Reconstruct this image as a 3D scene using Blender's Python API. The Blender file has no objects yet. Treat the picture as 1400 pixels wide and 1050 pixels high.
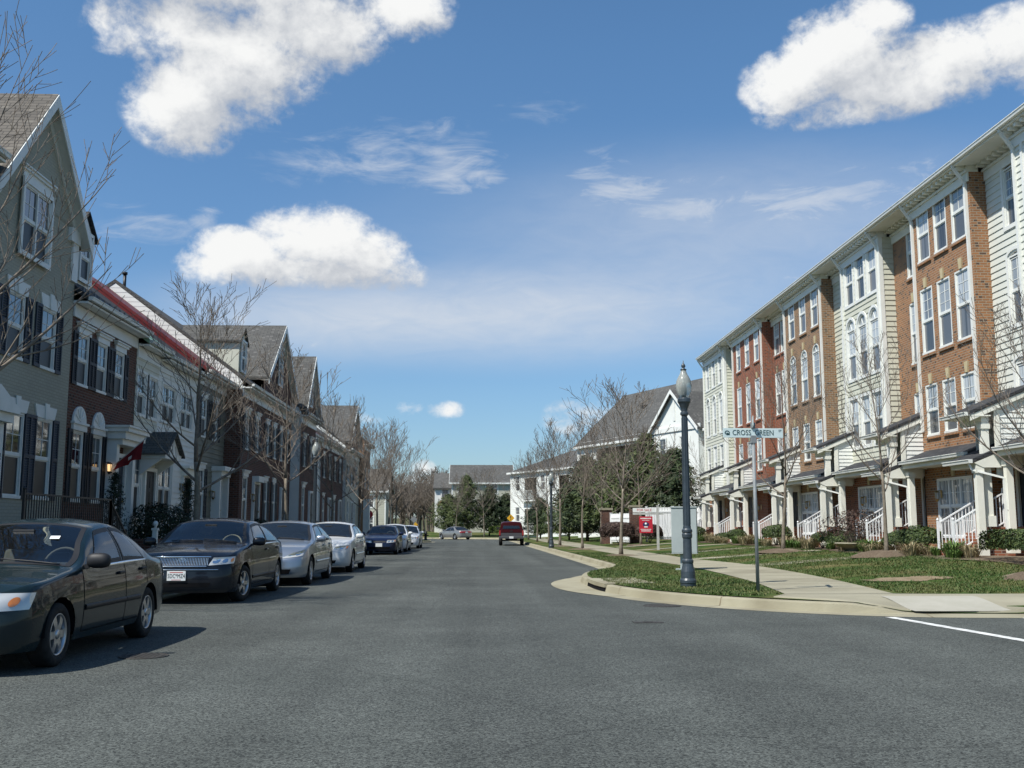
import bpy, bmesh, math, random
import numpy as np
from mathutils import Vector, Matrix
from mathutils.geometry import delaunay_2d_cdt
R = math.radians
scene = bpy.context.scene
COL = scene.collection
random.seed(7)

# ------------------------------------------------------------------ objects
def tag(o, label=None, cat=None, group=None, kind=None):
    if label: o['label'] = label
    if cat: o['category'] = cat
    if group: o['group'] = group
    if kind: o['kind'] = kind
    return o

def empty(name, loc=(0, 0, 0), rz=0.0, label=None, cat=None, group=None):
    o = bpy.data.objects.new(name, None)
    o.empty_display_size = 0.2
    COL.objects.link(o)
    o.location = loc
    o.rotation_euler = (0, 0, rz)
    return tag(o, label, cat, group)

def inst(name, mesh, parent=None, loc=(0, 0, 0), rz=0.0):
    o = bpy.data.objects.new(name, mesh)
    COL.objects.link(o)
    if parent: o.parent = parent
    o.location = loc
    o.rotation_euler = (0, 0, rz)
    return o

def copy_tree(o, parent=None):
    c = o.copy()
    COL.objects.link(c)
    if parent is not None: c.parent = parent
    for ch in list(o.children): copy_tree(ch, c)
    return c

class MB:
    """collects faces; mesh() makes one mesh, build() links it as one object"""
    def __init__(s):
        s.v = []; s.f = []; s.m = []; s.sm = []
    def add(s, vs, fs, m=0, smooth=False):
        b = len(s.v)
        s.v.extend([tuple(p) for p in vs])
        for f in fs:
            s.f.append(tuple(i + b for i in f)); s.m.append(m); s.sm.append(smooth)
    def poly(s, pts, m=0): s.add(pts, [tuple(range(len(pts)))], m)
    def box(s, x0, y0, z0, x1, y1, z1, m=0):
        if x0 > x1: x0, x1 = x1, x0
        if y0 > y1: y0, y1 = y1, y0
        if z0 > z1: z0, z1 = z1, z0
        v = [(x0, y0, z0), (x1, y0, z0), (x1, y1, z0), (x0, y1, z0), (x0, y0, z1), (x1, y0, z1), (x1, y1, z1), (x0, y1, z1)]
        s.add(v, [(0, 3, 2, 1), (4, 5, 6, 7), (0, 1, 5, 4), (1, 2, 6, 5), (2, 3, 7, 6), (3, 0, 4, 7)], m)
    def prism(s, pts, d, m=0):
        """polygon pts (3d, planar) swept by vector d"""
        n = len(pts); d = Vector(d)
        a = [Vector(p) for p in pts]; b = [p + d for p in a]
        fs = [tuple(range(n))[::-1], tuple(range(n, 2 * n))]
        for i in range(n):
            j = (i + 1) % n
            fs.append((i, j, n + j, n + i))
        # orientation
        nrm = Vector((0, 0, 0))
        for i in range(1, n - 1): nrm += (a[i] - a[0]).cross(a[i + 1] - a[0])
        if nrm.dot(d) < 0: fs = [f[::-1] for f in fs]
        s.add([tuple(p) for p in a + b], fs, m)
    def beam(s, p, q, w, h, m=0, up=(0, 0, 1)):
        """rectangular bar from p to q"""
        p = Vector(p); q = Vector(q); d = (q - p).normalized(); up = Vector(up)
        if abs(d.dot(up)) > .98: up = Vector((1, 0, 0))
        x = d.cross(up).normalized(); y = x.cross(d).normalized()
        c = [x * (w / 2) * a + y * (h / 2) * b for a, b in ((-1, -1), (1, -1), (1, 1), (-1, 1))]
        v = [p + k for k in c] + [q + k for k in c]
        s.add(v, [(0, 1, 2, 3)[::-1], (4, 5, 6, 7)[::-1][::-1], (0, 1, 5, 4), (1, 2, 6, 5), (2, 3, 7, 6), (3, 0, 4, 7)], m)
    def tube(s, pts, rad, n=6, m=0, cap=True, smooth=True):
        pts = [Vector(p) for p in pts]
        if not isinstance(rad, (list, tuple)): rad = [rad] * len(pts)
        prev = None; base = len(s.v); k = len(pts)
        for i, p in enumerate(pts):
            d = (pts[min(i + 1, k - 1)] - pts[max(i - 1, 0)]).normalized()
            if prev is None:
                t = Vector((0, 0, 1)) if abs(d.z) < .9 else Vector((1, 0, 0))
                x = d.cross(t).normalized()
            else:
                x = (prev - d * prev.dot(d)).normalized()
            prev = x; y = d.cross(x)
            for j in range(n):
                a = 2 * math.pi * j / n
                s.v.append(tuple(p + (x * math.cos(a) + y * math.sin(a)) * rad[i]))
        for i in range(k - 1):
            for j in range(n):
                jj = (j + 1) % n
                s.f.append((base + i * n + j, base + i * n + jj, base + (i + 1) * n + jj, base + (i + 1) * n + j))
                s.m.append(m); s.sm.append(smooth)
        if cap:
            s.f.append(tuple(base + j for j in range(n))[::-1]); s.m.append(m); s.sm.append(False)
            s.f.append(tuple(base + (k - 1) * n + j for j in range(n))); s.m.append(m); s.sm.append(False)
    def lathe(s, prof, n=16, c=(0, 0, 0), axis='z', m=0, smooth=True, cap=True):
        """prof: list of (r, h)"""
        base = len(s.v); k = len(prof); cx, cy, cz = c
        for r, h in prof:
            for j in range(n):
                a = 2 * math.pi * j / n
                ca, sa = r * math.cos(a), r * math.sin(a)
                if axis == 'z': s.v.append((cx + ca, cy + sa, cz + h))
                elif axis == 'x': s.v.append((cx + h, cy + ca, cz + sa))
                else: s.v.append((cx + sa, cy + h, cz + ca))
        for i in range(k - 1):
            for j in range(n):
                jj = (j + 1) % n
                s.f.append((base + i * n + j, base + i * n + jj, base + (i + 1) * n + jj, base + (i + 1) * n + j))
                s.m.append(m); s.sm.append(smooth)
        for i, rev in ((0, True), (k - 1, False)):
            if cap and prof[i][0] > 1e-4:
                f = tuple(base + i * n + j for j in range(n))
                s.f.append(f[::-1] if rev else f); s.m.append(m); s.sm.append(False)
    def grid(s, rows, m=0, smooth=True, skip=None, mfun=None):
        """rows: equal length lists of points"""
        base = len(s.v); nr = len(rows); nc = len(rows[0])
        for r in rows: s.v.extend([tuple(p) for p in r])
        for i in range(nr - 1):
            for j in range(nc - 1):
                if skip and skip(i, j): continue
                s.f.append((base + i * nc + j, base + i * nc + j + 1, base + (i + 1) * nc + j + 1, base + (i + 1) * nc + j))
                s.m.append(mfun(i, j) if mfun else m); s.sm.append(smooth)
    def mesh(s, name, mats, weld=False):
        me = bpy.data.meshes.new(name)
        me.from_pydata(s.v, [], s.f)
        if not isinstance(mats, (list, tuple)): mats = [mats]
        for mt in mats: me.materials.append(mt)
        n = len(me.polygons)
        me.polygons.foreach_set('material_index', np.array(s.m, dtype=np.int32))
        me.polygons.foreach_set('use_smooth', np.array(s.sm, dtype=bool))
        # metric uv: u horizontal, v up the face
        uv = me.uv_layers.new(name='UVMap')
        nl = len(me.loops)
        co = np.empty(len(me.vertices) * 3); me.vertices.foreach_get('co', co); co = co.reshape(-1, 3)
        vi = np.empty(nl, dtype=np.int32); me.loops.foreach_get('vertex_index', vi)
        nr = np.empty(n * 3); me.polygons.foreach_get('normal', nr); nr = nr.reshape(-1, 3)
        lt = np.empty(n, dtype=np.int32); me.polygons.foreach_get('loop_total', lt)
        nf = np.repeat(nr, lt, axis=0)
        ux = np.stack([-nf[:, 1], nf[:, 0], np.zeros(nl)], 1)
        ln = np.linalg.norm(ux, axis=1)
        flat = ln < .2
        ux[flat] = (1, 0, 0); ln[flat] = 1
        ux /= ln[:, None]
        vy = np.cross(nf, ux)
        p = co[vi]
        res = np.stack([(p * ux).sum(1), (p * vy).sum(1)], 1).astype(np.float32)
        uv.data.foreach_set('uv', res.ravel())
        me.update()
        if weld:
            bm = bmesh.new(); bm.from_mesh(me)
            bmesh.ops.remove_doubles(bm, verts=bm.verts, dist=.0004)
            bmesh.ops.recalc_face_normals(bm, faces=bm.faces)
            bm.to_mesh(me); bm.free()
        return me
    def build(s, name, mats, parent=None, weld=False):
        me = s.mesh(name, mats, weld)
        o = bpy.data.objects.new(name, me)
        COL.objects.link(o)
        if parent: o.parent = parent
        return o

def bevel(o, w=.01, seg=2, ang=35):
    bm = bmesh.new(); bm.from_mesh(o.data)
    bmesh.ops.remove_doubles(bm, verts=bm.verts, dist=.0004)
    es = [e for e in bm.edges if len(e.link_faces) == 2 and e.calc_face_angle(0) > R(ang)]
    bmesh.ops.bevel(bm, geom=es, offset=w, segments=seg, affect='EDGES', profile=.5)
    bm.to_mesh(o.data); bm.free()
    return o

def text_mesh(name, txt, size, mat, parent, loc, rot, align='CENTER', ext=.002, sx=1.0, spacing=1.0):
    cu = bpy.data.curves.new(name, 'FONT')
    cu.body = txt; cu.size = size; cu.extrude = ext; cu.align_x = align; cu.align_y = 'CENTER'
    cu.space_character = spacing
    cu.resolution_u = 3
    t = bpy.data.objects.new(name, cu)
    COL.objects.link(t)
    dg = bpy.context.evaluated_depsgraph_get()
    me = bpy.data.meshes.new_from_object(t.evaluated_get(dg))
    bpy.data.objects.remove(t)
    me.materials.clear(); me.materials.append(mat)
    o = bpy.data.objects.new(name, me)
    COL.objects.link(o)
    if parent: o.parent = parent
    o.location = loc; o.rotation_euler = rot; o.scale = (sx, 1, 1)
    return o

# ---------------------------------------------------------------- materials
def newmat(name):
    m = bpy.data.materials.new(name); m.use_nodes = True
    nt = m.node_tree; b = nt.nodes['Principled BSDF']
    return m, nt, b

def N(nt, t, **kw):
    n = nt.nodes.new(t)
    for k, v in kw.items():
        if hasattr(n, k): setattr(n, k, v)
        else: n.inputs[k].default_value = v
    return n

def rgba(c): return (c[0], c[1], c[2], 1)

def plain(name, c, rough=.5, metal=0.0, spec=.5, coat=0.0):
    m, nt, b = newmat(name)
    b.inputs['Base Color'].default_value = rgba(c)
    b.inputs['Roughness'].default_value = rough
    b.inputs['Metallic'].default_value = metal
    b.inputs['Specular IOR Level'].default_value = spec
    b.inputs['Coat Weight'].default_value = coat
    b.inputs['Coat Roughness'].default_value = .03
    return m

def mottled(name, c1, c2, scale=3.0, rough=.8, bump=0.0, bscale=None, detail=6, spec=.3, lo=.35, hi=.65, c3=None, s3=.4, coord='Object'):
    """two colours mixed by noise; optional third colour in large patches"""
    m, nt, b = newmat(name); L = nt.links
    tc = N(nt, 'ShaderNodeTexCoord')
    no = N(nt, 'ShaderNodeTexNoise'); no.inputs['Scale'].default_value = scale; no.inputs['Detail'].default_value = detail
    no.inputs['Roughness'].default_value = .65
    L.new(tc.outputs[coord], no.inputs['Vector'])
    cr = N(nt, 'ShaderNodeValToRGB')
    cr.color_ramp.elements[0].position = lo; cr.color_ramp.elements[0].color = rgba(c1)
    cr.color_ramp.elements[1].position = hi; cr.color_ramp.elements[1].color = rgba(c2)
    L.new(no.outputs['Fac'], cr.inputs['Fac'])
    out = cr.outputs['Color']
    if c3:
        n3 = N(nt, 'ShaderNodeTexNoise'); n3.inputs['Scale'].default_value = s3; n3.inputs['Detail'].default_value = 5
        L.new(tc.outputs[coord], n3.inputs['Vector'])
        r3 = N(nt, 'ShaderNodeValToRGB'); r3.color_ramp.elements[0].position = .48; r3.color_ramp.elements[1].position = .68
        L.new(n3.outputs['Fac'], r3.inputs['Fac'])
        mx = N(nt, 'ShaderNodeMixRGB'); mx.inputs['Color2'].default_value = rgba(c3)
        L.new(r3.outputs['Color'], mx.inputs['Fac']); L.new(out, mx.inputs['Color1'])
        out = mx.outputs['Color']
    L.new(out, b.inputs['Base Color'])
    b.inputs['Roughness'].default_value = rough
    b.inputs['Specular IOR Level'].default_value = spec
    if bump:
        n2 = N(nt, 'ShaderNodeTexNoise'); n2.inputs['Scale'].default_value = bscale or scale * 4; n2.inputs['Detail'].default_value = 4
        L.new(tc.outputs[coord], n2.inputs['Vector'])
        bp = N(nt, 'ShaderNodeBump'); bp.inputs['Strength'].default_value = bump; bp.inputs['Distance'].default_value = .02
        L.new(n2.outputs['Fac'], bp.inputs['Height']); L.new(bp.outputs['Normal'], b.inputs['Normal'])
    return m

def bricks(name, c1, c2, mortar, c3=None, w=.215, h=.076, mort=.011, rough=.85, bump=.5, offset=.5):
    m, nt, b = newmat(name); L = nt.links
    tc = N(nt, 'ShaderNodeTexCoord')
    bt = N(nt, 'ShaderNodeTexBrick')
    bt.offset = offset
    for k, v in (('Scale', 1), ('Mortar Size', mort), ('Mortar Smooth', .2), ('Bias', 0), ('Brick Width', w), ('Row Height', h)):
        bt.inputs[k].default_value = v
    bt.inputs['Color1'].default_value = rgba(c1); bt.inputs['Color2'].default_value = rgba(c2); bt.inputs['Mortar'].default_value = rgba(mortar)
    L.new(tc.outputs['UV'], bt.inputs['Vector'])
    out = bt.outputs['Color']
    # a second, sparser set of odd bricks + weathering
    no = N(nt, 'ShaderNodeTexNoise'); no.inputs['Scale'].default_value = .55; no.inputs['Detail'].default_value = 7
    L.new(tc.outputs['Object'], no.inputs['Vector'])
    mp = N(nt, 'ShaderNodeMapRange'); mp.inputs['To Min'].default_value = .78; mp.inputs['To Max'].default_value = 1.18
    L.new(no.outputs['Fac'], mp.inputs['Value'])
    if c3:
        sn = N(nt, 'ShaderNodeVectorMath'); sn.operation = 'SNAP'; sn.inputs[1].default_value = (w / 2, h, 1)
        L.new(tc.outputs['UV'], sn.inputs[0])
        wn = N(nt, 'ShaderNodeTexWhiteNoise'); wn.noise_dimensions = '2D'
        L.new(sn.outputs[0], wn.inputs['Vector'])
        gt = N(nt, 'ShaderNodeMath'); gt.operation = 'GREATER_THAN'; gt.inputs[1].default_value = .91
        L.new(wn.outputs['Value'], gt.inputs[0])
        mk = N(nt, 'ShaderNodeMath'); mk.operation = 'MULTIPLY'
        inv = N(nt, 'ShaderNodeMath'); inv.operation = 'SUBTRACT'; inv.inputs[0].default_value = 1
        L.new(bt.outputs['Fac'], inv.inputs[1]); L.new(gt.outputs[0], mk.inputs[0]); L.new(inv.outputs[0], mk.inputs[1])
        m3 = N(nt, 'ShaderNodeMixRGB'); m3.inputs['Color2'].default_value = rgba(c3)
        L.new(mk.outputs[0], m3.inputs['Fac']); L.new(out, m3.inputs['Color1']); out = m3.outputs['Color']
    mu = N(nt, 'ShaderNodeMixRGB'); mu.blend_type = 'MULTIPLY'; mu.inputs['Fac'].default_value = 1
    L.new(out, mu.inputs['Color1']); L.new(mp.outputs['Result'], mu.inputs['Color2'])
    L.new(mu.outputs['Color'], b.inputs['Base Color'])
    b.inputs['Roughness'].default_value = rough; b.inputs['Specular IOR Level'].default_value = .25
    bp = N(nt, 'ShaderNodeBump'); bp.inputs['Strength'].default_value = bump; bp.inputs['Distance'].default_value = .008; bp.invert = True
    L.new(bt.outputs['Fac'], bp.inputs['Height']); L.new(bp.outputs['Normal'], b.inputs['Normal'])
    return m

def carpaint(name, c, metal=.35, rough=.32):
    m, nt, b = newmat(name); L = nt.links
    tc = N(nt, 'ShaderNodeTexCoord')
    no = N(nt, 'ShaderNodeTexNoise'); no.inputs['Scale'].default_value = 2.5; no.inputs['Detail'].default_value = 8
    L.new(tc.outputs['Object'], no.inputs['Vector'])
    # road dust: low on the body and in clouds
    sx = N(nt, 'ShaderNodeSeparateXYZ'); L.new(tc.outputs['Object'], sx.inputs[0])
    mr = N(nt, 'ShaderNodeMapRange'); mr.inputs['From Min'].default_value = .62; mr.inputs['From Max'].default_value = .2
    mr.inputs['To Min'].default_value = 0.0; mr.inputs['To Max'].default_value = .12
    L.new(sx.outputs['Z'], mr.inputs['Value'])
    mm = N(nt, 'ShaderNodeMath'); mm.operation = 'MULTIPLY'; L.new(mr.outputs[0], mm.inputs[0]); L.new(no.outputs['Fac'], mm.inputs[1])
    mx = N(nt, 'ShaderNodeMixRGB'); mx.inputs['Color1'].default_value = rgba(c); mx.inputs['Color2'].default_value = (.16, .145, .12, 1)
    L.new(mm.outputs[0], mx.inputs['Fac']); L.new(mx.outputs[0], b.inputs['Base Color'])
    b.inputs['Metallic'].default_value = metal; b.inputs['Roughness'].default_value = rough
    b.inputs['Coat Weight'].default_value = .55 if max(c) < .1 else .9; b.inputs['Specular IOR Level'].default_value = .1
    cr = N(nt, 'ShaderNodeMapRange'); cr.inputs['To Min'].default_value = .01; cr.inputs['To Max'].default_value = .07
    L.new(no.outputs['Fac'], cr.inputs['Value']); L.new(cr.outputs[0], b.inputs['Coat Roughness'])
    return m

def glassmat(name, tint, opac):
    """thin window glass: fresnel reflection over a tinted see-through"""
    m, nt, b = newmat(name); L = nt.links
    nt.nodes.remove(b)
    out = nt.nodes['Material Output']
    tr = N(nt, 'ShaderNodeBsdfTransparent'); tr.inputs['Color'].default_value = rgba(tint)
    df = N(nt, 'ShaderNodeBsdfDiffuse'); df.inputs['Color'].default_value = (.02, .025, .028, 1)
    m1 = N(nt, 'ShaderNodeMixShader'); m1.inputs['Fac'].default_value = opac
    L.new(tr.outputs[0], m1.inputs[1]); L.new(df.outputs[0], m1.inputs[2])
    gl = N(nt, 'ShaderNodeBsdfGlossy'); gl.inputs['Roughness'].default_value = .015; gl.inputs['Color'].default_value = (.95, .97, 1, 1)
    fr = N(nt, 'ShaderNodeFresnel'); fr.inputs['IOR'].default_value = 1.6
    m2 = N(nt, 'ShaderNodeMixShader')
    L.new(fr.outputs[0], m2.inputs['Fac']); L.new(m1.outputs[0], m2.inputs[1]); L.new(gl.outputs[0], m2.inputs[2])
    L.new(m2.outputs[0], out.inputs['Surface'])
    return m

def leafmat(name, c1, c2, c3):
    m, nt, b = newmat(name); L = nt.links
    ge = N(nt, 'ShaderNodeNewGeometry')
    cr = N(nt, 'ShaderNodeValToRGB')
    cr.color_ramp.elements[0].color = rgba(c1); cr.color_ramp.elements[1].color = rgba(c3)
    e = cr.color_ramp.elements.new(.55); e.color = rgba(c2)
    L.new(ge.outputs['Random Per Island'], cr.inputs['Fac'])
    L.new(cr.outputs['Color'], b.inputs['Base Color'])
    b.inputs['Roughness'].default_value = .6; b.inputs['Specular IOR Level'].default_value = .25
    return m

M = {}
M['trim'] = mottled('white_painted_trim', (.70, .71, .66), (.78, .78, .73), 2.0, .45, spec=.4)
M['vinyl'] = mottled('white_vinyl', (.78, .79, .78), (.84, .85, .84), 1.5, .4, spec=.4)
M['cream_trim'] = mottled('cream_painted_trim', (.74, .73, .63), (.80, .79, .70), 2.0, .5)
M['sage'] = mottled('sage_lap_siding', (.52, .52, .42), (.58, .58, .475), .8, .6)
M['greige'] = mottled('greige_lap_siding', (.54, .54, .44), (.60, .60, .50), .8, .6)
M['pale_siding'] = mottled('pale_grey_siding', (.60, .61, .54), (.66, .67, .60), .8, .6)
M['white_siding'] = mottled('white_lap_siding', (.72, .73, .68), (.78, .79, .74), .8, .6)
M['cream_siding'] = mottled('cream_lap_siding', (.60, .59, .48), (.66, .65, .54), .8, .6)
M['beige_siding'] = mottled('beige_lap_siding', (.44, .43, .34), (.50, .49, .40), .8, .6)
M['brick_orange'] = bricks('orange_brown_brick', (.36, .165, .070), (.255, .122, .058), (.33, .27, .20), (.105, .068, .05))
M['brick_brown'] = bricks('tan_brown_brick', (.30, .155, .072), (.21, .115, .06), (.32, .28, .215), (.10, .07, .05))
M['brick_red'] = bricks('red_brick', (.30, .085, .038), (.225, .07, .035), (.28, .19, .14), (.13, .05, .035))
M['brick_base'] = bricks('porch_red_brick', (.32, .11, .055), (.23, .085, .048), (.32, .25, .20), (.11, .05, .04))
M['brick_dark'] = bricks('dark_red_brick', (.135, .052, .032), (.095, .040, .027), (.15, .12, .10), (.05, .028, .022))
M['brick_grey'] = bricks('painted_grey_brick', (.42, .40, .315), (.38, .365, .29), (.33, .315, .25), None, bump=.35)
M['shingle'] = bricks('grey_roof_shingles', (.115, .112, .102), (.085, .083, .078), (.05, .05, .048), (.145, .14, .13), w=.33, h=.145, mort=.012, bump=.6)
M['shingle_dark'] = bricks('charcoal_roof_shingles', (.055, .057, .06), (.04, .042, .046), (.022, .022, .024), (.07, .07, .072), w=.33, h=.145, mort=.012, bump=.6)
M['shingle_brown'] = bricks('weathered_roof_shingles', (.15, .135, .115), (.11, .10, .087), (.065, .06, .054), (.18, .165, .14), w=.33, h=.145, mort=.012, bump=.6)
M['red_roof'] = mottled('red_metal_roof', (.13, .016, .017), (.16, .024, .023), 3, .45)
M['green_roof'] = mottled('green_metal_roof', (.17, .30, .21), (.22, .36, .26), 3, .45)
def curtain_glass(name, lo, hi, rough, spec):
    """window glass in front of blinds or curtains that differ from window to window"""
    m, nt, b = newmat(name); L = nt.links
    tc = N(nt, 'ShaderNodeTexCoord'); oi = N(nt, 'ShaderNodeObjectInfo')
    sp = N(nt, 'ShaderNodeSeparateXYZ'); L.new(tc.outputs['Object'], sp.inputs[0])
    def mth(op, x, y, clamp=False):
        n = N(nt, 'ShaderNodeMath'); n.operation = op; n.use_clamp = clamp
        for i, v in enumerate((x, y)):
            if isinstance(v, (int, float)): n.inputs[i].default_value = v
            else: L.new(v, n.inputs[i])
        return n.outputs[0]
    wn = N(nt, 'ShaderNodeTexWhiteNoise'); wn.noise_dimensions = '3D'; L.new(oi.outputs['Location'], wn.inputs['Vector'])
    r1 = wn.outputs['Value']; sc = N(nt, 'ShaderNodeSeparateColor'); L.new(wn.outputs['Color'], sc.inputs[0]); r2, r3 = sc.outputs[1], sc.outputs[2]
    blinds = mth('MULTIPLY_ADD' if False else 'SINE', mth('MULTIPLY', sp.outputs['Z'], 150), 0)
    folds = mth('SINE', mth('ADD', mth('MULTIPLY', sp.outputs['X'], 42), mth('MULTIPLY', r2, 9)), 0)
    sel = mth('GREATER_THAN', r1, .5)
    pat = mth('ADD', mth('MULTIPLY', mth('MULTIPLY', blinds, .10), sel), mth('MULTIPLY', mth('MULTIPLY', folds, .24), mth('SUBTRACT', 1, sel)))
    # curtains drawn apart by a varying amount
    gap = mth('GREATER_THAN', mth('ABSOLUTE', sp.outputs['X'], 0), mth('MULTIPLY', mth('MULTIPLY', r3, .26), mth('SUBTRACT', 1, sel)))
    lev = mth('MULTIPLY', mth('ADD', mth('ADD', .45, mth('MULTIPLY', r2, .55)), pat, True), mth('ADD', .30, mth('MULTIPLY', gap, .70)))
    mx = N(nt, 'ShaderNodeMixRGB'); mx.inputs['Color1'].default_value = rgba(lo); mx.inputs['Color2'].default_value = rgba(hi)
    L.new(lev, mx.inputs['Fac']); L.new(mx.outputs[0], b.inputs['Base Color'])
    b.inputs['Roughness'].default_value = rough; b.inputs['Specular IOR Level'].default_value = spec
    no = N(nt, 'ShaderNodeTexNoise'); no.inputs['Scale'].default_value = 1.3; L.new(tc.outputs['Object'], no.inputs['Vector'])
    bp = N(nt, 'ShaderNodeBump'); bp.inputs['Strength'].default_value = .08; bp.inputs['Distance'].default_value = .05
    L.new(no.outputs['Fac'], bp.inputs['Height']); L.new(bp.outputs[0], b.inputs['Normal'])
    return m
M['glass_up'] = curtain_glass('window_glass_with_curtain', (.04, .05, .06), (.52, .55, .56), .04, 1.0)
M['glass_low'] = curtain_glass('window_glass_behind_screen', (.03, .035, .04), (.17, .175, .18), .14, .7)
M['glass_mirror'] = plain('shaded_window_glass', (.02, .024, .028), .03, 0, 1.0)
M['glass_mirror'].node_tree.nodes['Principled BSDF'].inputs['IOR'].default_value = 2.1
M['glass_screen'] = plain('window_insect_screen', (.012, .014, .016), .35, 0, .4)
M['dark'] = plain('dark_void', (.008, .008, .009), .9, 0, .1)
M['black_iron'] = plain('black_iron', (.012, .012, .014), .45, 0, .5)
M['navy_shutter'] = mottled('navy_shutter_paint', (.022, .03, .042), (.03, .038, .052), 4, .5)
M['black_shutter'] = mottled('black_shutter_paint', (.012, .014, .018), (.02, .022, .026), 4, .5)
M['stone'] = mottled('tan_keystone', (.46, .38, .22), (.54, .46, .29), 6, .8)
M['concrete'] = mottled('sidewalk_concrete', (.265, .245, .175), (.32, .295, .215), 1.2, .9, .15, 60, c3=(.225, .205, .145), s3=.5, coord='Object')
M['kerb'] = mottled('kerb_concrete', (.28, .255, .175), (.345, .32, .23), 1.6, .9, .3, 40, c3=(.22, .195, .13), s3=.8)
M['mulch'] = mottled('bark_mulch', (.085, .06, .04), (.165, .125, .085), 30, .95, .8, 60, c3=(.20, .16, .11), s3=1.5)
M['soil'] = mottled('garden_soil', (.16, .12, .075), (.30, .25, .16), 14, .95, .8, 40)
M['bark'] = mottled('grey_tree_bark', (.15, .125, .095), (.25, .215, .165), 9, .9, .6, 40)
M['bark_dark'] = mottled('dark_tree_bark', (.085, .07, .055), (.15, .125, .10), 9, .9, .5, 40)
M['twig'] = mottled('bare_twigs', (.13, .105, .085), (.23, .195, .155), 5, .9)
M['steel'] = mottled('galvanised_steel', (.17, .185, .185), (.23, .245, .245), 9, .55, spec=.5)
M['grey_paint'] = mottled('grey_box_paint', (.33, .37, .36), (.38, .42, .41), 2, .5)
M['lamp_paint'] = mottled('blue_grey_lamp_paint', (.030, .042, .052), (.05, .064, .075), 8, .38, .15, 60, spec=.6)
M['tyre'] = mottled('tyre_rubber', (.012, .012, .012), (.028, .027, .026), 12, .85)
M['chrome'] = plain('chrome', (.75, .76, .77), .08, 1, .5)
M['rim'] = plain('alloy_rim', (.48, .49, .50), .32, .85, .5)
M['black_plastic'] = plain('black_plastic', (.015, .015, .016), .55, 0, .4)
M['car_glass'] = glassmat('car_glass', (.74, .80, .78), .10)
M['car_glass_dark'] = glassmat('tinted_car_glass', (.35, .42, .42), .5)
M['seat'] = plain('grey_seat_cloth', (.16, .155, .145), .9, 0, .2)
M['seat_beige'] = plain('beige_seat_leather', (.42, .37, .28), .6, 0, .3)
M['lens'] = plain('clear_headlight_lens', (.50, .51, .50), .10, .15, .8, 1)
M['amber'] = plain('amber_lens', (.62, .19, .03), .15, 0, .8, 1)
M['redlens'] = plain('red_tail_lens', (.33, .02, .02), .15, 0, .8, 1)
M['plate'] = plain('licence_plate_white', (.72, .73, .70), .45)
M['ink'] = plain('black_ink', (.012, .012, .014), .6)
M['red_ink'] = plain('red_ink', (.45, .05, .04), .6)
M['sign_white'] = plain('reflective_white_sign', (.60, .70, .68), .4)
M['sign_ink'] = plain('dark_green_sign_ink', (.008, .045, .045), .5)
M['sign_red'] = plain('red_sign', (.48, .018, .035), .4)
M['sign_yellow'] = plain('yellow_sign', (.62, .33, .02), .45)
M['sign_blue'] = plain('dark_blue_print', (.015, .02, .09), .5)
M['wood_grey'] = mottled('weathered_white_post', (.36, .36, .33), (.50, .50, .47), 6, .8)
M['brass'] = plain('brass_lamp', (.36, .25, .09), .3, .9)
M['flag_red'] = mottled('red_flag_cloth', (.15, .010, .014), (.20, .016, .02), 3, .8)
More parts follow.
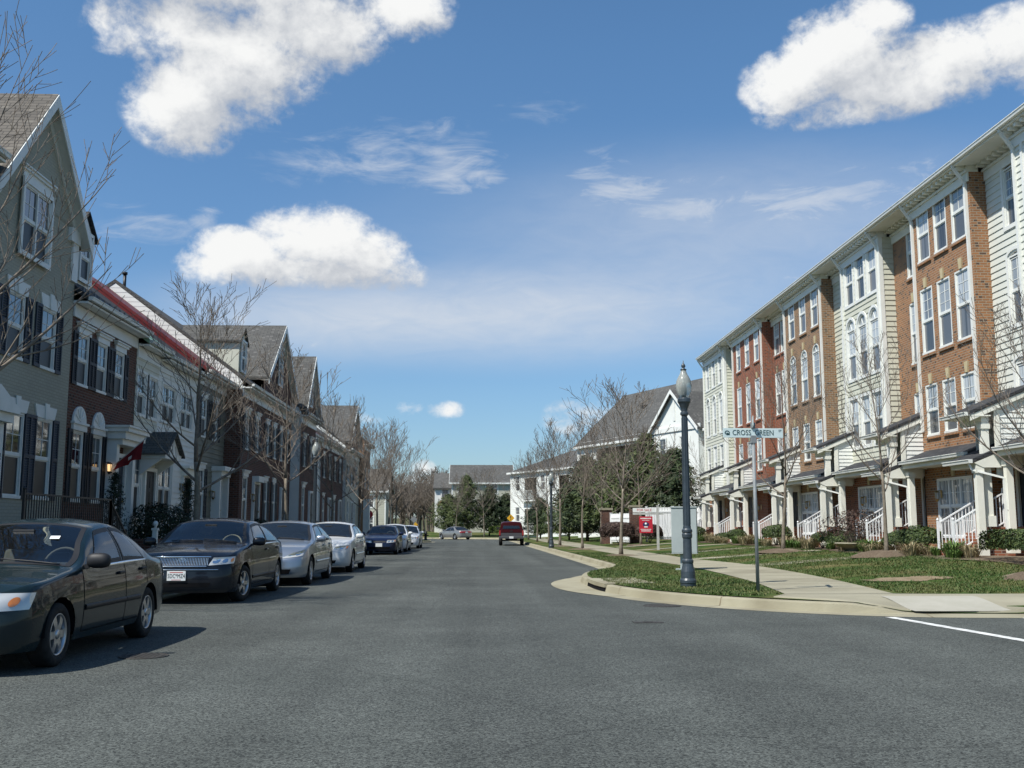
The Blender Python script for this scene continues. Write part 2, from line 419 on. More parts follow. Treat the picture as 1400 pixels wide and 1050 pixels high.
# ------------------------------------------------------------------ setting
def asphalt():
    m, nt, b = newmat('worn_asphalt'); L = nt.links
    tc = N(nt, 'ShaderNodeTexCoord')
    big = N(nt, 'ShaderNodeTexNoise'); big.inputs['Scale'].default_value = .35; big.inputs['Detail'].default_value = 8; big.inputs['Roughness'].default_value = .7
    L.new(tc.outputs['Object'], big.inputs['Vector'])
    fine = N(nt, 'ShaderNodeTexVoronoi'); fine.inputs['Scale'].default_value = 88
    L.new(tc.outputs['Object'], fine.inputs['Vector'])
    f2 = N(nt, 'ShaderNodeTexNoise'); f2.inputs['Scale'].default_value = 34; f2.inputs['Detail'].default_value = 4; f2.inputs['Roughness'].default_value = .8
    L.new(tc.outputs['Object'], f2.inputs['Vector'])
    r1 = N(nt, 'ShaderNodeValToRGB')
    r1.color_ramp.elements[0].position = .3; r1.color_ramp.elements[0].color = (.050, .055, .049, 1)
    r1.color_ramp.elements[1].position = .72; r1.color_ramp.elements[1].color = (.090, .097, .087, 1)
    L.new(big.outputs['Fac'], r1.inputs['Fac'])
    # long streaks along the driving direction
    mp = N(nt, 'ShaderNodeMapping'); mp.inputs['Scale'].default_value = (1.1, .035, 1)
    L.new(tc.outputs['Object'], mp.inputs['Vector'])
    st = N(nt, 'ShaderNodeTexNoise'); st.inputs['Scale'].default_value = 1.0; st.inputs['Detail'].default_value = 5
    L.new(mp.outputs[0], st.inputs['Vector'])
    sr = N(nt, 'ShaderNodeMapRange'); sr.inputs['From Min'].default_value = .3; sr.inputs['From Max'].default_value = .7
    sr.inputs['To Min'].default_value = .80; sr.inputs['To Max'].default_value = 1.2
    L.new(st.outputs['Fac'], sr.inputs['Value'])
    r2 = N(nt, 'ShaderNodeMapRange'); r2.inputs['From Min'].default_value = 0; r2.inputs['From Max'].default_value = 1
    r2.inputs['To Min'].default_value = .28; r2.inputs['To Max'].default_value = 1.8
    sepc = N(nt, 'ShaderNodeSeparateColor'); L.new(fine.outputs['Color'], sepc.inputs[0])
    L.new(sepc.outputs[0], r2.inputs['Value'])
    r3 = N(nt, 'ShaderNodeMapRange'); r3.inputs['From Min'].default_value = .3; r3.inputs['From Max'].default_value = .7
    r3.inputs['To Min'].default_value = .7; r3.inputs['To Max'].default_value = 1.3
    L.new(f2.outputs['Fac'], r3.inputs['Value'])
    a = N(nt, 'ShaderNodeMath'); a.operation = 'MULTIPLY'; L.new(r2.outputs[0], a.inputs[0]); L.new(r3.outputs[0], a.inputs[1])
    a2 = N(nt, 'ShaderNodeMath'); a2.operation = 'MULTIPLY'; L.new(a.outputs[0], a2.inputs[0]); L.new(sr.outputs[0], a2.inputs[1])
    mu = N(nt, 'ShaderNodeMixRGB'); mu.blend_type = 'MULTIPLY'; mu.inputs['Fac'].default_value = 1
    L.new(r1.outputs[0], mu.inputs['Color1']); L.new(a2.outputs[0], mu.inputs['Color2'])
    # thin wandering cracks
    cn = N(nt, 'ShaderNodeTexNoise'); cn.inputs['Scale'].default_value = .9; cn.inputs['Detail'].default_value = 6
    L.new(tc.outputs['Object'], cn.inputs['Vector'])
    vm = N(nt, 'ShaderNodeMixRGB'); vm.inputs['Fac'].default_value = .35
    L.new(tc.outputs['Object'], vm.inputs['Color1']); L.new(cn.outputs['Color'], vm.inputs['Color2'])
    vc = N(nt, 'ShaderNodeTexVoronoi'); vc.feature = 'DISTANCE_TO_EDGE'; vc.inputs['Scale'].default_value = .16
    L.new(vm.outputs[0], vc.inputs['Vector'])
    ck = N(nt, 'ShaderNodeMapRange'); ck.inputs['From Min'].default_value = 0; ck.inputs['From Max'].default_value = .0022
    ck.inputs['To Min'].default_value = .72; ck.inputs['To Max'].default_value = 1
    L.new(vc.outputs['Distance'], ck.inputs['Value'])
    mc = N(nt, 'ShaderNodeMixRGB'); mc.blend_type = 'MULTIPLY'; mc.inputs['Fac'].default_value = 1
    L.new(mu.outputs[0], mc.inputs['Color1']); L.new(ck.outputs[0], mc.inputs['Color2'])
    L.new(mc.outputs[0], b.inputs['Base Color'])
    b.inputs['Roughness'].default_value = .85; b.inputs['Specular IOR Level'].default_value = .3
    bp = N(nt, 'ShaderNodeBump'); bp.inputs['Strength'].default_value = .55; bp.inputs['Distance'].default_value = .006
    L.new(a.outputs[0], bp.inputs['Height']); L.new(bp.outputs[0], b.inputs['Normal'])
    return m

M['asphalt'] = asphalt()
M['grass'] = mottled('spring_lawn', (.030, .058, .012), (.060, .098, .022), 2.2, .95, .7, 50, c3=(.15, .125, .055), s3=.55, spec=.1)
M['field'] = mottled('far_field', (.05, .06, .025), (.11, .10, .05), .06, .95, spec=.1)

def catmull(pts, step=.5):
    out = []; P = [Vector(p) for p in pts]
    for i in range(len(P) - 1):
        p0 = P[max(i - 1, 0)]; p1 = P[i]; p2 = P[i + 1]; p3 = P[min(i + 2, len(P) - 1)]
        n = max(1, int((p2 - p1).length / step))
        for k in range(n):
            t = k / n
            out.append(.5 * ((2 * p1) + (p2 - p0) * t + (2 * p0 - 5 * p1 + 4 * p2 - p3) * t * t + (3 * p1 - p0 - 3 * p2 + p3) * t ** 3))
    out.append(P[-1])
    return out

def offset(path, d):
    """offset to the left (+) of a 2d path"""
    o = []
    for i, p in enumerate(path):
        t = (path[min(i + 1, len(path) - 1)] - path[max(i - 1, 0)]).normalized()
        o.append(p + Vector((-t.y, t.x)) * d)
    return o

def sheet(name, boundary, zf, mat, step=2.0, kind='structure', skirt=0):
    b = [Vector((p[0], p[1])) for p in boundary]
    xs = [p.x for p in b]; ys = [p.y for p in b]
    v = list(b)
    x = min(xs) + step * .37
    while x < max(xs):
        y = min(ys) + step * .41
        while y < max(ys):
            v.append(Vector((x, y))); y += step
        x += step
    n = len(b)
    vo, eo, fo, *_ = delaunay_2d_cdt(v, [], [list(range(n))], 1, 1e-4)
    mb = MB()
    mb.add([(p.x, p.y, zf(p.x, p.y)) for p in vo], [tuple(f) for f in fo], 0, True)
    # face up
    ob = mb.build(name, mat)
    bm = bmesh.new(); bm.from_mesh(ob.data)
    for f in bm.faces:
        if f.normal.z < 0: f.normal_flip()
    if skirt:
        r = bmesh.ops.extrude_edge_only(bm, edges=[e for e in bm.edges if e.is_boundary])
        for v_ in r['geom']:
            if isinstance(v_, bmesh.types.BMVert): v_.co.z -= skirt
        bmesh.ops.recalc_face_normals(bm, faces=bm.faces)
    bm.to_mesh(ob.data); bm.free()
    return tag(ob, kind=kind)

def strip(name, left, right, zf, mat, kind='structure', joints=0):
    mb = MB()
    mb.grid([[(a.x, a.y, zf(a.x, a.y)), (b.x, b.y, zf(b.x, b.y))] for a, b in zip(left, right)])
    o = mb.build(name, mat)
    bm = bmesh.new(); bm.from_mesh(o.data)
    for f in bm.faces:
        if f.normal.z < 0: f.normal_flip()
    bm.to_mesh(o.data); bm.free()
    return tag(o, kind=kind)

KH = .15
def kerb(name, path, pan=.34, side=1, hf=lambda p: 1.0):
    """path = road side foot of the kerb face; land on the left (side=1) or right (-1)"""
    s = side
    o0 = offset(path, -pan * s); o1 = path; o2 = offset(path, .035 * s); o3 = offset(path, .06 * s); o4 = offset(path, .17 * s)
    rows = []
    for a, b_, c, d, e in zip(o0, o1, o2, o3, o4):
        k_ = hf(b_); hh = .016 + (KH - .016) * k_
        rows.append([(a.x, a.y, .004), (b_.x, b_.y, .012), (c.x, c.y, hh - .02 * k_), (d.x, d.y, hh), (e.x, e.y, hh + .004), (e.x, e.y, -.05)])
    mb = MB(); mb.grid(rows, smooth=False)
    # dark saw joints every 3 m
    acc = 0
    for i in range(1, len(path)):
        acc += (path[i] - path[i - 1]).length
        if acc > 3.05:
            acc = 0
            t = (path[i] - path[i - 1]).normalized() * .009
            r = rows[i]
            for k in range(4):
                p, q = Vector(r[k]), Vector(r[k + 1])
                up = Vector((0, 0, .003)) if k != 1 else Vector((0, 0, .0015))
                nn = Vector((-t.y, t.x, 0)).normalized() * (-.003 * s)
                off = up + nn
                T = Vector((t.x, t.y, 0))
                mb.poly([p - T + off, p + T + off, q + T + off, q - T + off], 1)
    return tag(mb.build(name, [M['kerb'], M['soil']]), kind='structure')

def sstep(x, a, b):
    t = min(1, max(0, (x - a) / (b - a))); return t * t * (3 - 2 * t)
def ramp_k(p):
    if p.y > 16.2: return 1.0
    return 1 - sstep(p.x, 5.5, 6.5) * (1 - sstep(p.x, 7.9, 8.9))
def zR(x, y):
    z = KH + .02 + .34 * sstep(x, 6.5, 12.5) * sstep(y, 17.0, 25.0)
    if y < 16.8 and 5.3 < x < 9.1: z -= (KH - .012) * (1 - ramp_k(Vector((x, 15)))) * (1 - sstep(y, 15.3, 16.7))
    return z
def zL(x, y): return KH + .012 + .10 * sstep(-x, 7, 11)
def zF(x, y): return KH + .012 + .5 * sstep(y, 118, 135)

# terrain to the horizon
mb = MB()
rows = []
for i in range(41):
    r = []
    for j in range(41):
        x = (i - 20) / 20; y = (j - 20) / 20
        X = math.copysign(abs(x) ** 2.4, x) * 1500; Y = math.copysign(abs(y) ** 2.4, y) * 1500 + 60
        d = math.hypot(X, Y - 60)
        h = -.06 + max(0, d - 260) * .012 * (1 + .5 * math.sin(X * .006) * math.cos(Y * .005))
        r.append((X, Y, h))
    rows.append(r)
mb.grid(rows)
tag(mb.build('terrain', M['field'], weld=False), kind='structure')
# the carriageway
tag((lambda q: (q.poly([(-46, -40, 0), (70, -40, 0), (70, 16.5, 0), (8, 128, 0), (-46, 128, 0)]), q.build('road', M['asphalt']))[1])(MB()), kind='structure')

# ---- right hand block
RK = catmull([(2.95, 106), (3.2, 95), (3.5, 77), (3.88, 50), (4.05, 36), (4.05, 32.4)], .6)
RK += catmull([(4.0, 31.6), (3.5, 29.2), (2.75, 27.0), (2.42, 25.0), (2.38, 23), (2.5, 20.8), (3.15, 18.5), (4.4, 16.6), (5.9, 15.5), (7.6, 15.15), (12, 15.1), (40, 15.1), (64, 15.1)], .35)
kerb('kerb', RK, side=1, hf=ramp_k)
inner = offset(RK, .16)
sheet('lawn', inner + [Vector((64, 106))], zR, M['grass'], 1.6)
far_l = catmull([(4.9, 106), (5.05, 76), (5.6, 50), (5.73, 36), (5.95, 29), (5.65, 22), (5.1, 17.4)], .5)
far_r = catmull([(6.6, 106), (7.1, 73), (7.35, 50), (7.4, 37), (7.75, 30), (7.45, 22), (6.95, 17.4)], .5)
def resamp(p, n):
    L = [0]
    for i in range(1, len(p)): L.append(L[-1] + (p[i] - p[i - 1]).length)
    out = []; k = 0
    for i in range(n):
        s = L[-1] * i / (n - 1)
        while k < len(L) - 2 and L[k + 1] < s: k += 1
        t = (s - L[k]) / max(1e-6, L[k + 1] - L[k])
        out.append(p[k].lerp(p[k + 1], min(1, t)))
    return out
def conc(m_):
    """concrete with scored joints every 1.5 m"""
    return m_
strip('sidewalk', resamp(far_l, 160), resamp(far_r, 160), lambda x, y: zR(x, y) + .012, M['concrete'])
mb = MB()
for a_, b_ in zip(resamp(far_l, 57)[1:-1], resamp(far_r, 57)[1:-1]):
    d_ = Vector((0, .011)); z_ = lambda p: zR(p.x, p.y) + .0145
    mb.poly([(a_.x, a_.y - .011, z_(a_)), (b_.x, b_.y - .011, z_(b_)), (b_.x, b_.y + .011, z_(b_)), (a_.x, a_.y + .011, z_(a_))])
for i in range(28):
    x_ = 9.8 + i * 1.7; mb.poly([(x_, 16.06, zR(x_, 16.06) + .0195), (x_ + .02, 16.06, zR(x_, 16.06) + .0195), (x_ + .02, 17.24, zR(x_, 17.24) + .0195), (x_, 17.24, zR(x_, 17.24) + .0195)])
tag(mb.build('pavement_joints', M['soil']), kind='structure')
# corner apron and walk along the side street
sheet('corner_pavement', [(5.12, 17.44), (4.72, 16.75), (5.3, 16.05), (6.0, 15.63), (6.5, 15.48), (7.6, 15.335), (8.9, 15.30), (9.5, 16.05), (20, 16.05), (60, 16.05), (60, 17.25), (20, 17.25), (7.6, 17.3), (6.94, 17.44)],
      lambda x, y: zR(x, y) + .016, M['concrete'], .35, skirt=.2)
# kerb ramp slab (paler)
M['ramp'] = mottled('new_ramp_concrete', (.33, .315, .255), (.38, .36, .30), 2, .9, .2, 50)
mb = MB()
mb.grid([[(6.42 + 1.5 * i / 8, 15.36 + 1.30 * j / 8, zR(6.42 + 1.5 * i / 8, 15.36 + 1.30 * j / 8) + .024) for j in range(9)] for i in range(9)], smooth=False)
mb2 = MB(); cx_, cy_ = 8.75, 21.2
mb2.grid([[(cx_ + .85 * r * math.cos(a * math.pi / 16) * (1 + .2 * math.sin(a * 1.9)), cy_ + .5 * r * math.sin(a * math.pi / 16) * (1 + .25 * math.cos(a * 1.3)), zR(cx_ + .85 * r * math.cos(a * math.pi / 16), cy_ + .7 * r * math.sin(a * math.pi / 16)) + .012) for a in range(33)] for r in (1.0, .6, .3, .01)])
M['bare_earth'] = mottled('bare_earth_patch', (.17, .125, .075), (.27, .21, .135), 7, .95, .6, 50)
tag(mb2.build('bare_earth', M['bare_earth']), kind='structure')
tag(mb.build('kerb_ramp', M['ramp']), kind='structure')
# path from sidewalk to the porches
for k, (yy, w_) in enumerate([(29.6, 1.2), (36.2, 1.1), (42.6, 1.1), (49.6, 1.1), (57.0, 1.1)]):
    a = [Vector((7.3 + i * .55, yy + w_ / 2 - i * .04)) for i in range(9)]
    c_ = [Vector((7.3 + i * .55, yy - w_ / 2 - i * .04)) for i in range(9)]
    strip('garden_path', a, c_, lambda x, y: zR(x, y) + .009, M['concrete'])
# planting beds along the porches
mb = MB(); rr = random.Random(3)
rows = []
for i in range(120):
    y = 20 + i * .4
    rows.append([(11.85 + .3 * math.sin(y * .9) + rr.uniform(-.08, .08), y, zR(11.9, y) + .006), (13, y, zR(13, y) + .05), (14.9, y, zR(14.9, y) + .03)])
mb.grid(rows); tag(mb.build('planting_bed', M['mulch']), kind='structure')

# ---- left hand block
LK = catmull([(-5.95, -14), (-5.95, 20), (-5.95, 60), (-5.95, 84), (-5.7, 87.5), (-4.5, 89.2), (-4.15, 91), (-4.3, 93), (-5.2, 95.2), (-7.5, 96.6), (-14, 97), (-44, 97)], .6)
kerb('kerb', LK, side=1)
inner = offset(LK, .16)
sheet('verge', inner + [Vector((-44, -14))], zL, M['grass'], 2.5)
a = [Vector((-7.75, -12 + i * 2)) for i in range(52)]; c_ = [Vector((-9.1, -12 + i * 2)) for i in range(52)]
strip('sidewalk', a, c_, lambda x, y: zL(x, y) + .012, M['concrete'])
a = [Vector((-9.1, -12 + i * 2)) for i in range(54)]; c_ = [Vector((-10.7, -12 + i * 2)) for i in range(54)]
strip('front_garden', a, c_, lambda x, y: zL(x, y) + .02, M['mulch'])
# ---- far block behind the bend
FK = catmull([(3.05, 108), (2.75, 110.5), (1.2, 113.6), (-2, 116), (-6, 117.4), (-14, 118.4), (-44, 119)], .6)
kerb('kerb', FK, side=-1)
inner = offset(FK, -.16)
sheet('verge', inner + [Vector((-44, 178)), Vector((60, 178)), Vector((60, 108.5))], zF, M['grass'], 4)
a = offset(FK, -1.6); c_ = offset(FK, -2.9)
strip('sidewalk', a, c_, lambda x, y: zF(x, y) + .012, M['concrete'])

# crosswalk lines over the side street
M['paint'] = mottled('worn_white_road_paint', (.58, .58, .55), (.74, .74, .71), 9, .8, c3=(.30, .30, .28), s3=6)
mb = MB()
mb.grid([[(5.83 + .055 * i, 15.0 - i * .55, .0045), (5.98 + .055 * i, 15.0 - i * .55, .0045)] for i in range(22)], smooth=False)
tag(mb.build('crosswalk_line', M['paint']), kind='structure')
mb = MB()
mb.grid([[(7.72 + .055 * i, 14.8 - i * .55, .0045), (7.87 + .055 * i, 14.8 - i * .55, .0045)] for i in range(22)], smooth=False)
tag(mb.build('crosswalk_line', M['paint']), kind='structure')

# iron covers in the road
def manhole(x, y, r, label, dark=True):
    mb = MB(); mb.lathe([(0.001, .004), (r * .86, .004), (r * .87, .001), (r * .93, .001), (r * .94, .006), (r, .006), (r * 1.01, .0)], 40, (0, 0, .003), smooth=False)
    for i in range(-3, 4):
        for j in range(-3, 4):
            if i * i + j * j < 11: mb.box(i * r * .22 - .03, j * r * .22 - .03, .004, i * r * .22 + .03, j * r * .22 + .03, .010)
    o = mb.build('manhole_cover', M['iron_cover']); o.location = (x, y, 0)
    return tag(o, label, 'manhole cover')
M['iron_cover'] = mottled('worn_cast_iron', (.036, .034, .031), (.06, .056, .05), 20, .7, .2, 60)
manhole(-3.35, 10.75, .24, 'round iron manhole cover in the road beside the dark green sedan')
manhole(3.02, 17.3, .31, 'round iron manhole cover lying in the road in front of the street lamp kerb')
mb = MB(); mb.box(-.2, -.1, .002, .2, .1, .008); mb.box(-.06, -.04, .008, .06, .04, .014)
o = mb.build('valve_cover', M['iron_cover']); o.location = (2.3, 14.3, 0)
tag(o, 'small dark iron valve lid in the open road, nearest to the camera', 'valve cover')

# storm drain in the corner kerb
t = empty('storm_drain', (2.5, 22.0, 0), 0, 'concrete storm drain with dark mouth under a slab in the corner kerb', 'storm drain')
mb = MB()
seg = [p for p in RK if 20.7 < p.y < 23.3 and p.x < 3.4]
slab = MB(); mouth = MB(); apron = MB()
o0 = offset(seg, -.012); o1 = offset(seg, 1.05)
rows = []
for a_, b_ in zip(o0, o1):
    rows.append([(a_.x - 2.5, a_.y - 22, .10), (a_.x - 2.5, a_.y - 22, .178), (b_.x - 2.5, b_.y - 22, .188), (b_.x - 2.5, b_.y - 22, .10)])
slab.grid(rows, smooth=False); slab.poly(rows[0]); slab.poly(rows[-1][::-1])
slab.build('slab', M['kerb'], t)
oa = offset(seg, -.006)
mouth.grid([[(p.x - 2.5, p.y - 22, .012), (p.x - 2.5 + .02, p.y - 22, .10)] for p in oa], smooth=False)
mouth.build('mouth', M['dark'], t)
app = MB()
pa = [p for p in RK if 19.6 < p.y < 26.6 and p.x < 3.6]
ap = []
for i, p in enumerate(pa):
    s_ = math.sin(math.pi * i / (len(pa) - 1))
    ap.append((p, s_))
oq = offset(pa, -1)
rows = []
for (p, s_), q in zip(ap, oq):
    d = (q - p).normalized() * (.34 + .42 * s_)
    rows.append([(p.x + d.x - 2.5, p.y + d.y - 22, .0075), (p.x - 2.5, p.y - 22, .016)])
app.grid(rows, smooth=False); app.build('apron', M['kerb'], t)
# ------------------------------------------------------------ building kit (local frame: facade along +x, outward = -y, z up)
def wall(mb, O, U, W, z0, z1, opens=(), lap=0, m=0, mrev=None, reveal=.10, course=.19):
    """wall from O along U, with real openings (x0,x1,za,zb,rise) and reveals; lap = siding relief"""
    O = Vector(O); U = Vector(U).normalized(); Nn = Vector((U.y, -U.x, 0))   # outward
    mrev = m if mrev is None else mrev
    xs = {0.0, float(W)}; zs = {float(z0), float(z1)}
    for o in opens: xs |= {o[0], o[1]}; zs |= {o[2], o[3]}
    if lap:
        k = math.ceil(z0 / course)
        while k * course < z1 - 1e-4: zs.add(k * course); k += 1
    xs = sorted(xs); zs = sorted(zs)
    zs = [z for i, z in enumerate(zs) if i == 0 or z - zs[i - 1] > 1e-5]
    def P(x, z, off=0.0):
        p = O + U * x + Nn * off; return (p.x, p.y, z)
    def off(z, c0): return .003 + lap * (1 - (z - c0) / course) if lap else 0
    for zi in range(len(zs) - 1):
        za, zb = zs[zi], zs[zi + 1]; zm = (za + zb) / 2
        c0 = math.floor(zm / course + 1e-6) * course
        run = None
        segs = []
        for xi in range(len(xs) - 1):
            xm = (xs[xi] + xs[xi + 1]) / 2
            hole = any(o[0] < xm < o[1] and o[2] < zm < o[3] for o in opens)
            if not hole:
                if run is None: run = xs[xi]
            if hole and run is not None: segs.append((run, xs[xi])); run = None
        if run is not None: segs.append((run, xs[-1]))
        for a, b in segs:
            mb.poly([P(a, za, off(za, c0)), P(b, za, off(za, c0)), P(b, zb, off(zb, c0)), P(a, zb, off(zb, c0))], m)
            if lap and abs(za - c0) < 1e-4:
                mb.poly([P(a, za, 0), P(b, za, 0), P(b, za, off(za, c0)), P(a, za, off(za, c0))], m)
    for o in opens:
        x0, x1, a, b = o[:4]; rise = o[4] if len(o) > 4 else 0
        d = -reveal; top = b - rise
        f = .003
        mb.poly([P(x0, a, f), P(x0, a, d), P(x0, top, d), P(x0, top, f)], mrev)
        mb.poly([P(x1, a, d), P(x1, a, f), P(x1, top, f), P(x1, top, d)], mrev)
        mb.poly([P(x0, a, f), P(x1, a, f), P(x1, a, d), P(x0, a, d)], mrev)
        if rise:
            n = 12; cx = (x0 + x1) / 2; hw = (x1 - x0) / 2
            pts = [(cx - hw * math.cos(math.pi * i / n), top + rise * math.sin(math.pi * i / n)) for i in range(n + 1)]
            for i in range(n):
                (xa, zaa), (xb, zbb) = pts[i], pts[i + 1]
                mb.poly([P(xa, zaa, f), P(xb, zbb, f), P(xb, b, f), P(xa, b, f)], m)
                mb.poly([P(xa, zaa, d), P(xb, zbb, d), P(xb, zbb, f), P(xa, zaa, f)], mrev)
        else:
            mb.poly([P(x0, b, d), P(x1, b, d), P(x1, b, f), P(x0, b, f)], mrev)

WIN = {}
def window_meshes(w, h, rise=0.0, cols=2, rows=2, casing=0.0, double=False, gu='glass_up', gl='glass_low', frame='trim', lowgrid=False, units=1, split=.5):
    key = (round(w, 2), round(h, 2), round(rise, 2), cols, rows, casing, double, gu, gl, frame, lowgrid, units, split)
    if key in WIN: return WIN[key]
    fb = MB(); pb = MB()
    fw = .05; y0, y1 = -.012, .07
    top = h - rise
    # outer frame
    fb.box(-w / 2, y0, 0, -w / 2 + fw, y1, top); fb.box(w / 2 - fw, y0, 0, w / 2, y1, top)
    fb.box(-w / 2, y0 - .03, -.02, w / 2, y1, fw)
    def arc(r_in, r_out, hz_in, hz_out, ya, yb, zc):
        n = 14
        for i in range(n):
            q = []
            for (rw, hz) in ((r_in, hz_in), (r_out, hz_out)):
                for k in (i, i + 1):
                    a = math.pi * k / n
                    q.append((-rw * math.cos(a), zc + hz * math.sin(a)))
            (a0, a1, b0, b1) = q
            fb.prism([(a0[0], ya, a0[1]), (a1[0], ya, a1[1]), (b1[0], ya, b1[1]), (b0[0], ya, b0[1])], (0, yb - ya, 0))
    if rise:
        arc(w / 2 - fw, w / 2, rise - fw, rise, y0, y1, top)
        fb.box(-w / 2 + fw, y0, top - .02, w / 2 - fw, y1, top + .025)
        for k in (1, 2):
            a = math.pi * k / 3
            fb.beam((0, .035, top), (-(w / 2 - fw) * math.cos(a), .035, top + (rise - fw) * math.sin(a)), .02, .02)
    else:
        fb.box(-w / 2, y0, top - fw, w / 2, y1, top)
    if casing:
        c = casing; ya, yb = -.045, -.0
        fb.box(-w / 2 - c, ya, -.02 - c * .5, w / 2 + c, -.0, -.021)
        fb.box(-w / 2 - c, ya, -.02, -w / 2 - .001, yb, top); fb.box(w / 2 + .001, ya, -.02, w / 2 + c, yb, top)
        if rise: arc(w / 2 + .001, w / 2 + c, rise + .001, rise + c, ya, yb, top)
        else: fb.box(-w / 2 - c, ya, top + .001, w / 2 + c, yb, top + c * 1.2)
    uw = (w - 2 * fw) / units
    zm = top * split
    for u in range(units):
        xa = -w / 2 + fw + u * uw; xb = xa + uw
        if u > 0: fb.box(xa - .035, y0 + .002, fw, xa + .035, y1 - .002, top - fw)
        # meeting rail, sashes
        fb.box(xa, .008, zm - .03, xb, .055, zm + .03)
        for (a, b, y) in ((fw, zm - .03, .035), (zm + .03, top - fw, .012)):
            fb.box(xa, y, a, xa + .03, y + .03, b); fb.box(xb - .03, y, a, xb, y + .03, b)
            fb.box(xa + .03, y, a, xb - .03, y + .03, a + .03); fb.box(xa + .03, y, b - .03, xb - .03, y + .03, b)
        if cols > 1:
            for (a, b, y, on) in ((fw, zm, .045, lowgrid), (zm, top - fw, .022, True)):
                if not on: continue
                for i in range(1, cols):
                    x = xa + uw * i / cols; fb.box(x - .009, y, a, x + .009, y + .012, b)
                for j in range(1, rows):
                    z = a + (b - a) * j / rows; fb.box(xa, y + .001, z - .009, xb, y + .011, z + .009)
        pb.poly([(xa, .050, fw), (xb, .050, fw), (xb, .050, zm), (xa, .050, zm)], 1)
        pb.poly([(xa, .032, zm), (xb, .032, zm), (xb, .032, top), (xa, .032, top)], 0)
    if rise:
        n = 14
        pts = [(-(w / 2 - fw * .5) * math.cos(math.pi * i / n), .040, top + (rise - fw * .5) * math.sin(math.pi * i / n)) for i in range(n + 1)]
        pb.poly(pts, 0)
    WIN[key] = (fb.mesh('window_frame', M[frame]), pb.mesh('window_pane', [M[gu], M[gl]]))
    return WIN[key]

def window(parent, x, y, z, w, h, ang=0.0, dy=0.0, **kw):
    f, p = window_meshes(w, h, **kw)
    o = inst('window', f, parent, (x, y, z), ang)
    inst('pane', p, o)
    return o

def shutter_pair(parent, x, y, z, w, h, mat, sw=.32):
    for s in (-1, 1):
        key = ('shutter', round(sw, 2), round(h, 2), mat)
        if key not in WIN:
            b = MB()
            b.box(-sw / 2, -.045, 0, -sw / 2 + .05, -.005, h); b.box(sw / 2 - .05, -.045, 0, sw / 2, -.005, h)
            for z0 in (0, h * .5 - .04, h - .08): b.box(-sw / 2 + .05, -.045, z0, sw / 2 - .05, -.005, z0 + .08)
            for za, zb in ((.08, h * .5 - .04), (h * .5 + .04, h - .08)):
                n = max(3, int((zb - za) / .055))
                for i in range(n):
                    zz = za + (zb - za) * i / n
                    b.poly([(-sw / 2 + .05, -.040, zz), (sw / 2 - .05, -.040, zz), (sw / 2 - .05, -.012, zz + (zb - za) / n), (-sw / 2 + .05, -.012, zz + (zb - za) / n)])
            WIN[key] = b.mesh('shutter', M[mat])
        inst('shutter', WIN[key], parent, (x + s * (w / 2 + sw / 2 + .03), y, z))

def header(mb, kind, x, y, z, w):
    """window heads; z = top of opening"""
    if kind == 'lintel':       # painted flared lintel with keystone
        e = .12
        mb.prism([(x - w / 2 - .05, y - .04, z), (x + w / 2 + .05, y - .04, z), (x + w / 2 + .05 + e, y - .04, z + .30), (x - w / 2 - .05 - e, y - .04, z + .30)], (0, .038, 0))
        mb.prism([(x - .07, y - .07, z - .02), (x + .07, y - .07, z - .02), (x + .12, y - .07, z + .36), (x - .12, y - .07, z + .36)], (0, .028, 0))
    elif kind == 'crown':      # moulded flat crown
        mb.box(x - w / 2 - .06, y - .05, z, x + w / 2 + .06, y - .002, z + .16)
        mb.box(x - w / 2 - .12, y - .10, z + .16, x + w / 2 + .12, y - .002, z + .23)
        mb.box(x - w / 2 - .17, y - .14, z + .23, x + w / 2 + .17, y - .002, z + .27)
    elif kind == 'fan':
        mb.box(x - w / 2 - .10, y - .07, z, x + w / 2 + .10, y - .002, z + .16)
        mb.box(x - w / 2 - .15, y - .11, z + .16, x + w / 2 + .15, y - .002, z + .22)
        n = 12; r = w / 2 + .08
        pts = [(x - r * math.cos(math.pi * i / n), y - .05, z + .22 + r * .95 * math.sin(math.pi * i / n)) for i in range(n + 1)]
        mb.prism(pts, (0, .048, 0))
        for k in range(1, 6):
            a = math.pi * k / 6
            mb.beam((x, y - .06, z + .24), (x - r * .9 * math.cos(a), y - .06, z + .22 + r * .85 * math.sin(a)), .02, .02)
    elif kind == 'trim':
        mb.box(x - w / 2 - .08, y - .04, z, x + w / 2 + .08, y - .002, z + .18)
        mb.box(x - w / 2 - .12, y - .08, z + .18, x + w / 2 + .12, y - .002, z + .23)

def slab(mb, p0, p1, p2, p3, t, m=0, medge=None):
    """roof slab: 4 corners (counter clockwise from above), thickness t downwards"""
    q = [Vector(p) for p in (p0, p1, p2, p3)]; d = Vector((0, 0, -t))
    me = m if medge is None else medge
    mb.poly([tuple(p) for p in q], m)
    mb.poly([tuple(p + d) for p in q][::-1], me)
    for i in range(4):
        j = (i + 1) % 4
        mb.poly([tuple(q[i] + d), tuple(q[j] + d), tuple(q[j]), tuple(q[i])], me)

def gutter(parent, x0, x1, y, z, mat='trim', ends=True):
    """K gutter along x, back edge at y, top at z"""
    b = MB()
    prof = [(0, 0), (-.13, 0), (-.13, -.02), (-.115, -.03), (-.10, -.10), (0, -.10)]
    b.prism([(x0, y + p[0], z + p[1]) for p in prof], (x1 - x0, 0, 0))
    return b.build('gutter', M[mat], parent)

def downspout(parent, pts, mat='trim', r=.042):
    b = MB()
    for i in range(len(pts) - 1): b.beam(pts[i], pts[i + 1], r * 2.1, r * 1.7)
    return b.build('downspout', M[mat], parent)

